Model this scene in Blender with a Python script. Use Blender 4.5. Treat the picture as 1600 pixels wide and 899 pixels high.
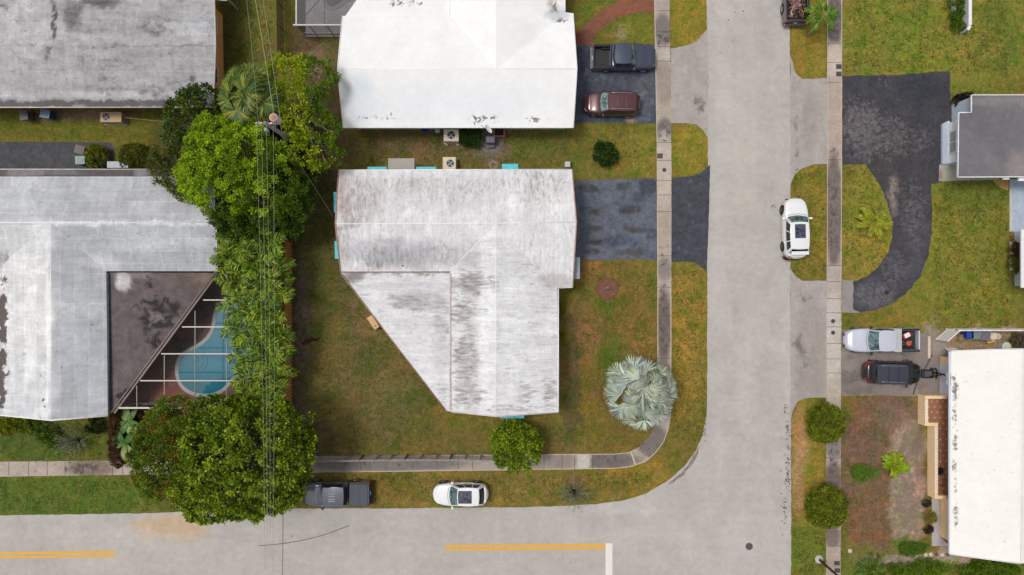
import bpy, bmesh, math, random
import numpy as np
from mathutils import Vector, Matrix
random.seed(7); rng = np.random.default_rng(7)
for o in list(bpy.data.objects): bpy.data.objects.remove(o)
C = bpy.context.scene.collection
PI = math.pi
# ---------------------------------------------------------------- camera, sky, sun, exposure
H = 57.0; F = 1066.0                       # camera height in metres, focal length in photo pixels (1600 wide)
cam = bpy.data.cameras.new('camera'); cam.lens = 36.0 * F / 1600; cam.sensor_width = 36
cam.clip_end = 6000
co = bpy.data.objects.new('camera', cam); C.objects.link(co); co.location = (0, 0, H)
bpy.context.scene.camera = co
SUN_EL, SUN_AZ = 68, 288                   # degrees; azimuth clockwise from +y
w = bpy.data.worlds.new('World'); bpy.context.scene.world = w; w.use_nodes = True
nt = w.node_tree; bg = nt.nodes['Background']
sky = nt.nodes.new('ShaderNodeTexSky'); sky.sky_type = 'NISHITA'; sky.sun_disc = False
sky.sun_elevation = math.radians(SUN_EL); sky.sun_rotation = math.radians(SUN_AZ)
sky.dust_density = 4.0; sky.air_density = 1.0
hs = nt.nodes.new('ShaderNodeHueSaturation'); hs.inputs['Saturation'].default_value = 0.14
nt.links.new(sky.outputs[0], hs.inputs['Color']); nt.links.new(hs.outputs[0], bg.inputs['Color'])
bg.inputs['Strength'].default_value = 0.125
sl = bpy.data.lights.new('sun', 'SUN'); sl.energy = 1.5; sl.angle = math.radians(14); sl.color = (1.0, 0.96, 0.9)
so = bpy.data.objects.new('sun', sl); C.objects.link(so)
_a = math.radians(SUN_AZ); _e = math.radians(SUN_EL)
so.rotation_euler = Vector((math.sin(_a)*math.cos(_e), math.cos(_a)*math.cos(_e), math.sin(_e))).to_track_quat('Z', 'Y').to_euler()
so.location = (0, 0, 80)
vs = bpy.context.scene.view_settings; vs.view_transform = 'Standard'; vs.look = 'None'; vs.gamma = 1; vs.exposure = -0.15
KEXP = 1.08
# ---------------------------------------------------------------- helpers
def lin(c):
    c = np.asarray(c, float) / 255.0
    return np.where(c <= 0.04045, c / 12.92, ((c + 0.055) / 1.055) ** 2.4)
def A(r, g, b):                            # sRGB seen in the daylight -> base colour
    return np.clip(lin((r, g, b)) / KEXP, 0, 0.86)
def R(px, py, z=0.0):
    s = (H - z) / F
    return Vector(((px - 800) * s, (449.5 - py) * s, z))
def topx(x, y, z=0):
    s = F / (H - z)
    return 800 + x * s, 449.5 - y * s
_perm = rng.random((256, 256))
def vnoise(x, y, seed=0):
    x = np.asarray(x) + seed * 17.3; y = np.asarray(y) + seed * 9.1
    xi = np.floor(x).astype(int); yi = np.floor(y).astype(int); fx = x - xi; fy = y - yi
    fx = fx*fx*(3-2*fx); fy = fy*fy*(3-2*fy)
    g = lambda a, b: _perm[a % 256, b % 256]
    return (g(xi, yi)*(1-fx)+g(xi+1, yi)*fx)*(1-fy) + (g(xi, yi+1)*(1-fx)+g(xi+1, yi+1)*fx)*fy
def fbm(x, y, s, seed=0, o=3):
    v = 0; a = 1; t = 0
    for k in range(o):
        v = v + a*vnoise(np.asarray(x)/s*2**k, np.asarray(y)/s*2**k, seed+k); t += a; a *= .55
    return v / t
def thing(name, label, cat, loc=(0, 0, 0), rotz=0, group=None):
    o = bpy.data.objects.new(name, None); C.objects.link(o); o.empty_display_size = .3
    o.location = loc; o.rotation_euler = (0, 0, rotz); o['label'] = label; o['category'] = cat
    if group: o['group'] = group
    return o
def tag(o, label=None, cat=None, group=None, kind=None):
    if label: o['label'] = label
    if cat: o['category'] = cat
    if group: o['group'] = group
    if kind: o['kind'] = kind
    return o
def copy_tree(o, parent=None):
    c = o.copy(); C.objects.link(c); c.parent = parent
    for ch in list(o.children): copy_tree(ch, c)
    return c
def link(name, me, mat, parent=None, world=False):
    if mat is not None:
        for m in (mat if isinstance(mat, (list, tuple)) else [mat]): me.materials.append(m)
    o = bpy.data.objects.new(name, me); C.objects.link(o)
    if parent is not None:
        if world:
            r = parent
            M = Matrix.Translation(r.location) @ r.rotation_euler.to_matrix().to_4x4()
            me.transform(M.inverted())
        o.parent = parent
    return o
class MB:
    def __init__(s): s.v = []; s.f = []; s.sm = []
    def add(s, vs, fs, smooth=False):
        n = len(s.v); s.v += [tuple(v) for v in vs]; s.f += [tuple(i+n for i in f) for f in fs]; s.sm += [smooth]*len(fs)
        return s
    def box(s, c, d, rz=0, bev=0, rx=0, ry=0):
        x, y, z = d[0]/2, d[1]/2, d[2]/2
        M = Matrix.Translation(c) @ Matrix.Rotation(rz, 4, 'Z') @ Matrix.Rotation(ry, 4, 'Y') @ Matrix.Rotation(rx, 4, 'X')
        if bev <= 0:
            v = [M @ Vector((a*x, b*y, e*z)) for a in (-1, 1) for b in (-1, 1) for e in (-1, 1)]
            return s.add(v, [(0,1,3,2),(4,6,7,5),(0,4,5,1),(2,3,7,6),(0,2,6,4),(1,5,7,3)])
        b = min(bev, x*.49, y*.49, z*.49); rings = []
        for zz, ins in ((-z, b), (-z+b, b*.3), (-z+b*1.01, 0), (z-b, 0), (z-b*.3, b*.3), (z, b)):
            ring = []
            for (sx, sy) in ((1, 1), (-1, 1), (-1, -1), (1, -1)):
                cx, cy = sx*(x-b), sy*(y-b); rr = b-ins
                a0 = {(1,1):0, (-1,1):PI/2, (-1,-1):PI, (1,-1):1.5*PI}[(sx, sy)]
                for k in range(3):
                    a = a0 + k*PI/4; ring.append(M @ Vector((cx+max(rr,0.0005)*math.cos(a), cy+max(rr,0.0005)*math.sin(a), zz)))
            rings.append(ring)
        return s.loft(rings, cap=True)
    def loft(s, rings, cap=False, closed=True, smooth=False):
        n = len(rings[0]); vs = [p for r in rings for p in r]; fs = []
        for i in range(len(rings)-1):
            for j in range(n if closed else n-1):
                a, b = i*n+j, i*n+(j+1) % n; fs.append((a, b, b+n, a+n))
        if cap: fs.append(tuple(range(n-1, -1, -1))); fs.append(tuple((len(rings)-1)*n+k for k in range(n)))
        return s.add(vs, fs, smooth)
    def tube(s, pts, rad, n=8, cap=True):
        pts = [Vector(p) for p in pts]; rings = []
        if not isinstance(rad, (list, tuple)): rad = [rad]*len(pts)
        for i, p in enumerate(pts):
            d = (pts[min(i+1, len(pts)-1)] - pts[max(i-1, 0)]).normalized()
            u = d.cross(Vector((0, 0, 1)) if abs(d.z) < .95 else Vector((1, 0, 0))).normalized(); v = d.cross(u)
            rings.append([p + (u*math.cos(2*PI*k/n) + v*math.sin(2*PI*k/n))*rad[i] for k in range(n)])
        return s.loft(rings, cap=cap, smooth=True)
    def lathe(s, c, prof, n=20, cap=True):
        rings = [[Vector((c[0]+r*math.cos(2*PI*k/n), c[1]+r*math.sin(2*PI*k/n), c[2]+z)) for k in range(n)] for r, z in prof]
        return s.loft(rings, cap=cap, smooth=False)
    def prism(s, poly, z0, z1):
        n = len(poly); v = [(p[0], p[1], z0) for p in poly] + [(p[0], p[1], z1) for p in poly]
        ar = sum(poly[i][0]*poly[(i+1) % n][1]-poly[(i+1) % n][0]*poly[i][1] for i in range(n))
        fs = [(i, (i+1) % n, n+(i+1) % n, n+i) for i in range(n)] + [tuple(range(n-1, -1, -1)), tuple(range(n, 2*n))]
        if ar < 0: fs = [f[::-1] for f in fs]
        return s.add(v, fs)
    def wall(s, p0, p1, z0, z1, t=.12):     # vertical slab along a segment
        p0 = Vector(p0[:2]); p1 = Vector(p1[:2]); d = (p1-p0); c = (p0+p1)/2
        return s.box((c.x, c.y, (z0+z1)/2), (d.length, t, z1-z0), math.atan2(d.y, d.x))
    def build(s, name, mat, parent=None, world=False):
        me = bpy.data.meshes.new(name); me.from_pydata(s.v, [], s.f); me.polygons.foreach_set('use_smooth', s.sm); me.update()
        return link(name, me, mat, parent, world)
# ---------------------------------------------------------------- materials
def newmat(name):
    m = bpy.data.materials.new(name); m.use_nodes = True; return m, m.node_tree.nodes, m.node_tree.links
def simple(name, col, rough=.6, metal=0, coat=0, var=.06, scale=3.0, spec=.5, bump=0):
    m, N, L = newmat(name); b = N['Principled BSDF']
    b.inputs['Roughness'].default_value = rough; b.inputs['Metallic'].default_value = metal
    b.inputs['Coat Weight'].default_value = coat; b.inputs['Coat Roughness'].default_value = .04
    b.inputs['Specular IOR Level'].default_value = spec
    g = N.new('ShaderNodeNewGeometry'); n = N.new('ShaderNodeTexNoise'); n.inputs['Scale'].default_value = scale; n.inputs['Detail'].default_value = 5
    L.new(g.outputs['Position'], n.inputs['Vector'])
    r = N.new('ShaderNodeMapRange'); r.inputs['From Min'].default_value = .3; r.inputs['From Max'].default_value = .7
    r.inputs['To Min'].default_value = 1-var; r.inputs['To Max'].default_value = 1+var; L.new(n.outputs['Fac'], r.inputs['Value'])
    x = N.new('ShaderNodeVectorMath'); x.operation = 'SCALE'; x.inputs[0].default_value = tuple(col); L.new(r.outputs[0], x.inputs['Scale'])
    L.new(x.outputs[0], b.inputs['Base Color'])
    if bump:
        bp = N.new('ShaderNodeBump'); bp.inputs['Strength'].default_value = bump; bp.inputs['Distance'].default_value = .02
        L.new(n.outputs['Fac'], bp.inputs['Height']); L.new(bp.outputs[0], b.inputs['Normal'])
    return m
def surf(name, rough=.9, var=((1.5, .12),), fine=(40, .1), streak=None, streak_amt=.15, stain=(.05, .045, .045), stain_scale=1.2, crack=None,
         stain_map=(1, 1, 1), contrast=5, brick=None, brick_rot=0, tints=None, bump=.3, seam=(1.0,), thr=1.0):
    """base colour comes from the mesh's own 'Col' attribute; noises break it up; Col alpha grows stains out of a noise"""
    m, N, L = newmat(name); b = N['Principled BSDF']; b.inputs['Roughness'].default_value = rough; b.inputs['Specular IOR Level'].default_value = .25
    at = N.new('ShaderNodeAttribute'); at.attribute_name = 'Col'; g = N.new('ShaderNodeNewGeometry')
    def noise(scale, mp=None, det=6, ro=.6, dist=0):
        n = N.new('ShaderNodeTexNoise'); n.inputs['Scale'].default_value = scale; n.inputs['Detail'].default_value = det
        n.inputs['Roughness'].default_value = ro; n.inputs['Distortion'].default_value = dist
        if mp:
            q = N.new('ShaderNodeMapping'); q.inputs['Scale'].default_value = mp; L.new(g.outputs['Position'], q.inputs[0]); L.new(q.outputs[0], n.inputs['Vector'])
        else: L.new(g.outputs['Position'], n.inputs['Vector'])
        rr = N.new('ShaderNodeMapRange'); rr.clamp = False; rr.inputs['From Min'].default_value = .33; rr.inputs['From Max'].default_value = .67; rr.inputs['To Min'].default_value = .0; rr.inputs['To Max'].default_value = 1.0; L.new(n.outputs['Fac'], rr.inputs['Value']); return rr.outputs[0]
    def scale_by(col, fac, lo, hi, f0=.05, f1=.95):
        r = N.new('ShaderNodeMapRange'); r.inputs['From Min'].default_value = f0; r.inputs['From Max'].default_value = f1
        r.inputs['To Min'].default_value = lo; r.inputs['To Max'].default_value = hi; L.new(fac, r.inputs['Value'])
        x = N.new('ShaderNodeVectorMath'); x.operation = 'SCALE'; L.new(col, x.inputs[0]); L.new(r.outputs[0], x.inputs['Scale']); return x.outputs[0]
    def mixc(a, bcol, fac, lo, hi, mx=1.0, mode='MIX'):
        r = N.new('ShaderNodeMapRange'); r.inputs['From Min'].default_value = lo; r.inputs['From Max'].default_value = hi; r.inputs['To Max'].default_value = mx
        L.new(fac, r.inputs['Value'])
        x = N.new('ShaderNodeMix'); x.data_type = 'RGBA'; x.blend_type = mode; L.new(r.outputs[0], x.inputs[0]); L.new(a, x.inputs[6])
        x.inputs[7].default_value = (*bcol, 1); return x.outputs[2]
    c = at.outputs['Color']
    if tints:
        for (sc, col, lo, hi, mx) in tints: c = mixc(c, col, noise(sc, None, 7, .65, .4), lo, hi, mx, 'MULTIPLY')
    for sc, am in var: c = scale_by(c, noise(sc, None, 5, .6, .3), 1-am, 1+am)
    if brick:
        bw, bh, amt = brick
        t = N.new('ShaderNodeTexBrick'); t.inputs['Scale'].default_value = 1; t.inputs['Brick Width'].default_value = bw; t.inputs['Row Height'].default_value = bh
        t.inputs['Color1'].default_value = (1-amt, 1-amt, 1-amt, 1); t.inputs['Color2'].default_value = (1+amt*.6, 1+amt*.6, 1+amt*.6, 1)
        t.inputs['Mortar'].default_value = (seam[0],)*3 + (1,); t.inputs['Mortar Size'].default_value = .025; t.inputs['Mortar Smooth'].default_value = .6
        q = N.new('ShaderNodeMapping'); q.inputs['Rotation'].default_value = (0, 0, brick_rot)
        nd = N.new('ShaderNodeTexNoise'); nd.inputs['Scale'].default_value = 1.5; L.new(g.outputs['Position'], nd.inputs['Vector'])
        ms = N.new('ShaderNodeVectorMath'); ms.operation = 'MULTIPLY_ADD'; L.new(nd.outputs['Color'], ms.inputs[0]); ms.inputs[1].default_value = (.16, .16, 0); L.new(g.outputs['Position'], ms.inputs[2])
        L.new(ms.outputs[0], q.inputs[0]); L.new(q.outputs[0], t.inputs['Vector'])
        x = N.new('ShaderNodeMix'); x.data_type = 'RGBA'; x.blend_type = 'MULTIPLY'; x.inputs[0].default_value = 1; L.new(c, x.inputs[6]); L.new(t.outputs['Color'], x.inputs[7]); c = x.outputs[2]
    for sk in ([streak] if streak and not isinstance(streak[0], (tuple, list)) else (streak or [])): c = scale_by(c, noise(1, sk, 6, .65), 1-streak_amt, 1+streak_amt*.6)
    if crack:
        vo = N.new('ShaderNodeTexVoronoi'); vo.feature = 'DISTANCE_TO_EDGE'; vo.inputs['Scale'].default_value = crack[0]
        nd2 = N.new('ShaderNodeTexNoise'); nd2.inputs['Scale'].default_value = 2.5; nd2.inputs['Detail'].default_value = 4; L.new(g.outputs['Position'], nd2.inputs['Vector'])
        m2 = N.new('ShaderNodeVectorMath'); m2.operation = 'MULTIPLY_ADD'; L.new(nd2.outputs['Color'], m2.inputs[0]); m2.inputs[1].default_value = (.8, .8, 0); L.new(g.outputs['Position'], m2.inputs[2]); L.new(m2.outputs[0], vo.inputs['Vector'])
    # stains
    n1 = noise(stain_scale, stain_map, 8, .68, .5)
    ad = N.new('ShaderNodeMath'); ad.operation = 'MULTIPLY_ADD'; L.new(at.outputs['Alpha'], ad.inputs[0]); ad.inputs[1].default_value = 1.35; L.new(n1, ad.inputs[2])
    c0 = c; c = mixc(c, stain, ad.outputs[0], thr-.02, thr+1.0/contrast, .92)
    if crack:
        cf = N.new('ShaderNodeMapRange'); cf.inputs['From Min'].default_value = thr-.25; cf.inputs['From Max'].default_value = thr+.1; cf.inputs['To Min'].default_value = .12; L.new(ad.outputs[0], cf.inputs['Value'])
        ci = N.new('ShaderNodeMapRange'); ci.inputs['From Max'].default_value = .07; ci.inputs['To Min'].default_value = 1; ci.inputs['To Max'].default_value = 0; L.new(vo.outputs['Distance'], ci.inputs['Value'])
        cm = N.new('ShaderNodeMath'); cm.operation = 'MULTIPLY'; L.new(cf.outputs[0], cm.inputs[0]); L.new(ci.outputs[0], cm.inputs[1]); c = scale_by(c, cm.outputs[0], 1, 1-crack[1], 0, 1)
    f = noise(fine[0], None, 4, .7); c = scale_by(c, f, 1-fine[1], 1+fine[1])
    L.new(c, b.inputs['Base Color'])
    if bump:
        bp = N.new('ShaderNodeBump'); bp.inputs['Strength'].default_value = bump; bp.inputs['Distance'].default_value = .03
        L.new(f, bp.inputs['Height']); L.new(bp.outputs[0], b.inputs['Normal'])
    return m
def leafmat(name, transl=.35, rough=.45):
    m, N, L = newmat(name); b = N['Principled BSDF']; b.inputs['Roughness'].default_value = rough; b.inputs['Specular IOR Level'].default_value = .35
    at = N.new('ShaderNodeAttribute'); at.attribute_name = 'Col'; L.new(at.outputs['Color'], b.inputs['Base Color'])
    t = N.new('ShaderNodeBsdfTranslucent'); L.new(at.outputs['Color'], t.inputs['Color'])
    x = N.new('ShaderNodeMixShader'); x.inputs[0].default_value = transl; L.new(b.outputs[0], x.inputs[1]); L.new(t.outputs[0], x.inputs[2])
    L.new(x.outputs[0], N['Material Output'].inputs['Surface']); return m
def setcol(me, rgba):
    a = me.color_attributes.new('Col', 'FLOAT_COLOR', 'POINT'); a.data.foreach_set('color', np.asarray(rgba, np.float32).ravel())
def painted(base, blobs=(), amt=0.0, stains=(), st0=0.0, warp=10):
    """base sRGB; blobs (px,py,rx,ry,sRGB,strength); stains (px,py,rx,ry,amount): soft local colour, slope light too on the left house"""
    def f(px, py):
        n = len(px); out = np.tile(A(*base), (n, 1)); al = np.full(n, st0)
        wx = px + (fbm(px, py, 14, 3)-.5)*2*warp + (fbm(px, py, 4, 8)-.5)*warp*.6; wy = py + (fbm(px, py, 14, 5)-.5)*2*warp + (fbm(px, py, 4, 11)-.5)*warp*.6
        for b in blobs:
            d = np.sqrt(((wx-b[0])/b[2])**2 + ((wy-b[1])/b[3])**2); k = np.clip((1.25-d)/.5, 0, 1)*b[5]; k = k*k*(3-2*k) if b[5] >= 1 else k
            out = out*(1-k[:, None]) + A(*b[4])*k[:, None]
        for s in stains:
            d = np.sqrt(((wx-s[0])/s[2])**2 + ((wy-s[1])/s[3])**2); al = np.maximum(al, np.clip((1.35-d)/.8, 0, 1)*s[4])
        return np.concatenate([out, al[:, None]], 1)
    return f
def gridded(name, polys, mat, paint, step=.3, parent=None, mi=None, thick=0, world=True, under=None, jitter=0):
    """polygons of 3D points, merged and sliced to a grid so they can carry colour; thick adds skirts + underside (a slab)"""
    bm = bmesh.new()
    for k, p in enumerate(polys):
        f = bm.faces.new([bm.verts.new(q) for q in p])
        if mi: f.material_index = mi[k]
    bmesh.ops.remove_doubles(bm, verts=bm.verts, dist=.004)
    bmesh.ops.recalc_face_normals(bm, faces=bm.faces)
    for f in bm.faces:
        if f.normal.z < 0: f.normal_flip()
    bmesh.ops.triangulate(bm, faces=[f for f in bm.faces if len(f.verts) > 4])
    skirt = None
    if thick:
        skirt = [(tuple(e.verts[0].co), tuple(e.verts[1].co)) for e in bm.edges if len(e.link_faces) == 1]
        low = [[(v.co.x, v.co.y, v.co.z-thick) for v in reversed(f.verts)] for f in bm.faces]
    xs = [v.co.x for v in bm.verts]; ys = [v.co.y for v in bm.verts]
    for ax, lo, hi in ((0, min(xs), max(xs)), (1, min(ys), max(ys))):
        n = int((hi-lo)/step)
        for k in range(1, n+1):
            t = lo + k*step; pc = (t, 0, 0) if ax == 0 else (0, t, 0); no = (1, 0, 0) if ax == 0 else (0, 1, 0)
            bmesh.ops.bisect_plane(bm, geom=bm.verts[:]+bm.edges[:]+bm.faces[:], plane_co=pc, plane_no=no, dist=1e-5)
    me = bpy.data.meshes.new(name); bm.to_mesh(me); bm.free()
    co_ = np.empty(len(me.vertices)*3, np.float32); me.vertices.foreach_get('co', co_); co_ = co_.reshape(-1, 3).astype(float)
    px, py = topx(co_[:, 0], co_[:, 1], co_[:, 2]); setcol(me, paint(px, py))
    o = link(name, me, mat, parent, world and parent is not None)
    u = None
    if thick:
        s = MB()
        for a, b in skirt: s.add([a, b, (b[0], b[1], b[2]-thick), (a[0], a[1], a[2]-thick)], [(0, 1, 2, 3)])
        for q in low: s.add(q, [tuple(range(len(q)))])
        u = s.build(under[0] if under else 'edge', under[1] if under else mat, parent if parent is not None else o, parent is not None)
    return o, u
def rough_poly(pts, amp=.05, step=.35, closed=True):
    """photo-pixel outline on the ground -> world outline with a slightly ragged edge"""
    P = [R(*p) for p in pts]; out = []
    for i in range(len(P)):
        a, b = P[i], P[(i+1) % len(P)]; n = max(1, int((b-a).length/step))
        for k in range(n):
            q = a.lerp(b, k/n); j = 0 if (abs(q.x) > 43.5 or abs(q.y) > 24.8) else amp
            out.append(Vector((q.x+random.uniform(-j, j), q.y+random.uniform(-j, j), 0)))
    return out
def sheet(name, pts, z, mat, paint, amp=.05, step=.3, parent=None):
    P = rough_poly(pts, amp); P = [(p.x, p.y, z) for p in P]
    return gridded(name, [P], mat, paint, step, parent)[0]
# ---------------------------------------------------------------- ground, roads, pavements
M_grass = surf('grass_soil', .95, var=((.8, .10), (2.4, .16), (6.5, .20)), fine=(19, .36), tints=((.4, (1.22, 1.0, .95), .45, .95, 1.0), (.7, (.60, .92, .42), .45, .95, 1.0), (1.5, (1.25, 1.05, 1.2), .55, 1.0, 1.0), (2.2, (1.4, 1.12, .95), .50, 1.0, .9), (4.5, (.55, .70, .45), .50, 1.05, .85), (7, (1.6, 1.4, 1.5), .65, 1.1, .9)),
               stain=A(138, 122, 108), stain_scale=1.9, contrast=1.5, thr=.85, bump=.8)
M_road = surf('road_concrete', .9, var=((.12, .05), (.5, .05), (2.0, .055), (7, .04)), streak=[(.10, 1.1, 1), (1.1, .10, 1)], streak_amt=.025, fine=(30, .06), stain=A(120, 112, 106), stain_scale=2.2, contrast=6, bump=.15)
M_roadh = surf('road_concrete_swept', .9, var=((.25, .04), (1.6, .03)), fine=(30, .06), streak=(.12, 1.6, 1), streak_amt=.05, stain=A(140, 130, 122), stain_scale=2.2, contrast=6, bump=.15)
M_walk = surf('pavement_concrete', .92, var=((1.2, .09), (5, .09)), fine=(22, .16), stain=A(88, 80, 78), stain_scale=2.5, contrast=3, bump=.2)
M_apron = surf('apron_concrete', .92, var=((.7, .09), (3, .07)), fine=(30, .08), stain=A(120, 110, 106), stain_scale=.9, contrast=2.5, bump=.2)
M_asph = surf('sealed_asphalt', .85, var=((.9, .16), (2.6, .2), (7, .14)), fine=(30, .2), stain=A(122, 126, 136), stain_scale=1.4, contrast=2.0, bump=.3)
M_asph2 = surf('cracked_asphalt', .85, crack=(1.7, .6), var=((.9, .18), (4, .16)), fine=(22, .24), stain=A(114, 108, 110), stain_scale=2.6, contrast=1.6, bump=.3)
YG, GG, DG = (132, 120, 40), (84, 102, 26), (98, 86, 66)
grass_blobs = [
 (1460, 60, 190, 90, (118, 117, 40), 1), (1500, 380, 150, 130, (116, 115, 38), 1), (1440, 60, 60, 50, (104, 120, 30), .6), (1560, 60, 40, 60, (92, 104, 30), .7), (1520, 300, 60, 30, (88, 106, 28), .6),
 (1400, 520, 60, 30, (132, 120, 42), .5), (1500, 70, 60, 30, (136, 122, 50), .4), (1360, 340, 45, 90, (122, 120, 42), .9), (1345, 400, 40, 40, (136, 120, 46), .5),
 (1264, 60, 30, 75, (130, 116, 40), .9), (1264, 350, 30, 95, (128, 114, 40), .9),
 (1262, 720, 30, 110, (134, 116, 44), .9), (1262, 860, 34, 45, (98, 112, 28), .9), (1248, 700, 12, 60, (168, 132, 96), .7), (1247, 760, 10, 50, (160, 128, 90), .6),
 (1078, 520, 36, 130, (130, 113, 42), .9), (1078, 30, 34, 55, (130, 118, 36), .9), (1078, 235, 34, 45, (126, 118, 36), .9), (1075, 560, 16, 60, (146, 118, 48), .5),
 (955, 560, 80, 150, (112, 94, 40), .9), (935, 480, 30, 25, (80, 96, 24), .7), (960, 560, 28, 40, (80, 98, 22), .7), (925, 655, 30, 30, (112, 100, 34), .6), (915, 515, 28, 40, (122, 90, 60), .6), (1000, 560, 25, 40, (126, 100, 50), .6), (895, 600, 12, 110, (84, 74, 46), .8), (920, 420, 40, 14, (132, 96, 52), .7),
 (955, 235, 90, 32, (112, 106, 38), .9), (900, 225, 40, 20, (96, 98, 34), .7), (1000, 240, 22, 40, (124, 116, 40), .7),
 (960, 20, 60, 30, (96, 104, 30), .9), (990, 50, 30, 25, (108, 110, 32), .9), (970, 48, 14, 9, (150, 128, 104), .8),
 (700, 230, 180, 32, (98, 88, 44), .95), (640, 220, 60, 18, (92, 78, 50), .7), (830, 235, 50, 20, (94, 98, 34), .8), (660, 240, 22, 14, (132, 100, 66), .4), (770, 236, 26, 14, (112, 100, 92), .8),
 (505, 160, 36, 120, (98, 82, 56), 1), (480, 60, 26, 70, (88, 70, 48), .9), (500, 92, 26, 14, (134, 112, 92), .7), (515, 75, 20, 22, (86, 88, 36), .8), (490, 290, 34, 110, (82, 70, 50), .95), (530, 225, 25, 30, (92, 76, 50), .8), (475, 350, 14, 20, (112, 104, 96), .6),
 (500, 450, 60, 180, (86, 82, 38), .9), (495, 400, 26, 50, (72, 76, 26), .6), (468, 560, 16, 170, (88, 80, 72), .9), (472, 510, 12, 60, (112, 102, 94), .5),
 (590, 600, 110, 110, (104, 93, 46), .95), (540, 600, 40, 50, (96, 84, 40), .5), (580, 560, 30, 30, (72, 80, 26), .6), (560, 490, 20, 30, (116, 92, 70), .5), (640, 640, 40, 40, (86, 88, 32), .7), (580, 680, 60, 30, (92, 84, 34), .6), (690, 690, 80, 22, (104, 92, 46), .7), (560, 520, 24, 24, (108, 92, 54), .5), (860, 690, 30, 30, (96, 86, 50), .6), (496, 690, 30, 40, (80, 66, 50), .8), (470, 700, 24, 20, (78, 62, 48), .8),
 (760, 763, 300, 30, (120, 105, 46), .95), (600, 765, 50, 22, (120, 98, 38), .6), (900, 770, 40, 16, (96, 98, 44), .6), (1000, 740, 50, 30, (134, 112, 38), .7), (960, 760, 30, 10, (84, 92, 28), .6), (620, 748, 30, 8, (72, 76, 28), .7), (900, 750, 16, 8, (142, 108, 86), .6),
 (100, 776, 170, 36, (80, 100, 24), 1), (60, 690, 140, 36, (78, 94, 26), 1), (150, 700, 26, 30, (92, 104, 26), .7), (240, 790, 30, 20, (108, 108, 40), .5),
 (385, 60, 46, 90, (92, 94, 32), 1), (420, 40, 20, 60, (112, 104, 40), .6), (355, 60, 14, 60, (74, 78, 28), .8), (430, 90, 16, 20, (116, 92, 62), .7),
 (130, 196, 220, 26, (98, 98, 28), 1), (130, 180, 80, 10, (122, 102, 84), .9), (210, 240, 40, 16, (96, 96, 32), .9),
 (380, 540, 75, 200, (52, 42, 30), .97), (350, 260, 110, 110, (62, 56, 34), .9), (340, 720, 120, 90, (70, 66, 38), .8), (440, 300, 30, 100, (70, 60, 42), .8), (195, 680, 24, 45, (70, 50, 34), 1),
 (1380, 740, 70, 130, (110, 85, 62), 1.2), (1400, 650, 45, 30, (112, 92, 76), .8), (1420, 700, 28, 40, (168, 148, 132), .85), (1418, 790, 26, 60, (166, 148, 136), .85), (1345, 700, 30, 50, (104, 84, 68), .6), (1435, 690, 8, 24, (94, 78, 54), .8),
 (1370, 862, 60, 10, (112, 106, 60), .8), (1420, 850, 24, 12, (84, 106, 28), 1), (1490, 880, 130, 22, (96, 112, 30), 1), (1400, 876, 70, 7, (150, 136, 124), 1), (1500, 866, 50, 12, (156, 144, 130), 1), (1340, 890, 30, 18, (98, 116, 34), .8),
 (1540, 534, 80, 20, (156, 134, 112), 1.2), (1455, 560, 22, 50, (150, 138, 128), .9)]
xs = np.concatenate([-np.geomspace(1800, 50, 14), np.arange(-46, 46.01, .22), np.geomspace(50, 1800, 14)])
ys = np.concatenate([-np.geomspace(1800, 31, 14), np.arange(-28, 28.01, .22), np.geomspace(31, 1800, 14)])
X, Y = np.meshgrid(xs, ys); nx, ny = len(xs), len(ys)
gv = np.stack([X.ravel(), Y.ravel(), np.zeros(X.size)], 1)
idx = np.arange(nx*ny).reshape(ny, nx)
q = np.stack([idx[:-1, :-1], idx[:-1, 1:], idx[1:, 1:], idx[1:, :-1]], -1).reshape(-1, 4)
me = bpy.data.meshes.new('ground'); me.from_pydata(gv.tolist(), [], q.tolist()); me.update()
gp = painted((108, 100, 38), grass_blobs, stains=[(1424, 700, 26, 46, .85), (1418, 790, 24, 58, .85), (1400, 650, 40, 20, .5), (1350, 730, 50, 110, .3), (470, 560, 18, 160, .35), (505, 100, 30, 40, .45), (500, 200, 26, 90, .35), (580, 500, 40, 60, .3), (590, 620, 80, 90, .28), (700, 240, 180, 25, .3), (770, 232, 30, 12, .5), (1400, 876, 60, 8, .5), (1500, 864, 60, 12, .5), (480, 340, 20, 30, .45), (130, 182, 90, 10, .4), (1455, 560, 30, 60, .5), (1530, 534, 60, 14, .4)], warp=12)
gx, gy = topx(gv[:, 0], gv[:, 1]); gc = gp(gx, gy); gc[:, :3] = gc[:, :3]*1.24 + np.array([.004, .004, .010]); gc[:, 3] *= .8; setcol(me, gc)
tag(link('ground', me, M_grass), kind='structure')
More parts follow.
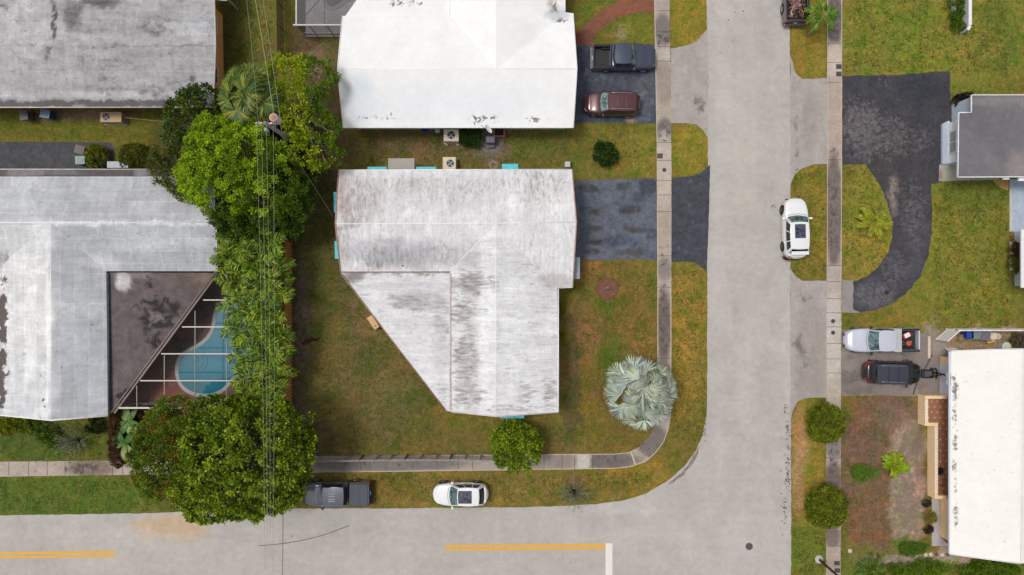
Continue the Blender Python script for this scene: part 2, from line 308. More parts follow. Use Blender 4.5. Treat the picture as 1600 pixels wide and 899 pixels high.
# roads: one continuous sheet per surface; outlines in photo pixels
road = [(-620, 807), (0, 805.5), (120, 804), (240, 802), (300, 799), (470, 795), (600, 794.5), (800, 793), (880, 791), (930, 788), (975, 782), (1010, 771), (1045, 750), (1070, 728), (1088, 703), (1098, 680), (1103, 655), (1105, 620), (1105, 430), (1106, 250), (1106, 100), (1104, 0), (1104, -560),
        (1233, -560), (1234, 90), (1236, 180), (1235, 300), (1235, 500), (1236, 700), (1236, 899), (1236, 1350), (-620, 1350)]
stains = [(1231, 690, 5, 60, .33), (1229, 760, 6, 40, .3)]
rb = [(1160, 120, 20, 60, (182, 176, 172), .5), (1210, 560, 18, 120, (180, 172, 168), .5), (1135, 560, 16, 120, (178, 170, 168), .4), (600, 830, 120, 10, (182, 174, 170), .4), (1010, 860, 60, 16, (176, 168, 164), .4), (265, 826, 60, 20, (196, 170, 140), .9), (1170, 850, 200, 60, (190, 182, 180), .4), (1128, 300, 14, 400, (196, 188, 184), .5), (1200, 300, 12, 400, (182, 174, 170), .4), (1165, 300, 14, 400, (194, 184, 176), .5), (560, 878, 500, 12, (188, 178, 170), .5), (100, 836, 200, 8, (196, 188, 186), .5), (980, 795, 60, 8, (200, 192, 190), .6)]
tag(sheet('road', road, .006, M_road, painted((185, 179, 174), rb, stains=stains, st0=.0), .03, .5), kind='structure')
# aprons between the road and the pavements
ap = painted((172, 164, 160), [(1265, 190, 12, 60, (150, 142, 138), .5), (1268, 560, 24, 90, (158, 148, 142), .7)], stains=[(1092, 158, 10, 22, .62), (1245, 205, 7, 60, .5), (1250, 560, 14, 50, .42), (1262, 480, 14, 30, .3), (1340, 560, 60, 40, .3)], warp=5)
tag(sheet('driveway_apron', [(1048, 76), (1068, 73), (1088, 65), (1101, 50), (1106, 45), (1106, 216), (1100, 205), (1088, 194), (1070, 192.5), (1048, 193)], .010, M_apron, ap, .03), kind='structure')
tag(sheet('driveway_apron', [(1235, 85), (1242, 113), (1254, 124), (1293, 122), (1293, 257), (1272, 257), (1252, 264), (1241, 274), (1235, 290)], .010, M_apron, ap, .03), kind='structure')
tag(sheet('driveway_apron', [(1235, 420), (1243, 432), (1254, 438.5), (1292, 439), (1292, 621), (1258, 622), (1246, 628), (1237, 645), (1235, 660)], .010, M_apron, ap, .03), kind='structure')
tag(sheet('driveway_apron', [(1048, 278), (1085, 275), (1098, 268), (1110, 257), (1107, 350), (1104.5, 425), (1086, 410), (1070, 409), (1048, 410)], .011, M_asph, painted((72, 74, 82), stains=[(1080, 290, 20, 12, .3), (1080, 340, 30, 50, .2), (1065, 390, 12, 20, .25)], warp=5), .03), kind='structure')
# pavements
lw = painted((178, 166, 154), [(1035, 8, 12, 8, (170, 160, 150), 1), (1036, 46, 14, 26, (128, 120, 116), 1), (1036, 86, 14, 10, (190, 180, 170), 1), (1037, 130, 14, 36, (160, 148, 136), 1), (1038, 205, 14, 20, (124, 114, 110), 1), (1038, 265, 16, 60, (190, 178, 166), 1), (1038, 360, 14, 36, (176, 160, 146), .9), (1037, 420, 13, 18, (140, 130, 124), .9), (1037, 510, 12, 60, (120, 106, 100), 1), (1037, 600, 14, 40, (134, 122, 116), 1), (1020, 690, 26, 26, (126, 116, 112), 1), (950, 720, 50, 14, (120, 112, 108), 1), (912, 720, 11, 16, (196, 188, 180), 1), (874, 720, 26, 14, (150, 138, 132), 1), (780, 720, 40, 14, (168, 160, 154), .9), (600, 724, 130, 14, (128, 122, 120), 1)],
             stains=[(1037, 60, 14, 20, .4), (1037, 400, 12, 40, .3), (1037, 500, 12, 70, .4), (1000, 700, 40, 24, .3), (950, 720, 40, 14, .35), (600, 722, 130, 12, .3), (1037, 205, 12, 20, .4)], warp=2)
tag(sheet('pavement', [(1021.5, -560), (1022, 0), (1026, 225), (1027, 420), (1027, 560), (1028, 640), (1024, 665), (1012, 685), (998, 699), (982, 707), (960, 709), (800, 710), (470, 713), (470, 739), (800, 735), (960, 732.5), (985, 730), (1008, 722), (1025, 708), (1038, 690), (1045, 670), (1048, 650), (1049, 560), (1049, 225), (1046, 0), (1045, -560)], .022, M_walk, lw, .02, .22), kind='structure')
rw = painted((178, 164, 154), [(1304, 30, 14, 36, (106, 98, 98), 1.2), (1304, 96, 14, 26, (200, 184, 172), 1), (1304, 180, 14, 60, (180, 162, 150), 1), (1303, 330, 13, 88, (116, 104, 100), 1.2), (1303, 430, 14, 16, (178, 166, 156), 1), (1302, 530, 14, 76, (196, 186, 178), 1), (1302, 610, 14, 20, (186, 172, 158), 1), (1302, 690, 13, 30, (142, 132, 128), 1), (1302, 750, 13, 30, (120, 106, 96), 1), (1300, 838, 13, 18, (126, 112, 104), 1), (1300, 880, 13, 22, (176, 158, 146), 1)],
             stains=[(1304, 30, 14, 36, .4), (1303, 330, 13, 90, .42), (1303, 240, 12, 20, .3), (1302, 700, 12, 60, .4)], warp=2)
tag(sheet('pavement', [(1293, -560), (1292, 300), (1291, 600), (1290, 1350), (1312, 1350), (1314, 600), (1315.5, 300), (1316, -560)], .022, M_walk, rw, .015, .22), kind='structure')
tag(sheet('pavement', [(-620, 721.5), (0, 721.5), (178, 720), (225, 721), (300, 722), (300, 742), (225, 741.5), (0, 745), (-620, 746)], .022, M_walk, painted((180, 166, 156), [(140, 732, 38, 14, (140, 124, 114), 1), (205, 732, 14, 14, (186, 174, 162), 1)], stains=[(130, 732, 40, 10, .5), (60, 732, 50, 12, .2)], warp=3), .02, .22), kind='structure')
# pale worn rims of the pavements and the joints between slabs
M_rim = simple('worn_edge', A(196, 180, 160), .9, var=.15, scale=8); M_joint = simple('joint_dirt', A(96, 86, 80), .95, var=.1)
mb = MB(); rim = MB()
def strip(m, pts, wd, z):
    P = [R(*p) for p in pts]; L_, R_ = [], []
    for i, p in enumerate(P):
        d = (P[min(i+1, len(P)-1)] - P[max(i-1, 0)]).normalized(); n = Vector((-d.y, d.x, 0))*wd/2
        L_.append((p.x+n.x, p.y+n.y, z)); R_.append((p.x-n.x, p.y-n.y, z))
    k = len(P); m.add(R_+L_, [(i, i+1, k+i+1, k+i) for i in range(k-1)])
for y in (17, 50, 73, 96, 223, 251, 282, 305, 331, 400, 449, 494, 560, 600): strip(mb, [(1026, y), (1049, y)], .04, .0265)
for y in (68, 98, 129, 250, 415, 440, 467, 489, 511, 537, 561, 583, 690, 716, 746, 831, 853): strip(mb, [(1291.5, y), (1314.5, y)], .04, .0265)
for x in (564, 578, 645, 682, 716, 738, 850, 878, 898, 926): strip(mb, [(x, 710.5), (x, 734)], .045, .0265)
for x in (14, 45, 74, 102, 144, 176, 192, 217): strip(mb, [(x, 721.5), (x, 743)], .045, .0265)
strip(rim, [(986, 707), (993, 727)], .14, .0285)
strip(rim, [(1022.6, 0), (1026.6, 225), (1027.6, 420), (1027.8, 560)], .07, .0265); strip(rim, [(1048, 450), (1048.2, 560), (1047.4, 650), (1044, 670), (1037, 690), (1024, 707.5), (1007.5, 721.3), (985, 729.3), (960, 731.8), (800, 734.3), (560, 737)], .07, .0265)
strip(rim, [(850, 710.6), (960, 709.8), (982, 707.8), (998, 699.8)], .06, .0265); strip(rim, [(1315, 0), (1314.6, 300), (1313.8, 440)], .06, .0265); strip(rim, [(1293, 0), (1292.4, 420)], .05, .0265)
tag(mb.build('pavement_joints', M_joint), kind='structure'); tag(rim.build('pavement_rim', M_rim), kind='structure')
# driveways
d1 = painted((74, 80, 94), [(1005, 150, 24, 40, (98, 100, 106), .5), (960, 128, 60, 12, (90, 92, 100), .5), (985, 188, 9, 5, (170, 150, 130), .9)], stains=[(930, 118, 30, 14, .45), (1000, 165, 24, 30, .42), (1015, 125, 14, 8, .4), (1015, 185, 6, 4, .6)], warp=6)
tag(sheet('driveway', [(894, 72), (925, 71), (1000, 69), (1027, 70), (1027, 192.5), (990, 193), (940, 191), (894, 193)], .012, M_asph, d1, .03), kind='structure')
d2b = [(920, 295, 14, 7, (56, 52, 48), .95), (921, 330, 15, 7, (64, 60, 54), .95), (984, 329, 17, 7, (60, 56, 50), .9), (928, 358, 15, 5, (62, 58, 54), .9), (990, 358, 20, 5, (74, 68, 60), .9), (928, 379, 14, 4, (38, 36, 38), 1), (927, 394, 14, 4, (58, 54, 52), .9), (990, 393, 20, 5, (82, 74, 64), .9), (975, 293, 14, 6, (70, 66, 62), .8), (1012, 292, 16, 14, (66, 68, 76), 1), (1000, 308, 10, 8, (62, 66, 78), .9), (962, 376, 20, 9, (70, 76, 94), .9), (990, 378, 9, 8, (72, 80, 104), .7), (912, 312, 20, 7, (84, 92, 112), .7), (915, 345, 10, 60, (88, 94, 108), .6), (960, 318, 20, 8, (84, 92, 110), .5), (1018, 368, 8, 9, (70, 76, 92), .6)]
tag(sheet('driveway', [(892, 284), (930, 282), (980, 280), (1027, 278), (1027, 407), (980, 405), (940, 407), (892, 405)], .012, M_asph, painted((98, 103, 115), [(*b[:5], b[5]*.8) for b in d2b], stains=[(960, 340, 70, 60, .22)], warp=5), .03, .2), kind='structure')
D3 = [(1316, 119), (1350, 118), (1395, 118), (1440, 114), (1484, 111), (1485, 150), (1487, 190), (1480, 225), (1470, 284), (1455, 288), (1456, 320), (1456, 365), (1450, 400), (1438, 432), (1420, 455), (1392, 476), (1362, 486), (1345, 488), (1333, 484), (1333, 440), (1352, 434), (1372, 418), (1388, 395), (1394, 370), (1394, 348), (1386, 315), (1372, 285), (1360, 268), (1352, 257), (1316, 257)]
d3 = painted((70, 69, 74), [(1440, 140, 40, 24, (58, 60, 68), .8), (1395, 305, 9, 28, (150, 132, 124), .85), (1430, 360, 20, 60, (86, 84, 92), .6), (1365, 462, 30, 20, (98, 96, 102), .9), (1400, 430, 30, 30, (84, 82, 92), .7), (1400, 250, 40, 24, (72, 70, 72), .7)],
             stains=[(1345, 195, 36, 44, .78), (1385, 215, 46, 42, .62), (1430, 222, 40, 26, .5), (1380, 128, 12, 12, .45), (1425, 330, 24, 60, .5), (1370, 460, 40, 20, .5), (1400, 420, 30, 30, .45), (1395, 300, 12, 30, .5), (1350, 240, 30, 16, .6)], st0=.12, warp=8)
tag(sheet('driveway', D3, .012, M_asph2, d3, .05), kind='structure')
tag(sheet('driveway', [(1315.5, 437), (1334, 438.5), (1334, 484.5), (1345, 488.5), (1330, 489), (1315.5, 488.5)], .010, M_apron, painted((150, 144, 140), warp=4), .02), kind='structure')
tag(sheet('driveway', [(1314.5, 515), (1340, 516), (1390, 519), (1437, 521), (1462, 524), (1482, 523), (1482, 617), (1430, 619), (1380, 618), (1314.5, 619)], .012, M_apron, painted((142, 132, 126), [(1340, 610, 24, 8, (112, 104, 98), .7), (1330, 590, 24, 12, (128, 118, 112), .7), (1470, 540, 14, 14, (168, 156, 148), .7)], stains=[(1322, 590, 22, 14, .65), (1350, 612, 40, 8, .45), (1430, 548, 30, 26, .35), (1450, 606, 30, 12, .35), (1325, 545, 14, 30, .35)], warp=6), .06, .25), kind='structure')
tag(sheet('driveway', [(-160, 221), (0, 222), (120, 222), (172, 223), (179, 232), (178, 262), (100, 285), (-160, 285)], .012, M_asph, painted((82, 82, 86), warp=6), .03), kind='structure')
bp_ = painted((138, 92, 72), [(960, 12, 50, 14, (150, 96, 72), .8), (915, 60, 18, 14, (124, 80, 70), .8)], warp=5)
M_brick = surf('brick_path', .9, var=((2, .1),), fine=(28, .16), brick=(.22, .11, .18), seam=(.8,), stain=A(170, 150, 130), contrast=4, bump=.3)
tag(sheet('garden_path', [(1022, -6), (1023, 19), (990, 21), (968, 27), (950, 38), (936, 50), (928, 60), (925, 70), (894, 70), (894, 55), (908, 46), (916, 36), (932, 22), (950, 10), (966, 2), (985, -6)], .011, M_brick, bp_, .03, .2), kind='structure')
tag(sheet('road_edge_dirt', [(1094, 694), (1087, 707), (1077, 724), (1064, 739), (1052, 749), (1047, 752), (1043, 757), (1052, 754), (1068, 742), (1082, 725), (1091, 710)], .0105, M_asph, painted((140, 130, 122), warp=3), .05, .2), kind='structure')
# small marks on the road
M_yel = simple('yellow_road_paint', A(228, 172, 52), .7, var=.09, scale=7); M_wht = simple('white_road_paint', A(232, 226, 220), .7, var=.05, scale=6)
mk = MB()
for (a, b, c) in (((-160, 867), (0, 864.5), (179.5, 862.5)), ((-160, 873.5), (0, 871), (179, 868.8))): strip(mk, [a, b, c], .20, .0105)
for (a, b) in (((696, 853.3), (945.5, 851.6)), ((696, 858.9), (945, 856.8))): strip(mk, [a, b], .20, .0105)
tag(mk.build('yellow_line', M_yel), kind='structure')
mk = MB(); strip(mk, [(951.5, 849), (951.5, 1020)], .58, .0105); tag(mk.build('stop_line', M_wht), kind='structure')
mk = MB(); arc = [(405, 853)] + [(400+145*t, 853-8*t-24*t**2.4) for t in np.linspace(.1, 1, 14)]
strip(mk, arc, .07, .0105); strip(mk, [(442.5, 797), (442, 850), (441, 960)], .06, .0115)
tag(mk.build('road_cracks', simple('crack_dirt', A(118, 108, 104), .95, var=.3, scale=4)), kind='structure')
# ---------------------------------------------------------------- houses
M_trim = simple('white_trim', A(236, 236, 238), .6, var=.05); M_trimold = simple('weathered_trim', A(206, 196, 188), .8, var=.15, scale=2)
M_glass = simple('window_glass', (.03, .04, .05), .08, var=.3, scale=1.5, spec=.7)
M_orange = simple('orange_stucco', A(255, 176, 112), .9, var=.06, bump=.2); M_peach = simple('peach_stucco', A(255, 214, 170), .9, var=.05, bump=.2)
M_turq = simple('turquoise_paint', A(96, 208, 222), .5, var=.06); M_bluegrey = simple('blue_grey_stucco', A(182, 194, 210), .85, var=.05)
M_brownw = simple('brown_stucco', A(140, 122, 112), .9, var=.08); M_creamw = simple('cream_stucco', A(214, 204, 190), .9, var=.05)
M_black = simple('black_plastic', (.012, .012, .014), .5, var=.2); M_steel = simple('galvanised_steel', A(150, 156, 162), .45, metal=.5, var=.1)
def seg_frame(p0, p1):
    p0, p1 = Vector(p0[:2]), Vector(p1[:2]); d = (p1-p0).normalized(); n = Vector((d.y, -d.x)); return p0, p1, d, n
def window(root, p0, p1, t, wd, z0, z1, frame=None, awn=None, name='window', pane=None):
    """a window centred at fraction t of the wall from p0 to p1; the outside lies to the right of p0->p1"""
    a, b, d, n = seg_frame(p0, p1); c = a.lerp(b, t); rz = math.atan2(d.y, d.x); m = MB()
    def loc(u, v): return Vector((c.x+d.x*u+n.x*v, c.y+d.y*u+n.y*v))
    for u in (-wd/2, wd/2): q = loc(u, .02); m.box((q.x, q.y, (z0+z1)/2), (.08, .10, z1-z0), rz)
    q = loc(0, .02)
    for z in (z0, z1): m.box((q.x, q.y, z), (wd+.1, .12, .09), rz)
    m.box((q.x, q.y, (z0+z1)/2), (.04, .08, z1-z0-.1), rz)
    fr = m.build(name, frame or M_trim, root, True); g = MB(); q = loc(0, .012); g.box((q.x, q.y, (z0+z1)/2), (wd-.06, .03, z1-z0-.06), rz)
    pn = g.build('pane', pane or M_glass, None); pn.data.transform((Matrix.Translation(root.location) @ root.rotation_euler.to_matrix().to_4x4()).inverted()); pn.parent = fr
    if awn:
        k = MB(); out = awn; top = loc(0, .03); zt = z1+.12; hw = wd/2+.12
        P = [loc(-hw, .03), loc(hw, .03), loc(hw, out), loc(-hw, out)]
        k.loft([[(P[0].x, P[0].y, zt), (P[1].x, P[1].y, zt), (P[2].x, P[2].y, zt-.5), (P[3].x, P[3].y, zt-.5)],
                [(P[0].x, P[0].y, zt+.05), (P[1].x, P[1].y, zt+.05), (P[2].x, P[2].y, zt-.45), (P[3].x, P[3].y, zt-.45)]], cap=True)
        for v_ in np.arange(.12, out, .13):
            e_ = loc(0, v_); k.box((e_.x, e_.y, zt+.06-.5*(v_-.03)/(out-.03)), (2*hw, .035, .035), rz)
        k.build('awning', M_turq, root, True)
    return fr
def door(root, p0, p1, t, wd, h, mat, name='door'):
    a, b, d, n = seg_frame(p0, p1); c = a.lerp(b, t); rz = math.atan2(d.y, d.x); m = MB()
    m.box((c.x+n.x*.02, c.y+n.y*.02, h/2+.02), (wd, .08, h), rz, bev=.01); o = m.build(name, mat, root, True)
    k = MB(); q = c + d*(wd/2-.12) + n*.08; k.box((q.x, q.y, 1.0), (.10, .05, .05), rz)
    ho = k.build('handle', M_steel, None); ho.data.transform((Matrix.Translation(root.location) @ root.rotation_euler.to_matrix().to_4x4()).inverted()); ho.parent = o
    return o
def gable(m, p0, p1, z0, zr, t=.14, frac=.5):
    a, b, d, n = seg_frame(p0, p1); c = a.lerp(b, frac); tr = []
    for off in (0, -t): tr.append([(a.x+n.x*off, a.y+n.y*off, z0), (b.x+n.x*off, b.y+n.y*off, z0), (c.x+n.x*off, c.y+n.y*off, zr)])
    m.loft(tr, cap=True)
def P3(*pts): return [R(*p) for p in pts]
def G(px, py): return R(px, py, 0)
BASEW = (230, 229, 231)
st_roof = dict(rough=.85, bump=.15)
M_rv = surf('whitewashed_roof_streaked_down', var=((.5, .06), (1.6, .07), (5, .07)), fine=(22, .07), streak=[(1.0, .10, 1), (1.5, .03, 1), (4.5, .7, 1)], streak_amt=.085, stain=A(138, 135, 133), stain_scale=2.2, stain_map=(1.9, .65, 1), contrast=1.5, thr=.80, brick=(7.0, 1.75, .03), brick_rot=PI/2, seam=(1.10,), **st_roof)
M_rh = surf('whitewashed_roof_streaked_across', var=((.5, .06), (1.6, .07), (5, .07)), fine=(22, .07), streak=[(.10, 1.0, 1), (.03, 1.5, 1), (.7, 4.5, 1)], streak_amt=.085, stain=A(136, 131, 128), stain_scale=2.2, stain_map=(.5, 2.2, 1), contrast=1.5, thr=.80, brick=(7.0, 1.75, .03), seam=(1.10,), **st_roof)
# --- the white-washed house in the middle of the picture
hr = thing('house', 'middle house with a streaked off-white roof, slanting rear corner and turquoise window shutters', 'house', R(720, 440))
rj = (775, 349, 3.85)
polys = [P3((529, 266, 2.8), (894, 265, 2.8), (901, 347, 3.85), rj, (524, 350, 3.85)),
         P3((524, 350, 3.85), rj, (703, 425, 2.9), (532, 425, 2.9)),
         P3(rj, (775, 651, 3.85), (705, 644, 2.9), (703, 425, 2.9)),
         P3(rj, (901, 347, 3.85), (895, 450, 2.8), (871, 451, 2.8)),
         P3(rj, (871, 451, 2.8), (872.5, 645, 2.8), (775, 651, 3.85))]
rp = painted(BASEW, [(612, 392, 90, 20, (196, 194, 200), .75), (560, 310, 40, 40, (200, 192, 194), .6), (640, 404, 60, 18, (184, 182, 188), .7), (735, 560, 18, 120, (206, 200, 202), .6), (735, 400, 30, 24, (200, 196, 202), .7), (740, 445, 40, 14, (176, 170, 170), .7), (850, 300, 40, 30, (206, 202, 202), .5), (690, 300, 90, 30, (206, 202, 204), .5), (800, 520, 12, 160, (236, 236, 240), .7), (760, 500, 12, 170, (236, 236, 240), .8), (850, 360, 40, 60, (232, 230, 232), .6), (535, 300, 5, 60, (196, 160, 150), .5), (528, 390, 5, 40, (196, 160, 150), .5), (870, 440, 26, 12, (190, 180, 178), .6)],
             stains=[(555, 320, 26, 40, .34), (600, 290, 100, 22, .22), (720, 300, 60, 30, .14), (610, 400, 70, 16, .34), (585, 412, 14, 10, .5), (740, 440, 36, 18, .5), (722, 485, 22, 26, .5), (728, 560, 24, 60, .46), (730, 620, 30, 20, .45), (690, 395, 30, 20, .3), (860, 615, 12, 30, .40), (822, 615, 14, 26, .33), (840, 290, 46, 30, .28), (700, 290, 150, 20, .22), (536, 350, 10, 70, .3), (820, 420, 40, 26, .16), (865, 500, 10, 60, .2), (790, 640, 60, 6, .36), (545, 350, 20, 10, .4)], st0=.09, warp=8)
ro, un = gridded('roof', polys, [M_rv, M_rh], rp, .2, hr, mi=[0, 0, 1, 0, 1], thick=.16, under=('fascia', M_trimold))
rp2 = painted((230, 229, 232), [(550, 430, 16, 10, (150, 146, 148), .8), (660, 470, 40, 16, (196, 192, 196), .7), (640, 450, 60, 12, (212, 212, 216), .5), (690, 540, 12, 60, (206, 204, 208), .5)], stains=[(548, 436, 14, 10, .5), (620, 470, 16, 14, .42), (640, 475, 30, 14, .36), (690, 500, 14, 50, .32), (560, 460, 20, 20, .25), (590, 427, 60, 4, .5), (665, 427, 40, 4, .5), (690, 620, 14, 20, .3)], st0=.08, warp=8)
gridded('patio_roof', [P3((532, 424, 2.62), (702.5, 422, 2.72), (705, 643.5, 2.72), (697, 642, 2.62))], M_rh, rp2, .2, hr, thick=.12, under=('patio_fascia', M_trimold))
m = MB()
rg = [R(529, 350, 4.0), R(700, 350, 4.0)]
wallp = [G(539, 258), G(886, 257), G(886, 441), G(862, 443), G(862, 637), G(713, 637), G(713, 430), G(543, 430)]
wallp = [Vector((p.x, p.y)) for p in (R(540, 275, 2.7), R(884, 275, 2.7), R(884, 441, 2.7), R(862, 443, 2.7), R(862, 635, 2.7), R(712, 635, 2.7), R(712, 418, 2.7), R(543, 418, 2.7))]
m.prism(wallp, 0, 2.74); gable(m, wallp[0], wallp[7], 2.72, 3.62, frac=.53); gable(m, wallp[2], wallp[1], 2.72, 3.62, frac=.53); gable(m, wallp[5], wallp[4], 2.72, 3.6)
m.build('wall', M_creamw, hr, True)
m = MB()
for t in (.02, .35, .68, .98):
    q = R(534, 430, 2.5).lerp(R(696, 639, 2.5), t); m = MB(); m.box((q.x+.15, q.y, 1.25), (.12, .12, 2.5)); m.build('patio_post', M_trimold, hr, True)
# windows: outside is to the right of p0 -> p1
nW, nE, sE, sE2, sS, sSW, iC, sW = wallp
def at_px(p0, p1, px=None, py=None, z=2.3):
    s_ = F/(H-z); 
    if px is not None: return (((px-800)/s_) - p0.x)/(p1.x-p0.x)
    return (((449.5-py)/s_) - p0.y)/(p1.y-p0.y)
window(hr, nE, nW, at_px(nE, nW, px=588), 1.3, 1.2, 2.25, awn=.86); window(hr, nE, nW, at_px(nE, nW, px=665), 1.35, 1.2, 2.25, awn=.86)
window(hr, nE, nW, at_px(nE, nW, px=797), 1.05, 1.3, 2.3, awn=1.08)
window(hr, nW, sW, at_px(nW, sW, py=315), 1.4, 1.2, 2.25, awn=1.18); window(hr, nW, sW, at_px(nW, sW, py=390), 1.2, 1.2, 2.25, awn=1.18)
window(hr, sSW, sS, at_px(sSW, sS, px=800), 1.7, 1.2, 2.25, awn=1.1); window(hr, sSW, sS, .25, 1.2, 1.2, 2.2)
window(hr, sE2, sE2 if False else sS, .3, 1.5, 1.0, 2.2) if False else None
for t in (.25, .6): window(hr, sS, sE2, t, 1.6, 1.0, 2.2)
door(hr, sE, nE, .12, .95, 2.05, M_turq); window(hr, sE, nE, .5, 2.0, 1.0, 2.2)
m = MB(); a = R(896, 402, 2.2); b = R(905, 436, 2.2); m.box(((a.x+b.x)/2-.2, (a.y+b.y)/2, 2.2), (.95, a.y-b.y, .08)); m.box((b.x-.06, (a.y+b.y)/2, 2.13), (.05, a.y-b.y, .16)); m.build('door_canopy', simple('grey_canopy', A(150, 168, 178), .5), hr, True)
m = MB(); q = R(703, 534, 2.95); a = R(703.5, 428, 2.98); b = R(705, 643, 2.98); m.box((q.x, q.y, 2.98), (.12, a.y-b.y, .10)); 
m.build('gutter', simple('stained_gutter', A(214, 200, 194), .7, var=.2, scale=3), hr, True)
M_cap = simple('white_ridge_coat', A(244, 242, 243), .8, var=.10, scale=4); M_rake = simple('peeling_brown_edge', A(176, 142, 130), .85, var=.25, scale=4)
def line(root, name, mat, r_, *pts, dz=.0):
    m = MB(); m.tube([R(p[0], p[1], p[2]+dz-(r_*.75 if 'ridge' in name else 0)) for p in pts], r_, 6); return m.build(name, mat, root, True)
line(hr, 'ridge_cap', M_cap, .05, (524, 350, 3.85), (775, 349, 3.85), (901, 347, 3.85)); line(hr, 'ridge_cap', M_cap, .05, (775, 349, 3.85), (775, 651, 3.85))
line(hr, 'rake_edge', M_rake, .06, (529, 268, 2.82), (524, 350, 3.87), (532, 425, 2.9)); line(hr, 'rake_edge', M_rake, .05, (894, 267, 2.8), (901, 347, 3.86), (895, 449, 2.8))
line(hr, 'eave_edge', M_cap, .05, (529, 266, 2.8), (894, 265, 2.8)); line(hr, 'eave_edge', M_rake, .045, (532, 425, 2.9), (703, 425, 2.9)); line(hr, 'eave_edge', M_cap, .045, (872.5, 452, 2.8), (872.5, 644, 2.8))
line(hr, 'rake_edge', M_trimold, .05, (705, 644, 2.9), (775, 651, 3.85), (872, 645, 2.8)); line(hr, 'rake_edge', M_rake, .045, (532, 427, 2.62), (697, 641.5, 2.62))
line(hr, 'valley', M_cap, .035, (775, 349, 3.83), (703, 425, 2.9))
for (x, y) in ((605, 371), (611, 404), (630, 404), (637, 402), (629, 415.5), (563, 372)):
    a = R(x, y, 3.2 if y < 390 else 3.0); m = MB(); m.lathe((a.x, a.y, a.z-.1), [(.06, 0), (.06, .22)], 10); m.build('vent_pipe', M_black, hr, True)
# --- bright white house above it
ht = thing('house', 'top centre house with a bright white roof and a grey crack near its right corner', 'house', R(720, 60))
M_rw = surf('bright_white_roof', var=((.4, .03), (2.5, .02)), fine=(22, .03), streak=(.5, .6, 1), streak_amt=.035, stain=A(110, 104, 104), stain_scale=3.0, contrast=4, thr=.98, **st_roof)
T = (775, 108, 3.85)
polys = [P3((536, 200, 2.8), (896, 200, 2.8), (901.5, 108, 3.85), T, (527.5, 108, 3.85)),
         P3((527.5, 108, 3.85), T, (703, 24, 2.9), (535, 25, 2.9)),
         P3(T, (703, 24, 2.9), (703, -200, 2.9), (775, -200, 3.85)),
         P3(T, (901.5, 108, 3.85), (895.5, 21.5, 2.8), (883.5, 20.5, 2.8)),
         P3(T, (883.5, 20.5, 2.8), (883.5, -200, 2.8), (775, -200, 3.85))]
rp = painted((250, 250, 252), [(562, 155, 26, 40, (226, 234, 242), .8), (700, 160, 150, 30, (238, 241, 246), .6), (872, 22, 20, 9, (206, 208, 214), .9), (862, 8, 5, 14, (190, 180, 176), .8)],
             stains=[(866, 12, 5, 12, .55), (874, 30, 16, 6, .42), (620, 6, 24, 5, .36), (590, 184, 40, 6, .30), (750, 186, 18, 8, .42), (770, 184, 10, 5, .40), (840, 188, 30, 6, .32), (640, 2, 40, 4, .35), (613, 60, 3, 3, .4), (702, 38, 3, 3, .4)], warp=5)
gridded('roof', polys, M_rw, rp, .25, ht, thick=.16, under=('fascia', M_trim))
gridded('patio_roof', [P3((536, 30, 2.7), (702.5, 30, 2.72), (704, -200, 2.75), (700, -200, 2.7))], M_rw, rp, .25, ht, thick=.1, under=('patio_fascia', M_trim))
wp = [Vector((p.x, p.y)) for p in (R(547, 190, 2.7), R(886, 190, 2.7), R(886, 32, 2.7), R(873, 31, 2.7), R(873, -190, 2.7), R(712, -190, 2.7), R(712, 34, 2.7), R(547, 34, 2.7))]
m = MB(); m.prism(wp, 0, 2.74); gable(m, wp[7], wp[0], 2.72, 3.6); gable(m, wp[1], wp[2], 2.72, 3.6); m.build('wall', simple('pale_stucco', A(206, 212, 214), .9), ht, True)
for t in (.2, .62, .85): window(ht, wp[0], wp[1], t, 1.3, 1.1, 2.2)
for t in (.3, .7): window(ht, wp[7], wp[0], t, 1.1, 1.1, 2.2)
door(ht, wp[1], wp[2], .85, .95, 2.05, M_brownw); door(ht, wp[1], wp[2], .4, 4.4, 2.1, M_trim, 'garage_door')
# --- grey house, top left
hg = thing('house', 'top left house with a weathered grey roof and an orange side wall', 'house', R(100, 60))
M_rg = surf('grey_roof_rolls', var=((.45, .09), (1.4, .11), (4.5, .09)), fine=(22, .08), streak=[(.35, 2.0, 1), (2.6, .5, 1)], streak_amt=.10, stain=A(92, 88, 88), stain_scale=1.2, stain_map=(1, 1.6, 1), contrast=1.4, brick=(3.1, .95, .10), seam=(1.12,), thr=.78, **st_roof)
polys = [P3((-200, 167.5, 2.8), (334, 167.5, 2.8), (337, 72, 3.6), (-200, 72, 3.6)), P3((-200, 72, 3.6), (337, 72, 3.6), (333.5, -60, 2.8), (-200, -60, 2.8))]
rp = painted((178, 176, 179), [(112, 22, 16, 26, (132, 130, 132), .85), (40, 40, 40, 40, (196, 196, 196), .6), (210, 130, 90, 30, (170, 168, 172), .6), (160, 5, 30, 8, (120, 114, 112), .7), (84, 30, 3, 34, (92, 88, 88), .9), (250, 35, 60, 20, (168, 166, 168), .6), (300, 45, 30, 24, (200, 200, 204), .6), (130, 148, 160, 5, (204, 202, 204), .6), (270, 85, 70, 10, (176, 176, 174), .5)],
             stains=[(112, 25, 16, 24, .45), (84, 30, 3, 34, .75), (76, 82, 3, 12, .6), (129, 92, 3, 22, .45), (150, 2, 40, 10, .55), (150, 163, 260, 6, .95), (240, 160, 60, 5, .7), (170, 120, 24, 34, .28), (250, 140, 60, 14, .36), (240, 40, 26, 20, .34), (302, 122, 3, 12, .5), (160, 72.5, 200, 2.0, .45), (5, 10, 10, 10, .4)], st0=.10, warp=5)
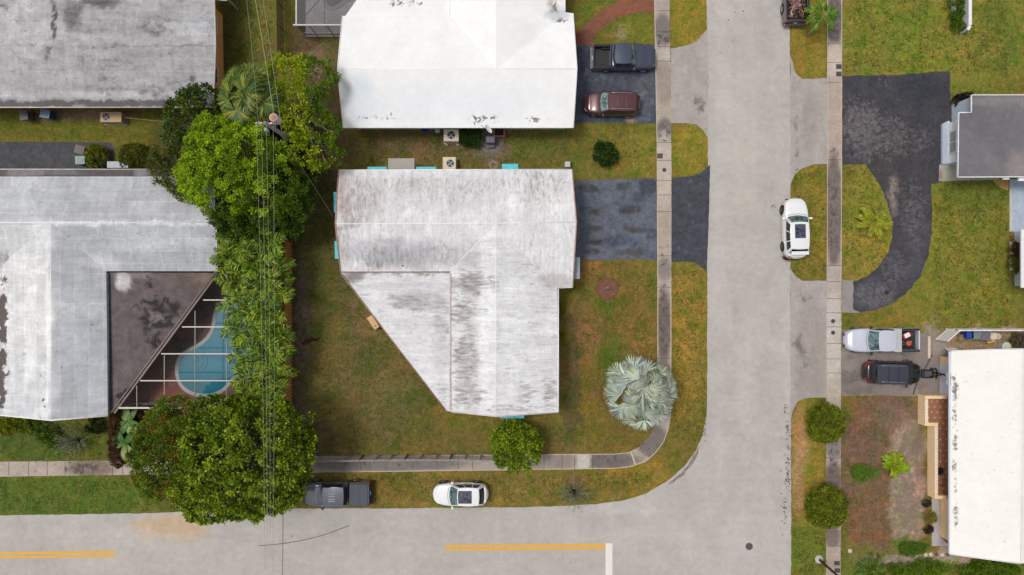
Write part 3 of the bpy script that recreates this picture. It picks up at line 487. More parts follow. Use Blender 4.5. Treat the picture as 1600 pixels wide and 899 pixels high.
gridded('roof', polys, M_rg, rp, .22, hg, thick=.16, under=('fascia', simple('pinkish_fascia', A(200, 186, 184), .8, var=.12)))
wp = [Vector((p.x, p.y)) for p in (G(348, 24), G(350, 147), G(-100, 147), G(-100, 24))]
m = MB(); m.prism(wp, 0, 2.74); gable(m, wp[1], wp[0], 2.72, 3.38); m.build('wall', M_orange, hg, True)
window(hg, wp[1], wp[0], .78, 1.3, 1.3, 2.2); window(hg, wp[1], wp[0], .16, 1.3, 1.3, 2.2)
for t in (.12, .5, .8): window(hg, wp[2], wp[1], t, 1.3, 1.1, 2.2)
m = MB(); a = R(346, -2, 2.5); m.box((a.x-.1, a.y+.9, 2.5), (1.1, 2.2, .12)); m.box((a.x+.35, a.y+.1, 1.25), (.1, .1, 2.5)); m.build('porch_roof', simple('grey_porch_roof', A(176, 176, 178), .8), hg, True)
line(hg, 'ridge_cap', simple('grey_ridge_joint', A(168, 166, 166), .9, var=.2, scale=3), .035, (-200, 72, 3.6), (337, 72, 3.6)); line(hg, 'rake_edge', M_trimold, .05, (334, 167, 2.8), (337, 72, 3.6), (333.5, -60, 2.8)); line(hg, 'eave_edge', simple('pale_pink_edge', A(214, 200, 200), .8, var=.1), .05, (-200, 168, 2.78), (334, 168, 2.78))
line(ht, 'ridge_cap', M_cap, .035, (527.5, 108, 3.85), (901.5, 108, 3.85)); line(ht, 'rake_edge', M_trim, .05, (536, 200, 2.8), (527.5, 108, 3.85), (535, 25, 2.9)); line(ht, 'rake_edge', M_trim, .05, (896, 200, 2.8), (901.5, 108, 3.85), (895.5, 21.5, 2.8), (883.5, 20.5, 2.8))
# --- L-shaped grey and white house, left, with the pool
hl = thing('house', 'left house with an L-shaped patchy grey and white roof beside the kidney pool', 'house', R(80, 450))
M_rl = surf('patched_rolls_across', var=((.45, .06), (1.3, .07), (4, .06)), fine=(22, .06), streak=[(.3, 1.6, 1), (2.2, .5, 1)], streak_amt=.11, stain=A(128, 126, 132), stain_scale=1.3, contrast=1.5, thr=.78, brick=(2.4, .98, .10), seam=(1.2,), **st_roof)
M_rl2 = surf('patched_rolls_down', var=((.45, .06), (1.3, .07), (4, .06)), fine=(22, .06), streak=[(1.6, .3, 1), (.5, 2.2, 1)], streak_amt=.11, stain=A(80, 66, 62), stain_scale=1.5, contrast=3.5, brick=(2.4, .98, .10), brick_rot=PI/2, seam=(1.2,), **st_roof)
Q = (79, 348, 3.75)
polys = [P3((-200, 276, 2.85), (333, 276, 2.85), (338, 348, 3.75), Q, (-200, 348, 3.75)),
         P3(Q, (338, 348, 3.75), (340, 424, 2.85), (166, 424, 2.85)),
         P3(Q, (166, 424, 2.85), (168.5, 650, 2.85), (80, 657, 3.75)),
         P3(Q, (80, 657, 3.75), (-10, 648, 2.85), (-10, 424, 2.85)),
         P3((-200, 348, 3.75), Q, (-10, 424, 2.85), (-200, 424, 2.85))]
rp = painted((188, 190, 195), [(40, 480, 42, 110, (232, 231, 230), 1.2), (35, 370, 45, 34, (222, 222, 224), .9), (50, 600, 40, 60, (220, 220, 223), .8), (125, 480, 45, 20, (204, 206, 209), .7), (120, 560, 46, 60, (190, 193, 200), .8), (40, 300, 50, 26, (204, 206, 210), .7), (75, 500, 5, 130, (240, 240, 240), .8), (70, 610, 8, 50, (238, 238, 240), .7), (240, 380, 90, 16, (200, 202, 206), .6), (240, 320, 80, 8, (188, 188, 194), .6), (200, 349, 150, 2.5, (236, 236, 238), .9), (160, 410, 26, 12, (220, 220, 224), .5), (10, 560, 12, 100, (236, 236, 238), .6)],  # whiter west slope, bluer east slope: sun and shade sides put into the colour
             stains=[(4, 500, 8, 44, .95), (6, 560, 6, 26, .7), (3, 600, 7, 50, .75), (4, 410, 10, 16, .45), (4, 440, 10, 10, .5), (100, 370, 12, 20, .26), (55, 310, 20, 30, .2), (325, 385, 10, 12, .22), (69, 626, 2.5, 2, .7), (253, 399, 2.5, 2.5, .7), (160, 420, 2.5, 2.5, .7)], st0=.06, warp=6)
gridded('roof', polys, [M_rl, M_rl2], rp, .22, hl, mi=[0, 0, 1, 1, 0], thick=.16, under=('fascia', M_trimold))
gridded('roof_edge_strip', [P3((-200, 264.5, 2.62), (331, 265, 2.62), (333, 275.6, 2.80), (-200, 275.6, 2.80))], M_rg, painted((98, 92, 92), [(40, 270, 30, 8, (140, 138, 140), .7), (100, 270, 30, 5, (130, 130, 134), .7), (220, 270, 10, 8, (150, 150, 156), .6)], warp=4), .25, hl, thick=.1, under=('edge_trim', M_trimold))
wp = [Vector((p.x, p.y)) for p in (G(350, 284), G(350, 414), G(186, 414), G(186, 628), G(42, 628), G(42, 414), G(-150, 414), G(-150, 284))]
m = MB(); m.prism(wp, 0, 2.74); gable(m, wp[1], wp[0], 2.72, 3.5); gable(m, wp[4], wp[3], 2.72, 3.42, frac=.585); m.build('wall', M_brownw, hl, True)
window(hl, wp[1], wp[0], .25, 1.3, 1.2, 2.2); window(hl, wp[1], wp[0], .72, 1.2, 1.2, 2.2)
for t in (.3, .75): window(hl, wp[4], wp[3], t, 1.5, 1.1, 2.2)
door(hl, wp[3], wp[2], .4, 1.8, 2.05, M_trim, 'patio_door'); window(hl, wp[2], wp[1], .4, 2, .9, 2.1)
M_dk = surf('dark_patio_roof', var=((.5, .14), (2, .16)), fine=(22, .12), streak=(.8, .8, 1), streak_amt=.12, stain=A(46, 42, 42), stain_scale=1.1, contrast=3, thr=1.0, **st_roof)
rp = painted((104, 94, 94), [(193, 440, 11, 16, (214, 210, 212), .8), (214, 432, 20, 6, (150, 140, 140), .6), (300, 440, 40, 14, (112, 98, 90), .7), (190, 600, 14, 40, (110, 102, 102), .8), (242, 500, 12, 14, (124, 114, 114), .8), (320, 436, 20, 8, (128, 112, 102), .6)],
             stains=[(250, 490, 38, 34, .55), (240, 530, 22, 24, .55), (194, 620, 14, 18, .7), (230, 440, 16, 12, .4), (270, 450, 20, 14, .35)], warp=8)
gridded('patio_roof', [P3((171, 426, 2.72), (340, 426.5, 2.72), (180, 645, 2.5), (171, 643, 2.6))], M_dk, rp, .2, hl, thick=.14, under=('patio_fascia', simple('brown_fascia', A(120, 106, 100), .8, var=.15)))
m = MB(); a = R(341, 427, 2.76); b = R(179, 646, 2.56); m.tube([a, b], .075, 6); a = R(335.5, 427, 2.76); b = R(174.5, 644, 2.56); m.tube([a, b], .05, 6); m.build('edge_beam', simple('worn_brown_beam', A(150, 134, 128), .8, var=.15), hl, True)
m = MB(); a = R(169.2, 427, 2.80); b = R(170.4, 642, 2.80); m.tube([a, b], .10, 6); m.build('gutter', simple('dark_blue_gutter', A(64, 76, 88), .7, var=.3, scale=3), hl, True)
line(hl, 'ridge_cap', M_cap, .06, (-200, 348, 3.75), (79, 348, 3.75), (338, 348, 3.75)); line(hl, 'ridge_cap', M_cap, .045, (79, 348, 3.75), (80, 657, 3.75)); line(hl, 'rake_edge', M_trimold, .055, (333, 276, 2.85), (338, 348, 3.77), (340, 424, 2.85)); line(hl, 'rake_edge', M_cap, .06, (-10, 648, 2.86), (80, 657, 3.76), (168.5, 650, 2.86)); line(hl, 'eave_edge', M_trimold, .05, (-200, 264.5, 2.64), (331, 265, 2.64))
# --- lower right house with the peach porch
hb = thing('house', 'lower right house with a warm white roof, peach walls and tiled porch', 'house', R(1540, 700))
M_rb = surf('warm_white_roof', var=((.4, .02), (2.5, .02)), fine=(22, .025), streak=(.6, 1.0, 1), streak_amt=.025, stain=A(118, 112, 108), stain_scale=3.4, contrast=2.2, thr=.88, **st_roof)
polys = [P3((1486.5, 548.5, 2.8), (1598, 545, 3.75), (1594, 881, 3.75), (1484.5, 866, 2.8)), P3((1598, 545, 3.75), (1720, 545, 2.8), (1716, 866, 2.8), (1594, 881, 3.75))]
rp = painted((247, 243, 238), [(1596, 720, 3, 170, (232, 226, 224), .6)], stains=[(1493, 610, 6, 18, .62), (1491, 650, 4, 26, .48), (1493, 690, 4, 20, .52), (1491, 730, 4, 14, .5), (1492, 760, 3, 16, .48), (1494, 806, 5, 22, .52), (1492, 590, 5, 8, .5), (1570, 850, 2, 2, .5)], warp=2.5)
gridded('roof', polys, M_rb, rp, .2, hb, thick=.16, under=('fascia', M_trim))
m = MB(); a = R(1484.6, 550, 2.72); b = R(1482.8, 866, 2.72); m.box(((a.x+b.x)/2, (a.y+b.y)/2, 2.72), (.16, a.y-b.y, .12)); m.build('gutter', simple('pale_gutter', A(214, 220, 232), .5), hb, True)
wp = [Vector((p.x, p.y)) for p in (G(1468, 556), G(1700, 556), G(1700, 848), G(1468, 845), )]
wp = [Vector((p.x, p.y)) for p in (G(1469, 557), G(1700, 557), G(1700, 846), G(1469, 838), G(1469, 774), G(1502, 774), G(1502, 618), G(1469, 618))]
m = MB(); m.prism(wp, 0, 2.74); gable(m, wp[3], wp[2], 2.72, 3.55, frac=.5); m.build('wall', M_peach, hb, True)
gd = door(hb, wp[0], wp[7], .58, 2.5, 2.2, simple('pale_garage_door', A(214, 220, 232), .5, var=.03), 'garage_door')
window(hb, wp[6], wp[5], .2, 1.4, 1.0, 2.1); door(hb, wp[6], wp[5], .5, 1.0, 2.05, M_brownw); window(hb, wp[6], wp[5], .8, 1.6, .9, 2.1); window(hb, wp[3], wp[2], .3, 1.2, 1.0, 2.1)
M_tile = surf('terracotta_porch_tiles', rough=.7, var=((1, .05),), fine=(28, .06), stain=A(130, 100, 84), contrast=5, bump=.1)
rp = painted((170, 122, 96), warp=3)
gridded('porch_floor', [[(R(x, y).x, R(x, y).y, .10) for x, y in ((1443, 620), (1501.5, 620), (1501.5, 773), (1454, 773), (1454, 656), (1443, 656))]], M_tile, rp, .2, hb, thick=.1, under=('porch_base', M_peach))
m = MB()
M_ti = simple('pale_tile', A(214, 176, 146), .6); M_ci = simple('grey_inlay', A(176, 168, 158), .7)
for i, yy in enumerate(np.arange(627, 770, 8.5)):
    for xx in (1450, 1459, 1468, 1477) if i % 2 else (1454.5, 1463.5, 1472.5):
        if yy > 654 and xx < 1456: continue
        p = G(xx, yy); m = MB(); m.box((p.x, p.y, .103), (.13, .13, .012), PI/4); m.build('tile_inlay', M_ti, hb, True)
m = MB(); path = [(1468, 618), (1436.5, 618), (1436.5, 659.5), (1451.5, 659.5), (1451.5, 771.5), (1468, 771.5)]; pw = [G(*p) for p in path]
cap = MB()
for i, (a, b) in enumerate(zip(pw, pw[1:])):
    d = (b-a); L_ = d.length; d.normalize(); ext = .13
    a2 = a - d*(ext if i > 0 else 0); b2 = b + d*((ext if i < 4 else 0) if i % 2 == 0 else -ext)
    if i % 2: a2 = a + d*ext
    m.wall(a2, b2, 0, 1.0, .26)
    if i in (1, 3):
        cap.wall(a2 + (d*.1 if i == 1 else d*.1), b2 - d*.2, 1.0, 1.02, .17)
        for t in np.arange(.2, L_-.3, .26): q_ = a + d*t; dots = MB(); dots.box((q_.x, q_.y, 1.026), (.05, .05, .014)); dots.build('cap_inlay', M_ci, hb, True)
m.build('porch_wall', M_peach, hb, True); cap.build('porch_wall_cap', simple('white_cap_tiles', A(240, 230, 216), .7), hb, True)
tag(sheet('walkway', [(1455.5, 773), (1468, 773), (1469, 838), (1484, 853), (1455.5, 853)], .03, M_apron, painted((182, 176, 176), warp=3), .01, .2), kind='structure')
line(hb, 'ridge_cap', M_trim, .04, (1598, 545, 3.75), (1594, 881, 3.75)); line(hb, 'rake_edge', M_trim, .05, (1484.5, 866, 2.82), (1594, 881, 3.76)); line(hb, 'eave_edge', M_trim, .05, (1486.5, 548.5, 2.8), (1598, 545, 3.76))
# --- grey-roofed blue house, upper right
hu = thing('house', 'upper right house with a dark grey roof, pale blue front and white window frames', 'house', R(1560, 230))
M_ru = surf('dark_grey_roof_rolls', var=((.45, .08), (2.2, .07)), fine=(22, .09), streak=(.8, .5, 1), streak_amt=.06, stain=A(150, 140, 138), stain_scale=1.3, contrast=2.2, brick=(5.0, .97, .025), seam=(.88,), **st_roof)
rp = painted((117, 114, 118), [(1590, 260, 18, 26, (150, 138, 136), .7), (1560, 158, 60, 8, (138, 136, 138), .6), (1595, 210, 12, 30, (116, 112, 118), .5)], stains=[(1575, 175, 6, 20, .35), (1592, 265, 16, 20, .35), (1598, 160, 4, 16, .4), (1532, 208, 2, 6, .35), (1540, 156, 50, 5, .2)], st0=.02, warp=5)
polys = [P3((1518, 148, 2.95), (1720, 148, 2.95), (1720, 213, 3.5), (1518, 213, 3.5)), P3((1518, 213, 3.5), (1720, 213, 3.5), (1720, 276, 2.95), (1497, 276.5, 2.95), (1497, 213, 3.5))]
polys = [P3((1518, 148.5, 2.95), (1720, 148.5, 2.95), (1720, 176, 3.02), (1518, 176, 3.02)), P3((1498, 176.3, 3.02), (1518, 176, 3.02), (1720, 176, 3.02), (1720, 276, 2.95), (1496.5, 277, 2.95))]
gridded('roof', polys, M_ru, rp, .22, hu, thick=.16, under=('fascia', M_trim))
m = MB()
for (a, b) in (((1518, 149, 3.0), (1518, 175.5, 3.05)), ((1498, 176, 3.05), (1496.7, 277, 3.0)), ((1496.7, 277, 3.0), (1700, 276.2, 3.0)), ((1498, 176.2, 3.05), (1518, 176, 3.05)), ((1518, 148.6, 3.0), (1700, 148.6, 3.0))):
    m.tube([R(*a), R(*b)], .045, 6)
m.build('roof_trim', M_trim, hu, True)
wp = [Vector((p.x, p.y)) for p in (G(1501, 166), G(1700, 166), G(1700, 268), G(1479.5, 268), G(1479.5, 191), G(1501, 191))]
wp = [Vector((p.x, p.y)) for p in (G(1487, 164.5), G(1700, 164.5), G(1700, 258), G(1479.5, 258), G(1479.5, 193), G(1487, 193))]
m = MB(); m.prism(wp, 0, 2.8); m.build('wall', M_bluegrey, hu, True)
M_pane2 = simple('grey_window_glass', A(150, 152, 154), .25, var=.1)
window(hu, wp[4], wp[3], .50, 1.75, .35, 1.3, pane=M_pane2); window(hu, wp[4], wp[3], .13, .6, .55, 1.25, pane=M_trim); window(hu, wp[4], wp[3], .88, .6, .5, 1.15, pane=M_trim)
window(hu, wp[3], wp[2], .3, 1.4, 1.0, 2.1)
m = MB(); a, b = G(1470, 195), G(1479, 257); m.prism([(a.x, a.y), (b.x-.02, a.y+.25), (b.x-.02, b.y), (a.x, b.y)], 0, .22); a, b = G(1480, 164), G(1487, 193)
m.build('front_step', M_bluegrey, hu, True)
m = MB(); a, b = G(1478.2, 191), G(1478.6, 257); m.box((a.x, (a.y+b.y)/2, .30), (.10, a.y-b.y, .16)); m.build('step_rail', M_trim, hu, True)
tag(sheet('porch_slab', [(1467.5, 257.5), (1497, 257.5), (1560, 258), (1560, 281), (1466, 283.5)], .03, M_apron, painted((176, 172, 158), [(1470, 275, 4, 8, (140, 100, 70), .5)], warp=3), .02, .2), kind='structure')
# lower wing of the same house
m = MB(); wq = [Vector((p.x, p.y)) for p in (G(1585, 362), G(1700, 362), G(1700, 447), G(1585, 447))]; m.prism(wq, 0, 2.5); m.build('wing_wall', M_bluegrey, hu, True)
m = MB(); a, b = R(1595, 359, 2.65), R(1720, 450, 2.65); m.box(((a.x+b.x)/2, (a.y+b.y)/2, 2.65), (b.x-a.x, a.y-b.y, .12)); m.build('wing_roof', M_trim, hu, True)
m = MB(); a, b = R(1592, 277, 2.8), R(1720, 283, 2.8); m.box(((a.x+b.x)/2, (a.y+b.y)/2, 2.72), (b.x-a.x, a.y-b.y, .16)); m.build('porch_beam', M_trim, hu, True)
m = MB(); a = R(1570, 279, 2.6); m.box((a.x, a.y, 2.7), (.5, .22, .12)); a = G(1574, 279); m.build('beam_bracket', M_trim, hu, True)
window(hu, wq[0], wq[3], .5, 1.6, 1.0, 1.9)
tag(sheet('porch_slab', [(1577, 280), (1720, 280), (1720, 362), (1577, 362)], .03, M_apron, painted((176, 188, 204), [(1578, 330, 4, 40, (206, 198, 180), .8)], warp=3), .01, .3), kind='structure')
tag(sheet('garden_bed', [(1549, 280), (1575, 280), (1576, 298), (1566, 296), (1556, 288)], .012, M_apron, painted((190, 150, 90), warp=3), .05, .2), kind='structure')
tag(sheet('garden_bed', [(1576, 362), (1585, 362), (1585, 447), (1583, 447), (1576, 430)], .010, M_grass, painted((124, 108, 60), warp=3), .03, .2), kind='structure')
pb = thing('window_planter', 'white planter box with brown and green plants against the blue wall on the right', 'planter', G(1581, 403))
m = MB(); m.box((0, 0, .30), (.42, 2.7, .60), bev=.03); m.build('box', simple('white_planter', A(214, 214, 216), .8), pb)
m = MB(); m.box((0, 0, .605), (.30, 2.5, .03)); m.build('soil', simple('planter_soil', A(88, 62, 46), .95, var=.3, scale=6), pb)
# --- corner of another property, top right edge
lw_ = thing('low_wall', 'low white wall beside a narrow hedge at the top right edge', 'wall', G(1500, 20))
m = MB(); a, b = G(1502, -60), G(1502, 46); m.box(((a.x)+.1, (a.y+b.y)/2, .46), (.2, a.y-b.y, .92)); a2 = G(1498.8, 53.3); m.wall((b.x+.1, b.y+.05), (a2.x+.1, a2.y), 0, .92, .16); m.build('wall', simple('lilac_white_wall', A(216, 214, 226), .8), lw_, True)
m = MB(); m.box((a.x+.1, (a.y+b.y)/2, .95), (.26, a.y-b.y, .06)); m.wall((b.x+.1, b.y-.08), (a2.x+.08, a2.y-.02), .925, .98, .22); m.build('coping', M_trim, lw_, True)
lk = thing('garden_curb', 'short white kerb on the lawn left of the narrow hedge', 'kerb', G(1489, 10))
m = MB(); a, b = G(1488.5, -60), G(1488.5, 25); m.box((a.x, (a.y+b.y)/2, .12), (.24, a.y-b.y, .24), bev=.02); m.build('curb', M_trim, lk, True)
# ---------------------------------------------------------------- vehicles (built along +x, then turned and placed)
def paintm(name, col, metal=.0, rough=.25, var=.03): return simple(name, col, rough, metal=metal, coat=1.0, var=var, scale=.8)
M_tyre = simple('tyre_rubber', (.018, .018, .019), .85, var=.2); M_rimm = simple('alloy_rim', A(196, 198, 202), .3, metal=.8, var=.05)
M_rimd = simple('dark_alloy_rim', A(110, 112, 116), .35, metal=.7, var=.05)
M_trimb = simple('black_trim', (.012, .012, .013), .45, var=.2); M_head = simple('headlight_glass', A(214, 220, 224), .1, var=.1, scale=9, coat=1)
M_tail = simple('red_taillight', A(190, 32, 36), .2, coat=1, var=.15, scale=8)
M_gdark = simple('dark_car_glass', (.012, .014, .018), .06, var=.4, scale=2.5, spec=.7)
def glassm(name, c1, c2, sc=2.6):  # mottled colour stands in for reflections and the interior behind the glass
    m, N, L = newmat(name); b = N['Principled BSDF']; b.inputs['Roughness'].default_value = .06; b.inputs['Coat Weight'].default_value = .6
    t = N.new('ShaderNodeTexCoord'); n = N.new('ShaderNodeTexNoise'); n.inputs['Scale'].default_value = sc; n.inputs['Detail'].default_value = 3; n.inputs['Distortion'].default_value = 1.2
    L.new(t.outputs['Object'], n.inputs['Vector']); r = N.new('ShaderNodeValToRGB'); e = r.color_ramp.elements
    e[0].position = .38; e[0].color = (*c1, 1); e[1].position = .66; e[1].color = (*c2, 1); L.new(n.outputs['Fac'], r.inputs[0]); L.new(r.outputs[0], b.inputs['Base Color']); return m
M_gteal = glassm('tinted_windscreen', A(40, 56, 60), A(118, 150, 148)); M_gpale = glassm('painted_reflection_windscreen', A(72, 96, 98), A(176, 196, 194)); M_sun = glassm('sunroof_glass', A(26, 32, 56), A(92, 92, 112), 2)
M_glite = glassm('pale_windscreen', A(96, 110, 116), A(206, 214, 216), 3.5)
def smooth_i(x, xp, fp):
    x = float(x)
    if x <= xp[0]: return fp[0]
    for i in range(len(xp)-1):
        if x <= xp[i+1]:
            t = (x-xp[i])/(xp[i+1]-xp[i]); t = t*t*(3-2*t); return fp[i]*(1-t)+fp[i+1]*t
    return fp[-1]
def body_rings(L, W, tops, nf, nr, x0, x1, zb=.24, crown=.03, n=44, nw=.0):
    rings = []
    for k in range(n+1):
        t = -math.cos(PI*k/n); xx = t*L/2
        if xx < x0-1e-6 or xx > x1+1e-6: continue
        e = nf if t > 0 else nr; w_ = W/2*max(1e-3, (1-abs(t)**e))**(.33 if t > 0 else .33)
        w_ *= 1 - nw*max(0, t)**2
        zt = smooth_i(xx, *tops); zm = .62*zt; zz = zb + .10*max(0, abs(t)-.93)/.07
        half = [(0, zt+crown), (.35, zt+crown*.9), (.62, zt+crown*.55), (.80, zt), (.90, zt-.03), (.955, zt-.08), (.985, zt-.18), (1.0, zm), (1.0, zm-.12), (.985, zz+.10), (.93, zz), (.5, zz)]
        ring = [(xx, y*w_, z) for y, z in half] + [(xx, -y*w_, z) for y, z in reversed(half[1:])]
        rings.append([Vector(p) for p in ring])
    return rings
def greenhouse(xb, xt, rt, rb, wb, wt, wbr, wtr, zb, zt, zrb=None):
    """xb/xt windscreen foot and head, rt/rb rear glass head and foot; half widths front / rear; heights of belt and roof"""
    zrb = zrb or zb
    def front(u, v, o=0):
        s = 2*u-1; x = (xb - .16*s*s)*(1-v) + (xt - .07*s*s)*v; w_ = wb*(1-v)+wt*v; z = zb*(1-v)+(zt - .03*s*s)*v + .05*math.sin(PI*v)
        return Vector((x+o*.7, s*w_, z+o*.7))
    def rear(u, v, o=0):
        s = 2*u-1; x = (rb + .12*s*s)*(1-v) + (rt + .05*s*s)*v; w_ = wbr*(1-v)+wtr*v; z = zrb*(1-v)+(zt-.02 - .03*s*s)*v + .03*math.sin(PI*v)
        return Vector((x-o*.8, s*w_, z+o*.5))
    def side(sg):
        def f(u, v, o=0):
            x0, x1 = rb+.12, xb-.16; y0, y1 = rt+.05, xt-.07
            x = (x0+(x1-x0)*u)*(1-v) + (y0+(y1-y0)*u)*v; bw = wbr+(wb-wbr)*u; tw = wtr+(wt-wtr)*u
            bul = .05*math.sin(PI*u); z = (zrb+(zb-zrb)*u)*(1-v) + (zt-.05+.02*math.sin(PI*u))*v
            w_ = bw*(1-v)+tw*v + bul + .025*math.sin(PI*v)
            return Vector((x, sg*(w_+o*.9), z+o*.3))
        return f
    return front, rear, side
def patch(m, f, u0, u1, v0, v1, o=0.0, nu=10, nv=5, flip=False, smooth=True):
    vs_ = [f(u0+(u1-u0)*i/nu, v0+(v1-v0)*j/nv, o) for j in range(nv+1) for i in range(nu+1)]
    fs = [(j*(nu+1)+i, j*(nu+1)+i+1, (j+1)*(nu+1)+i+1, (j+1)*(nu+1)+i) for j in range(nv) for i in range(nu)]
    if flip: fs = [g[::-1] for g in fs]
    m.add(vs_, fs, smooth)
def wheel(root, x, y, r, wd, rim):
    m = MB(); sg = 1 if y > 0 else -1; rings = []
    for (rr, yy) in ((r*.55, -wd/2), (r*.9, -wd/2), (r, -wd*.35), (r, wd*.35), (r*.92, wd/2), (r*.64, wd/2), (r*.62, wd/2-.03)):
        rings.append([Vector((x+rr*math.cos(2*PI*k/24), y+sg*yy, r+rr*math.sin(2*PI*k/24))) for k in range(24)])
    m.loft(rings, cap=True, smooth=True); t = m.build('wheel', M_tyre, root)
    g = MB(); yo = y+sg*(wd/2-.015); rings = []
    for (rr, yy) in ((r*.63, 0), (r*.60, .012), (r*.54, -.01), (.001, 0)): rings.append([Vector((x+rr*math.cos(2*PI*k/20), yo+sg*yy, r+rr*math.sin(2*PI*k/20))) for k in range(20)])
    g.loft(rings); 
    for k in range(5):
        a = 2*PI*k/5; g.box((x+math.cos(a)*r*.32, yo+sg*.012, r+math.sin(a)*r*.32), (r*.6, .02, r*.12), 0, ry=-a)
    g.build('rim', rim, t)
def arch(m, x, y, r):  # filled dark plate stands in for the shaded wheel opening
    sg = 1 if y > 0 else -1; ring = []
    for k in range(17):
        a = -.25+(PI+.5)*k/16; ring.append(Vector((x+r*math.cos(a), y, r*.86+r*math.sin(a))))
    n = len(ring); vs_ = ring + [Vector((p.x, p.y-sg*.12, p.z)) for p in ring]; m.add(vs_, [tuple(range(n))]+[(i, (i+1) % n, n+(i+1) % n, n+i) for i in range(n)])
def vehicle(label, cat, px, py, ang, L, W, hood, belt, roof, xb, xt, rt, rb, paint_, kind='suv', nf=5, nr=9, glass=M_gteal, rim=M_rimm, sun=None, bedh=None,
            name='parked_car', group='parked cars and trucks', wheelr=.35, roofm=None, wroof=.80, tailz=None, rails=False, cover=None, extras=None, tail_wrap=.25, trimlow=True, mirror=None):
    root = thing(name, label, cat, R(px, py, .0)*( (H-.8)/H ), math.radians(ang), group); root.location.z = 0.03
    hw = W/2; bed = kind == 'pickup'
    tops = ([-L/2, -L/2+.15, rb-.1, xb+.1, L/2-.45, L/2-.12, L/2], [(tailz or belt)-.30, (tailz or belt)-.06, belt, hood+.04, hood-.06, hood-.2, hood-.42])
    bedx = rb - .10 if bed else -L/2
    m = MB(); rings = body_rings(L, W, tops, nf, nr, bedx, L/2); m.loft(rings, cap=True, smooth=True)
    front, rear, side = greenhouse(xb, xt, rt, rb, hw*.90, hw*wroof, hw*(.92 if bed else .88), hw*(wroof-.02), (hood+belt)/2+.01, roof, belt)
    patch(m, front, 0, 1, 0, 1); patch(m, rear, 0, 1, 0, 1, flip=True)
    for sg in (1, -1): patch(m, side(sg), 0, 1, 0, 1, nu=14, flip=sg > 0)
    m.build('body', paint_, root)
    def rooff(u, v, o=0):
        s = 2*v-1; p = rear(v, 1); q_ = front(v, 1); x = p.x+(q_.x-p.x)*u; ww = p.y+(q_.y-p.y)*u
        return Vector((x, ww, roof-.03*s*s + .035*math.sin(PI*u)*(1-s*s*.4) - .02*(1-u) + o))
    m = MB(); patch(m, rooff, 0, 1, 0, 1, nu=12, nv=10); 
    # lip closing the small gap along the sides
    for sg in (1, -1):
        f = side(sg); e = [f(u/14, 1) for u in range(15)]; r_ = [rooff(u/14, 1 if sg > 0 else 0) for u in range(15)]
        m.add(e+r_, [(i, i+1, 16+i, 15+i) for i in range(14)], True)
    rm = m.build('roof_panel', roofm or paint_, root)
    m = MB(); patch(m, front, .04, .96, .05, .95, .012); m.build('windscreen', glass, root)
    m = MB(); patch(m, rear, .07, .93, .12, .92, .012, flip=True); m.build('rear_window', M_gdark, root)
    cuts = ((.06, .30), (.33, .62), (.65, .93)) if kind != 'pickup' else ((.07, .45), (.49, .93))
    for sg in (1, -1):
        for a, b in cuts:
            m = MB(); patch(m, side(sg), a, b, .10, .90, .012, nu=6, flip=sg > 0); m.build('side_window', M_gdark, root)
    if sun:
        m = MB(); patch(m, rooff, sun[0], sun[1], sun[2], 1-sun[2], .008, nu=8, nv=6); m.build('sunroof', M_sun, root)
    ax = L/2 - .19*L; arx = -L/2 + (.21 if not bed else .22)*L
    for x in (ax, arx):
        for sg in (1, -1): am = MB(); arch(am, x, sg*(hw+.004), wheelr*1.17); am.build('wheel_arch', M_trimb, root)
    for x in (ax, arx):
        for sg in (1, -1): wheel(root, x, sg*(hw-.10), wheelr, .24, rim)
    # lights sit on the rounded corners
    def corner(t0, t1, z0, z1, sg, out=.012):
        vs_ = []; n = 6
        for k in range(n+1):
            t = t0+(t1-t0)*k/n; e = nf if t > 0 else nr; w_ = hw*max(1e-3, (1-abs(t)**e))**(.33 if t > 0 else .33)
            for z, ins in ((z0, .995), (z1*.6+z0*.4, .985), (z1, .90)): vs_.append(Vector((t*(L/2)*1.004, sg*(w_*ins+out), z)))
        return vs_, [(3*i+j, 3*i+j+1, 3*i+j+4, 3*i+j+3) for i in range(n) for j in (0, 1)]
    for sg in (1, -1):
        m = MB(); m.add(*corner(.90, .985, hood-.36, hood-.13, sg), True); m.build('headlight', M_head, root)
        m = MB()
        if bed: m.box((-L/2+.06, sg*(hw-.10), (tailz or belt)-.26), (.14, .18, .42), bev=.02)
        else: m.add(*corner(-.985, -1+tail_wrap*.34, belt-.26, belt-.04, sg, .016), True)
        m.build('taillight', M_tail, root)
        m = MB(); mx = xb-.28; m.box((mx, sg*(hw+.10), belt+.07), (.16, .22, .15), bev=.03); m.box((mx+.02, sg*(hw-.02), belt+.02), (.08, .12, .06)); m.build('side_mirror', mirror or paint_, root)
        m = MB(); f = side(sg); pts = [f(u/10, 0, .02) for u in range(1, 11)]; m.tube(pts, .012, 4); m.build('window_trim', M_trimb if kind != 'pickup' else M_rimd, root)
        for u in (.32, .66): m = MB(); q_ = f(u, 0); m.box((q_.x, sg*(hw+.01), belt-.17), (.2, .03, .035), bev=.01); m.build('door_handle', paint_, root)
    # bonnet shut line, grille, number plate
    m = MB(); 
    pts = [Vector((xb+.10-.14*(s*s), s*hw*.80, smooth_i(xb+.10-.14*s*s, *tops)+.03-.028*s*s*1.1+.004)) for s in np.linspace(-1, 1, 9)]; m.tube(pts, .016, 4)
    m.build('wiper_cowl', M_trimb, root)
    m = MB(); m.box((L/2-.055, 0, .56), (.06, hw*1.0, .20), bev=.02); m.box((L/2-.045, 0, .34), (.07, hw*1.3, .10), bev=.02); m.build('grille', M_trimb, root)
    m = MB(); m.box((-L/2+(.02 if not bed else -.01), 0, .58), (.03, .32, .16)); m.build('number_plate', M_trim, root)
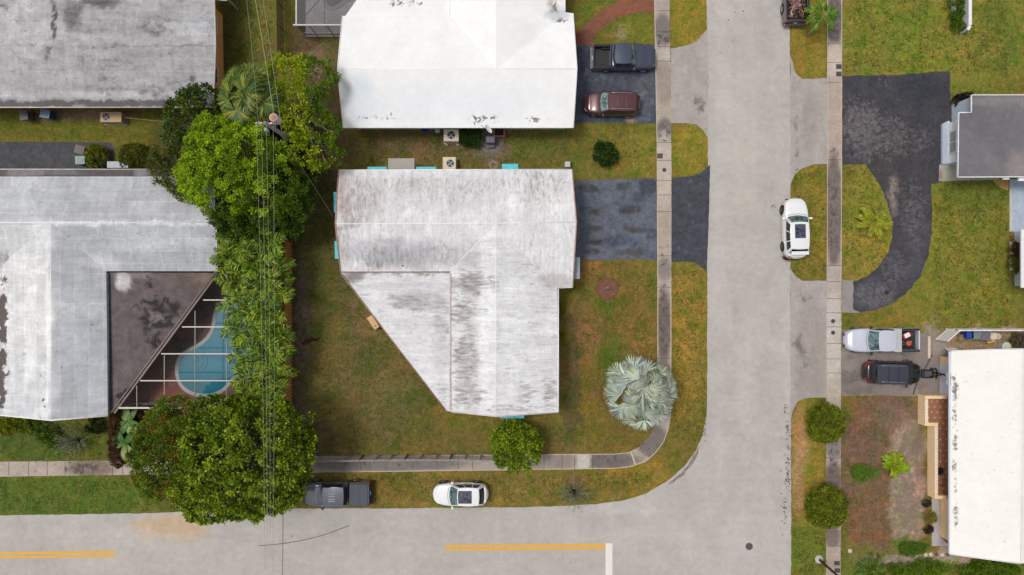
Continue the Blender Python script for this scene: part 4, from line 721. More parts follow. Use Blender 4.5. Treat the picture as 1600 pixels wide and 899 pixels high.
    if rails:
        for sg in (1, -1):
            m = MB(); m.tube([rooff(u, .5+sg*.43, .05) for u in np.linspace(.12, .93, 8)], .022, 6); m.build('roof_rail', M_rimm, root)
        for u in (.36, .68):
            m = MB(); m.tube([rooff(u, v, .06) for v in np.linspace(.06, .94, 7)], .018, 6); m.build('crossbar', M_trimb if rails == 'dark' else M_rimd, root)
    if bed:
        x0, x1 = -L/2+.02, bedx-.03; zf, zt_ = .62, (bedh or belt-.02); bl = x1-x0; cx = (x0+x1)/2; m = MB()
        for sg in (1, -1): m.box((cx, sg*(hw-.10), (zt_+.30)/2), (bl, .20, zt_-.30), bev=.05)
        m.box((x1-.05, 0, (zf+zt_)/2), (.08, W-.36, zt_-zf)); m.build('cargo_bed', paint_, root)
        m = MB(); m.box((cx, 0, zf), (bl-.1, W-.36, .05)); 
        for y in np.arange(-hw+.3, hw-.25, .13): m.box((cx, y, zf+.03), (bl-.14, .05, .02))
        for sg in (1, -1): m.box((arx, sg*(hw-.27), zf+.12), (.85, .18, .26), bev=.05)
        for sg in (1, -1): m.box((cx, sg*(hw-.213), (zf+zt_)/2), (bl-.1, .02, zt_-zf-.02))
        m.build('bed_liner', M_trimb if cover is None else M_trimb, root)
        m = MB(); m.box((x0+.03, 0, (zf+zt_)/2-.04), (.10, W-.44, zt_-zf+.06), bev=.03); m.build('tailgate', paint_, root)
        m = MB(); m.box((x0-.10, 0, .50), (.22, W-.15, .20), bev=.05); m.build('rear_bumper', M_rimd if cover is None else M_trimb, root)
        for sg in (1, -1): m = MB(); m.box((cx, sg*(hw-.10), zt_+.006), (bl-.06, .15, .02), bev=.006); m.build('bed_rail_cap', M_trimb, root)
        if cover:
            m = MB(); m.box((cx+.02, 0, zt_+.05), (bl-.10, W-.20, .05), bev=.015)
            m.build('tonneau_cover', cover, root)
            m = MB()
            m.box((cx+.02, 0, zt_+.078), (.02, W-.26, .006)); m.build('cover_seam', M_trimb, root)
    if extras: extras(root, L, W, roof)
    return root
P_white = paintm('white_car_paint', A(240, 240, 241), 0, .3, .01); P_grey = paintm('slate_blue_metallic_paint', A(66, 74, 96), .3); P_mar = paintm('maroon_metallic_paint', A(86, 40, 44), .25)
P_silver = paintm('silver_metallic_paint', A(206, 210, 224), .15, .35); P_black = paintm('black_car_paint', (.010, .010, .012), 0, .18); P_gm = paintm('charcoal_metallic_paint', A(96, 100, 112), .3)
P_dk = paintm('dark_red_black_paint', A(84, 76, 82), .2)
# white crossover on the bottom verge
vehicle('white crossover with dark glass roof panel on the grass verge by the bottom road', 'car', 719.5, 772.5, 180, 4.58, 1.86, 1.02, 1.05, 1.60, .92, .18, -1.55, -2.02, P_white, nf=3.8, nr=5, sun=(.10, .98, .12) and (.33, .98, .13), glass=M_gteal, wroof=.76)
def sp_rear(root, L, W, roof):
    m = MB(); m.box((-L/2+.42, 0, roof-.09), (.28, W*.72, .04), bev=.015); m.build('roof_spoiler', P_white, root)
vehicle('white sport utility car with dark blue sunroof, half on the grass right of the road', 'car', 1243, 357, 91.0, 5.0, 1.98, 1.10, 1.14, 1.70, 1.05, .42, -1.75, -2.18, P_white, nf=4.4, nr=5.5, sun=(.40, .93, .20), wroof=.74, rim=M_rimd, wheelr=.38, extras=sp_rear)
vehicle('maroon sport utility car with roof rails on the dark driveway below the grey pickup', 'car', 956.5, 162.5, 179, 4.68, 1.90, 1.10, 1.12, 1.70, 1.05, .45, -1.85, -2.12, P_mar, nf=4.4, nr=6, rails=True, glass=M_gpale, wroof=.80, mirror=P_mar)
vehicle('slate blue-grey pickup truck with an empty dark bed parked nose to the pavement', 'pickup truck', 975.5, 90, -.5, 5.25, 1.98, 1.12, 1.16, 1.82, 1.02, .42, -.92, -1.00, P_grey, kind='pickup', nf=6, nr=14, wroof=.82, glass=M_gteal, wheelr=.39, name='pickup_truck')
def stripes(root, L, W, roof):
    m = MB(); m.box((-.62, 0, roof+.012), (.05, .42, .035), bev=.01); m.build('brake_light', M_tail, root)
    m = MB()
    for y in (-.3, -.1, .12, .3): m.box((.12, y, roof+.028), (.55, .07, .012))
    m.build('roof_ribs', simple('pale_rib', A(168, 170, 176), .4), root)
vehicle('charcoal double-cab pickup truck with a flat black bed cover, nose under the big tree', 'pickup truck', 525.5, 771.5, 180, 5.55, 1.96, 1.12, 1.18, 1.84, 1.28, .88, -.85, -1.02, P_gm, kind='pickup', nf=6, nr=14, wroof=.80, glass=M_gpale, wheelr=.39, cover=simple('bed_cover_vinyl', A(72, 76, 88), .6, var=.06), name='pickup_truck', extras=stripes, mirror=M_trimb)
tk = vehicle('silver pickup truck with a metal toolbox and red cans in its dark bed', 'pickup truck', 1377, 531.5, 180.5, 5.95, 1.98, 1.14, 1.18, 1.84, 1.35, .72, -.62, -.72, P_silver, kind='pickup', nf=6.5, nr=16, wroof=.82, glass=M_gteal, wheelr=.40, name='pickup_truck', mirror=M_trimb)
def ladderroof(root, L, W, roof): pass
vehicle('black minivan with roof rails parked beside the silver pickup on the stained driveway', 'minivan', 1394, 582.5, -1.5, 4.70, 1.92, 1.08, 1.12, 1.78, 1.25, .80, -1.75, -2.05, P_black, nf=4.4, nr=6, rails='dark', glass=M_gteal, wroof=.80, tail_wrap=.7, roofm=paintm('dark_blue_grey_roof', A(52, 56, 70), .1, .35))
sc = vehicle('dark pickup truck loaded with scrap metal, only its tail end in view at the top', 'pickup truck', 1243, -18, 91, 5.6, 1.98, 1.12, 1.18, 1.84, 1.25, .75, -.55, -.65, P_dk, kind='pickup', nf=6, nr=16, wroof=.82, wheelr=.40, name='pickup_truck')
# load of the silver pickup (lying in the bed: things of their own)
def local(root, x, y, z): return Matrix.Translation(root.location) @ root.rotation_euler.to_matrix().to_4x4() @ Vector((x, y, z))
def put(name, label, cat, root, x, y, z, rz=0, group=None): return thing(name, label, cat, local(root, x, y, z), root.rotation_euler.z+rz, group)
t = put('toolbox', 'pale metal toolbox across the bed of the silver pickup behind its cab', 'toolbox', tk, -1.08, 0, 1.02)
m = MB(); m.box((0, 0, .10), (.58, 1.86, .34), bev=.02); m.build('body', simple('diamond_plate', A(196, 198, 200), .4, metal=.4), t); m = MB(); m.box((0, 0, .285), (.60, 1.9, .03), bev=.01); m.build('lid', simple('toolbox_lid', A(206, 208, 210), .4, metal=.3), t)
M_red = simple('red_plastic', A(196, 40, 52), .45); M_whp = simple('white_plastic', A(236, 236, 232), .5)
t = put('cool_box', 'red cool box with a white lid in the bed of the silver pickup', 'cool box', tk, -1.98, -.38, .66, .45)
m = MB(); m.box((0, 0, .16), (.60, .40, .32), bev=.04); m.build('body', M_red, t); m = MB(); m.box((-.02, 0, .35), (.46, .36, .07), bev=.03); m.build('lid', M_whp, t)
t = put('fuel_can', 'small dark red can next to the cool box in the silver pickup', 'can', tk, -2.38, -.48, .66)
m = MB(); m.lathe((0, 0, 0), [(.14, 0), (.15, .05), (.15, .25), (.08, .31), (.04, .35)], 14); m.build('body', M_red, t); m = MB(); m.tube([(.1, 0, .3), (0, 0, .42), (-.1, 0, .3)], .02, 5); m.build('handle', M_trimb, t)
t = put('string_trimmer', 'garden tool with orange head and long poles in the bed of the silver pickup', 'garden tool', tk, -1.7, .18, .70)
m = MB(); m.lathe((-.55, .12, 0), [(.2, 0), (.24, .06), (.2, .16), (.1, .2)], 14); m.box((-.6, .0, .12), (.3, .16, .2), .4, bev=.04); m.build('motor', simple('orange_plastic', A(206, 84, 56), .5, var=.2, scale=9), t)
m = MB()
for y0, y1 in ((.05, -.12), (.12, .02), (.2, .2)): m.tube([(-.45, y0, .12), (.35, y1, .16)], .016, 6)
m.build('shaft', M_rimm, t)
t = put('wooden_pole', 'thin wooden pole lying beside the toolbox in the silver pickup', 'pole', tk, -1.70, -.18, .72, .05)
m = MB(); m.tube([(-.3, 0, 0), (.35, 0, 0)], .022, 6); m.build('shaft', simple('pale_wood', A(196, 150, 90), .7), t)
# scrap load
scr = [('scrap_hoop', 'rusty curved metal hoop among the scrap in the truck at the top', 'A'), ('scrap_pipe', 'long pale pipe lying across the scrap in the truck at the top', 'B'), ('scrap_sheet', 'crumpled pinkish metal sheet on the scrap in the truck at the top', 'C')]
M_rust = simple('rust', A(140, 92, 74), .8, var=.35, scale=6); M_pipe = simple('pale_pipe', A(214, 200, 186), .6, var=.15)
t = put(*scr[0][:2], 'scrap metal', sc, -2.0, -.05, .75, group='scrap in the truck bed'); m = MB(); m.tube([(.42*math.cos(a)-.1, .40*math.sin(a)-.1, .1+.05*math.sin(3*a)) for a in np.linspace(-2.4, 1.2, 18)], .035, 6); m.build('hoop', simple('orange_rust', A(190, 128, 88), .7, var=.2, scale=5), t)
t = put(*scr[1][:2], 'scrap metal', sc, -1.9, .25, .86, group='scrap in the truck bed'); m = MB(); m.tube([(-.45, .35, 0), (.1, .1, .1), (.55, -.1, .1)], .028, 6); m.tube([(-.5, .1, .02), (-.2, .2, .12)], .04, 6); m.build('pipe', M_pipe, t)
t = put(*scr[2][:2], 'scrap metal', sc, -1.25, .1, .85, .3, group='scrap in the truck bed')
m = MB(); gx_ = 7; vv = [(i*.14-.45, j*.14-.45, .12*math.sin(i*2.1+j*1.3)+.1*random.random()) for i in range(gx_) for j in range(gx_)]; m.add(vv, [(i*gx_+j, (i+1)*gx_+j, (i+1)*gx_+j+1, i*gx_+j+1) for i in range(gx_-1) for j in range(gx_-1)]); m.build('sheet', simple('pinkish_metal', A(176, 136, 132), .5, metal=.3, var=.25, scale=6), t)
m = MB()
for k in range(120):
    x, y, z = random.uniform(-2.45, -.9), random.uniform(-.72, .72), random.uniform(.66, .98); a = random.uniform(0, PI); l = random.uniform(.08, .38)
    if k % 3: m.box((x, y, z), (l, random.uniform(.03, .16), random.uniform(.02, .1)), a, rx=random.uniform(-.6, .6), ry=random.uniform(-.5, .5))
    else: m.tube([(x-l*math.cos(a)/2, y-l*math.sin(a)/2, z), (x+l*math.cos(a)/2, y+l*math.sin(a)/2, z+random.uniform(-.1, .15))], random.uniform(.008, .02), 5)
lv = m
me_ = [Vector(v) for v in lv.v]; lo = MB(); lo.v = [tuple(local(sc, *v)) for v in me_]; lo.f = lv.f; lo.sm = lv.sm
jm = surf('mixed_scrap_metal', rough=.6, var=((3, .5), (9, .45)), fine=(20, .5), tints=((5, (1.2, .6, .45), .5, .7, .8), (6, (1.5, 1.4, 1.4), .55, .75, .8)), bump=.2)
o = lo.build('scrap_pile', jm); setcol(o.data, np.tile([*A(112, 96, 92), 0], (len(o.data.vertices), 1))); tag(o, 'loose heap of mixed scrap filling the bed of the truck at the top', 'scrap metal', kind='stuff')
# ---------------------------------------------------------------- pool, cages
M_deck = surf('dark_pool_deck', rough=.85, var=((1, .12), (4, .10)), fine=(26, .14), stain=A(74, 84, 44), stain_scale=1.5, contrast=3, bump=.2)
dk = painted((128, 102, 94), [(265, 622, 30, 20, (150, 84, 74), .7), (270, 600, 24, 16, (130, 78, 74), .6), (320, 480, 24, 30, (92, 78, 74), .7), (300, 540, 30, 20, (88, 82, 72), .6)], stains=[(318, 490, 14, 24, .35), (285, 540, 26, 18, .35), (250, 568, 8, 8, .5)], warp=6)
tag(sheet('pool_deck', [(340, 424), (405, 424), (405, 640), (186, 640)], .03, M_deck, dk, .02, .25), kind='structure')
pool = [(402, 466), (384, 464), (362, 466), (349, 471), (340, 478), (335.5, 488), (334, 502), (332, 514), (325, 527), (312, 538), (298, 545), (286, 552), (279, 561), (275.5, 574), (276.5, 590), (283, 604), (294, 613), (308, 618), (322, 619.5), (338, 617), (352, 609), (361, 597), (372, 588), (392, 584), (402, 580)]
def smoothpoly(P, n=3):
    for _ in range(n):
        Q_ = []
        for i in range(len(P)):
            a, b = np.array(P[i], float), np.array(P[(i+1) % len(P)], float); Q_ += [tuple(a*.75+b*.25), tuple(a*.25+b*.75)]
        P = Q_
    return P
pp = [R(*p) for p in smoothpoly(pool, 2)]
def offset(P, d):
    n = len(P); out = []
    for i in range(n):
        t_ = (P[(i+1) % n]-P[i-1]).normalized(); out.append(P[i] + Vector((t_.y, -t_.x, 0))*d)
    return out
ar = sum(pp[i].x*pp[(i+1) % len(pp)].y - pp[(i+1) % len(pp)].x*pp[i].y for i in range(len(pp))); sg = 1 if ar > 0 else -1
outer = offset(pp, .10*sg); inner = offset(pp, -.20*sg)
po = thing('swimming_pool', 'kidney-shaped turquoise pool with pale coping under a white-framed cage', 'swimming pool', R(325, 560))
m = MB(); n = len(pp); m.loft([[Vector((p.x, p.y, z)) for p in P_] for P_, z in ((outer, .032), (outer, .08), (inner, .085), (inner, -.02))]); m.build('coping', simple('pool_coping', A(182, 184, 186), .8, var=.08, scale=4), po, True)
M_water, N, L = newmat('pool_water'); b = N['Principled BSDF']; b.inputs['Base Color'].default_value = (*A(58, 142, 158), 1); b.inputs['Roughness'].default_value = .06
g = N.new('ShaderNodeNewGeometry'); nz = N.new('ShaderNodeTexNoise'); nz.inputs['Scale'].default_value = 4; L.new(g.outputs['Position'], nz.inputs['Vector']); bp = N.new('ShaderNodeBump'); bp.inputs['Strength'].default_value = .10; L.new(nz.outputs[0], bp.inputs['Height']); L.new(bp.outputs[0], b.inputs['Normal'])
at = N.new('ShaderNodeAttribute'); at.attribute_name = 'Col'; L.new(at.outputs['Color'], b.inputs['Base Color'])
wt = painted((30, 122, 148), [(302, 565, 20, 20, (52, 128, 144), .6), (340, 500, 12, 40, (34, 132, 158), .6), (300, 603, 22, 12, (34, 108, 122), .7), (330, 570, 30, 8, (52, 142, 160), .5)], warp=4)
# deck sheet lies above the water: cut by a dark basin raised to the coping instead
wo = gridded('water', [[(p.x, p.y, .055) for p in inner]], M_water, wt, .3, po)[0]
m = MB()
for k in range(3):
    q = R(303, 563); r_ = .45+.35*k; m.tube([(q.x+r_*math.cos(a), q.y+r_*math.sin(a), .058) for a in np.linspace(-1.2, 2.4, 16)], .02, 4)
m.build('steps', simple('pool_step_edge', A(96, 150, 162), .6), po, True)
M_frame = simple('white_aluminium', A(206, 200, 194), .5, var=.05)
def screenmat(name, op, col):
    m, N, L = newmat(name); t = N.new('ShaderNodeBsdfTransparent'); x = N.new('ShaderNodeMixShader'); x.inputs[0].default_value = op; b = N['Principled BSDF']; b.inputs['Base Color'].default_value = (*col, 1); b.inputs['Roughness'].default_value = .9
    L.new(t.outputs[0], x.inputs[1]); L.new(b.outputs[0], x.inputs[2]); L.new(x.outputs[0], N['Material Output'].inputs['Surface']); return m
M_scr = screenmat('insect_screen', .12, (.03, .03, .032)); M_scr2 = screenmat('grey_insect_screen', .38, A(120, 120, 126))
cg = thing('pool_cage', 'white-framed screen cage over the kidney-shaped pool', 'pool enclosure', R(300, 560)); zc = 2.7
hz_ = [(469, 318), (511, 285), (553, 252.5), (595, 219.5)]; XR = 402
for (y, x0) in hz_:
    m = MB(); a, b = R(x0, y, zc), R(XR, y, zc); m.box(((a.x+b.x)/2, a.y, zc), (b.x-a.x, .085, .12)); m.build('roof_beam', M_frame, cg, True)
for (x, y0, y1) in ((214, 603, 637), (257, 555, 637), (305, 486, 637), (354, 428, 637)):
    m = MB(); a, b = R(x, y0, zc), R(x, y1, zc); m.box((a.x, (a.y+b.y)/2, zc+.003), (.05, a.y-b.y, .08)); m.build('purlin', simple('grey_aluminium', A(176, 170, 166), .5), cg, True) if x != 0 else 0
m = MB(); a, b = R(186, 637.5, zc), R(XR, 637.5, zc); m.box(((a.x+b.x)/2, a.y, zc-.006), (b.x-a.x, .13, .13)); yS = a.y
c_, d_ = R(XR, 637, zc), R(XR, 424, zc); m.box((c_.x, (c_.y+d_.y)/2, zc-.009), (.12, d_.y-c_.y, .12)); xE = c_.x; m.build('eave_beam', M_frame, cg, True)
for x in (186, 214, 257, 305, 354, 402):
    m = MB(); a = R(x, 637, zc); m.box((a.x, yS-.02, zc/2), (.07, .07, zc)); m.build('post', M_frame, cg, True)
m = MB(); a = R(186, 637, zc); m.box(((a.x+xE)/2, yS+.01, .9), (xE-a.x, .05, .06)); m.box(((a.x+xE)/2, yS+.01, .06), (xE-a.x, .06, .10)); m.build('rail', simple('grey_rail', A(150, 146, 144), .5), cg, True)
m = MB(); pts = [R(342, 429, zc+.05), R(XR, 429, zc+.05), R(XR, 637, zc+.05), R(187, 637, zc+.05)]; m.add(pts, [(0, 1, 2, 3)]); m.build('roof_screen', M_scr, cg, True)
m = MB(); m.add([(a.x, yS+.045, 0), (xE, yS+.045, 0), (xE, yS+.045, zc-.1), (a.x, yS+.045, zc-.1)], [(0, 1, 2, 3)]); m.build('wall_screen', M_scr, cg, True)
# cage at the top centre house
tag(sheet('patio_slab', [(478, -190), (478, 54), (548, 54), (560, 30), (560, -190)], .03, M_walk, painted((176, 170, 172), [(520, 30, 20, 14, (150, 144, 140), .6)], warp=4), .02, .3), kind='structure')
pl2 = [R(*p) for p in smoothpoly([(508, -60), (508, -6), (512, 8), (520, 12), (530, 6), (540, -2), (556, -8), (556, -60)], 2)]
p2 = thing('swimming_pool', 'dark corner of a pool inside the grey cage at the top edge', 'swimming pool', R(530, -10))
m = MB(); ar = sum(pl2[i].x*pl2[(i+1) % len(pl2)].y - pl2[(i+1) % len(pl2)].x*pl2[i].y for i in range(len(pl2))); sg = 1 if ar > 0 else -1
ou = offset(pl2, .34*sg); m.loft([[Vector((p.x, p.y, z)) for p in P_] for P_, z in ((ou, .032), (ou, .07), (pl2, .075), (pl2, .0))]); m.build('coping', simple('brown_coping', A(150, 134, 128), .8), p2, True)
m = MB(); m.add([(p.x, p.y, .05) for p in pl2], [tuple(range(len(pl2)))]); m.build('water', simple('dark_pool_water', A(62, 78, 84), .08, var=.15, scale=1), p2, True)
c2 = thing('pool_cage', 'grey screened cage corner beside the bright white roof at the top edge', 'pool enclosure', R(500, 20)); zc = 2.5
m = MB(); a, b = R(463, 39.5, zc), R(536, 39.5, zc); m.box(((a.x+b.x)/2, a.y, zc), (b.x-a.x+.5, .10, .12)); d_ = R(463, -190, zc); m.box((a.x, (a.y+d_.y)/2, zc-.006), (.10, d_.y-a.y+.1, .12)); m.build('eave_beam', M_frame, c2, True)
m = MB(); e_, f_ = R(468, 36, zc), R(502, -4, zc); m.tube([e_, f_], .045, 6); g_, h_ = R(507, 38, zc), R(507, -190, zc); m.tube([g_, h_], .03, 6); m.build('roof_brace', simple('dark_aluminium', A(110, 110, 114), .5), c2, True)
for q in ((a.x, a.y), (a.x+1.0, a.y), (a.x+2.4, a.y), (b.x, a.y)):
    m = MB(); m.box((q[0], q[1], zc/2), (.06, .06, zc)); m.build('post', M_frame, c2, True)
m = MB(); m.box(((a.x+b.x)/2, a.y, .08), (b.x-a.x, .08, .16)); m.box(((a.x+b.x)/2, a.y, .9), (b.x-a.x, .04, .05)); m.build('rail', M_frame, c2, True)
m = MB(); m.add([(a.x, a.y, zc+.04), (b.x+.8, a.y, zc+.04), (b.x+.8, d_.y, zc+.04), (a.x, d_.y, zc+.04)], [(0, 1, 2, 3)]); m.build('roof_screen', M_scr2, c2, True)
m = MB(); m.add([(a.x, a.y-.04, 0.1), (b.x, a.y-.04, .1), (b.x, a.y-.04, zc-.08), (a.x, a.y-.04, zc-.08)], [(0, 1, 2, 3)]); m.add([(a.x-.04, a.y, 0.1), (a.x-.04, d_.y, .1), (a.x-.04, d_.y, zc-.08), (a.x-.04, a.y, zc-.08)], [(0, 1, 2, 3)]); m.build('wall_screen', screenmat('dark_screen', .4, (.05, .05, .055)), c2, True)
# ---------------------------------------------------------------- fences
M_wood = simple('brown_fence_wood', A(196, 140, 72), .9, var=.18, scale=5); M_woodg = simple('grey_weathered_wood', A(150, 138, 130), .9, var=.2, scale=6); M_woodk = simple('dark_wood', A(70, 56, 48), .9, var=.2)
fx = R(456, 0).x
fn = thing('wooden_fence', 'tall brown board fence between the feathery palms and the middle yard', 'fence', (fx, R(456, 500).y, 0))
ys_ = np.linspace(R(0, 345).y, R(0, 652).y, 8)
for i in range(7):
    m = MB(); y = ys_[i]
    k = 0
    while y > ys_[i+1]+.05:
        m.box((fx+(.035 if k % 2 else -.035), y-.07, .92), (.025, .135, 1.78+.02*random.random())); y -= .15; k += 1
    for z in (.4, .95, 1.5): m.box((fx, (ys_[i]+ys_[i+1])/2, z), (.042, ys_[i]-ys_[i+1]-.1, .08))
    m.build('panel', M_wood, fn, True)
for y in ys_:
    m = MB(); m.box((fx-.09, y, .95), (.10, .10, 1.9), bev=.01); m.build('post', M_wood, fn, True)
M_link = screenmat('chain_link_mesh', .72, (.035, .03, .028))
cf = thing('chain_link_fence', 'dark chain-link fence between the grass strip and the bare yard at the top', 'fence', R(440, 40))
x0 = R(441, 0).x; x1 = R(445, 98).x; ya = R(0, -120).y; yb = R(0, 98).y
m = MB(); m.add([(x0, ya, .03), (x1, yb, .03), (x1, yb, 1.75), (x0, ya, 1.75)], [(0, 1, 2, 3)]); m.build('mesh', M_link, cf, True)
m = MB(); m.tube([(x0, ya, 1.78), (x1, yb, 1.78)], .025, 6); m.tube([(x0, ya, .9), (x1, yb, .9)], .012, 5); m.build('top_rail', simple('dark_steel', A(60, 54, 52), .6), cf, True)
for t in (.1, .32, .55, .62, .78, .98):
    m = MB(); q = Vector((x0, ya, 0)).lerp(Vector((x1, yb, 0)), t); m.tube([(q.x, q.y, 0), (q.x, q.y, 1.82)], .035, 8); m.build('post', simple('dark_steel_post', A(60, 54, 52), .6), cf, True)
sf = thing('rail_fence', 'weathered grey rail fence along the pavement below the middle yard', 'fence', R(620, 712))
fp = [(470, 712.6), (502, 712.6), (548, 712.2), (568, 711.8), (592, 711.5), (614, 711.3), (637, 711.1), (660, 711.0), (684, 711), (706, 711), (729, 711), (752, 711.5), (772, 711.8)]
fw = [G(*p) for p in fp]
for i, p in enumerate(fw):
    m = MB(); m.box((p.x, p.y, .85), (.11, .11, 1.7), bev=.01); m.build('post', M_woodg if i % 3 else M_woodk, sf, True)
for a, b in zip(fw, fw[1:]):
    m = MB()
    for z, tk_ in ((.25, .10), (.75, .10), (1.2, .09), (1.58, .12)): 
        d = b-a; c = (a+b)/2; m.box((c.x, c.y-.07, z), (d.length-.02, .05, tk_), math.atan2(d.y, d.x), rx=0)
    m.box(((a.x+b.x)/2, (a.y+b.y)/2, 1.72), (d.length-.02, .13, .04), math.atan2(d.y, d.x))
    m.build('rail', M_woodg, sf, True)
# low dark picket fence by the garden at lower left
pf = thing('picket_fence', 'short dark red picket fence leaning over the lower left pavement', 'fence', R(200, 720))
a, b = G(184, 712), G(232, 712)
for k in range(14):
    m = MB(); q = a.lerp(b, k/13); m.box((q.x, q.y, .75), (.06, .03, 1.5)); m.build('picket', simple('dark_red_wood', A(96, 56, 50), .8), pf, True) if k else m.build('picket', bpy.data.materials.new('x') and simple('dark_red_wood_post', A(96, 56, 50), .8), pf, True)
m = MB(); 
for z in (.3, 1.2): m.box(((a.x+b.x)/2, a.y+.03, z), (b.x-a.x, .03, .08))
m.build('rail', M_woodk, pf, True)
# white vinyl fence and its open gate leaf
M_vinyl = simple('white_vinyl', A(238, 236, 234), .6, var=.03)
vf = thing('vinyl_fence', 'white vinyl fence along the side yard of the lower right house', 'fence', G(1540, 516))
x0, x1 = G(1479, 0).x, G(1760, 0).x; yv = G(0, 514.5).y; xs_ = np.arange(x0, x1, 2.4)
for k, x in enumerate(xs_):
    m = MB(); m.box((x, yv, .92), (.13, .13, 1.84), bev=.01); m.build('post', M_vinyl, vf, True)
    m = MB(); m.box((x+1.2, yv, .92), (2.28, .05, 1.62)); m.box((x+1.2, yv, 1.74), (2.28, .09, .10)); m.box((x+1.2, yv, .14), (2.28, .09, .12)); m.build('panel', M_vinyl, vf, True)
vg = thing('gate', 'open white gate leaf swung towards the silver pickup', 'gate', G(1469, 522))
a, b = G(1478, 514.5), G(1459.5, 531); d = b-a; L_ = d.length; rz = math.atan2(d.y, d.x); c = (a+b)/2
m = MB()
for k in range(9): q = a.lerp(b, (k+.5)/9); m.box((q.x, q.y, .92), (L_/9-.006, .035, 1.66), rz)
m.build('boards', M_vinyl, vg, True); m = MB()
for z in (.2, 1.74): m.box((c.x, c.y, z), (L_, .07, .12), rz)
m.build('rail', M_vinyl, vg, True); m = MB(); m.box((a.x, a.y, 1.4), (.12, .10, .14), rz); m.build('hinge', M_black, vg, True)
# ---------------------------------------------------------------- air conditioners and yard things
M_slab = simple('slab_concrete', A(150, 144, 138), .9, var=.1)
def ac(label, px, py, w_, d_, h, fx_, fr, body, rz=0, name='air_conditioner'):
    t = thing(name, label, 'air conditioner', (R(px, py, h).x, R(px, py, h).y, 0), rz, 'air conditioners beside the houses')
    m = MB(); m.box((0, 0, h/2+.05), (w_, d_, h-.1), bev=.03); m.build('body', body, t)
    m = MB(); m.box((0, 0, .03), (w_+.15, d_+.15, .06)); m.build('base_slab', M_slab, t)
    m = MB(); m.lathe((fx_, 0, h+.002), [(fr, 0), (fr, .02), (fr*.96, .02), (fr*.96, -.0)], 24); m.build('fan_ring', M_steel, t)
    m = MB(); m.lathe((fx_, 0, h+.004), [(fr*.95, 0), (.001, 0)], 24, cap=False); m.build('fan_well', M_black, t)
    m = MB()
    for k in range(4):
        a = k*PI/2+.5; m.add([(fx_+.05*math.cos(a), .05*math.sin(a), h+.012), (fx_+fr*.85*math.cos(a-.2), fr*.85*math.sin(a-.2), h+.010), (fx_+fr*.85*math.cos(a+.5), fr*.85*math.sin(a+.5), h+.016)], [(0, 1, 2)])
    m.lathe((fx_, 0, h+.012), [(fr*.22, 0), (fr*.18, .02)], 12); m.build('fan', simple('fan_blades', A(150, 158, 168), .4, metal=.3), t)
    m = MB()
    for rr in (.35, .65): m.tube([(fx_+fr*rr*math.cos(a), fr*rr*math.sin(a), h+.028) for a in np.linspace(0, 2*PI, 20)], .005, 4)
    for k in range(4): a = k*PI/4; m.tube([(fx_-fr*math.cos(a), -fr*math.sin(a), h+.026), (fx_+fr*math.cos(a), fr*math.sin(a), h+.026)], .005, 4)
    m.build('grille', M_trimb, t); return t
M_beige = simple('beige_metal', A(206, 190, 172), .6, var=.05); M_cream = simple('cream_metal', A(222, 208, 178), .6, var=.05); M_tan = simple('tan_metal', A(190, 160, 122), .6, var=.05); M_lgrey = simple('pale_grey_metal', A(180, 190, 192), .6, var=.05)
ac('beige air conditioner against the bright white house, left of the small hedge', 705, 211.5, 1.25, 1.0, .95, 0, .33, M_beige)
ac('cream air conditioner above the upper edge of the middle house roof', 702, 255.5, 1.08, 1.05, .85, .08, .32, M_cream)
ac('tan air conditioner under the top left grey roof', 173, 183, 1.75, .85, .80, -.38, .30, M_tan)
ac('pale grey air conditioner at the upper edge of the left house', 183.5, 257.5, 1.75, .55, .80, .46, .30, M_lgrey)
def wbin(label, px, py, col, rz=0, lid=None, w_=.62, d_=.75, h=1.0, name='wheelie_bin'):
    t = thing(name, label, 'bin', (R(px, py, h).x, R(px, py, h).y, 0), rz, 'bins beside the houses'); m = MB()
    m.loft([[Vector((sx*w_/2*s_, sy*d_/2*s_, z)) for sx, sy in ((1, 1), (-1, 1), (-1, -1), (1, -1))] for s_, z in ((.78, .06), (.98, h-.08), (1, h-.06), (1, h-.02))], cap=True); m.build('body', col, t)
    m = MB(); m.box((0, 0, h), (w_+.06, d_+.06, .06), bev=.03); m.box((0, .02, h+.035), (w_*.6, d_*.6, .03), bev=.012); m.build('lid', lid or col, t)
    m = MB(); m.tube([(-w_*.4, d_/2+.08, h-.02), (w_*.4, d_/2+.08, h-.02)], .02, 6); m.build('handle', M_trimb, t)
    for sx in (-1, 1): m = MB(); m.tube([(sx*w_*.42-.03, d_/2-.04, .12), (sx*w_*.42+.03, d_/2-.04, .12)], .12, 12); m.build('wheel', M_tyre, t)
    return t
M_bgrey = simple('grey_bin_plastic', A(96, 94, 100), .6, var=.1); M_bblue = simple('blue_bin_plastic', A(40, 78, 140), .5, var=.12, scale=6); M_bpale = simple('pale_teal_lid', A(110, 140, 160), .5, var=.15, scale=6); M_bbrown = simple('taupe_plastic', A(116, 104, 100), .7, var=.1)
wbin('grey wheelie bin under the left end of the top left roof', 37, 180, M_bgrey, .1); wbin('blue wheelie bin under the top left grey roof', 70, 178, M_bblue, 1.4, M_bpale)
wbin('taupe wheelie bin on the asphalt strip above the left house', 124, 234, M_bbrown, 1.3); wbin('blue wheelie bin with a pale lid on the asphalt strip beside a round bush', 125, 250.5, M_bblue, 1.6, simple('pale_green_lid', A(132, 152, 150), .5, var=.1))
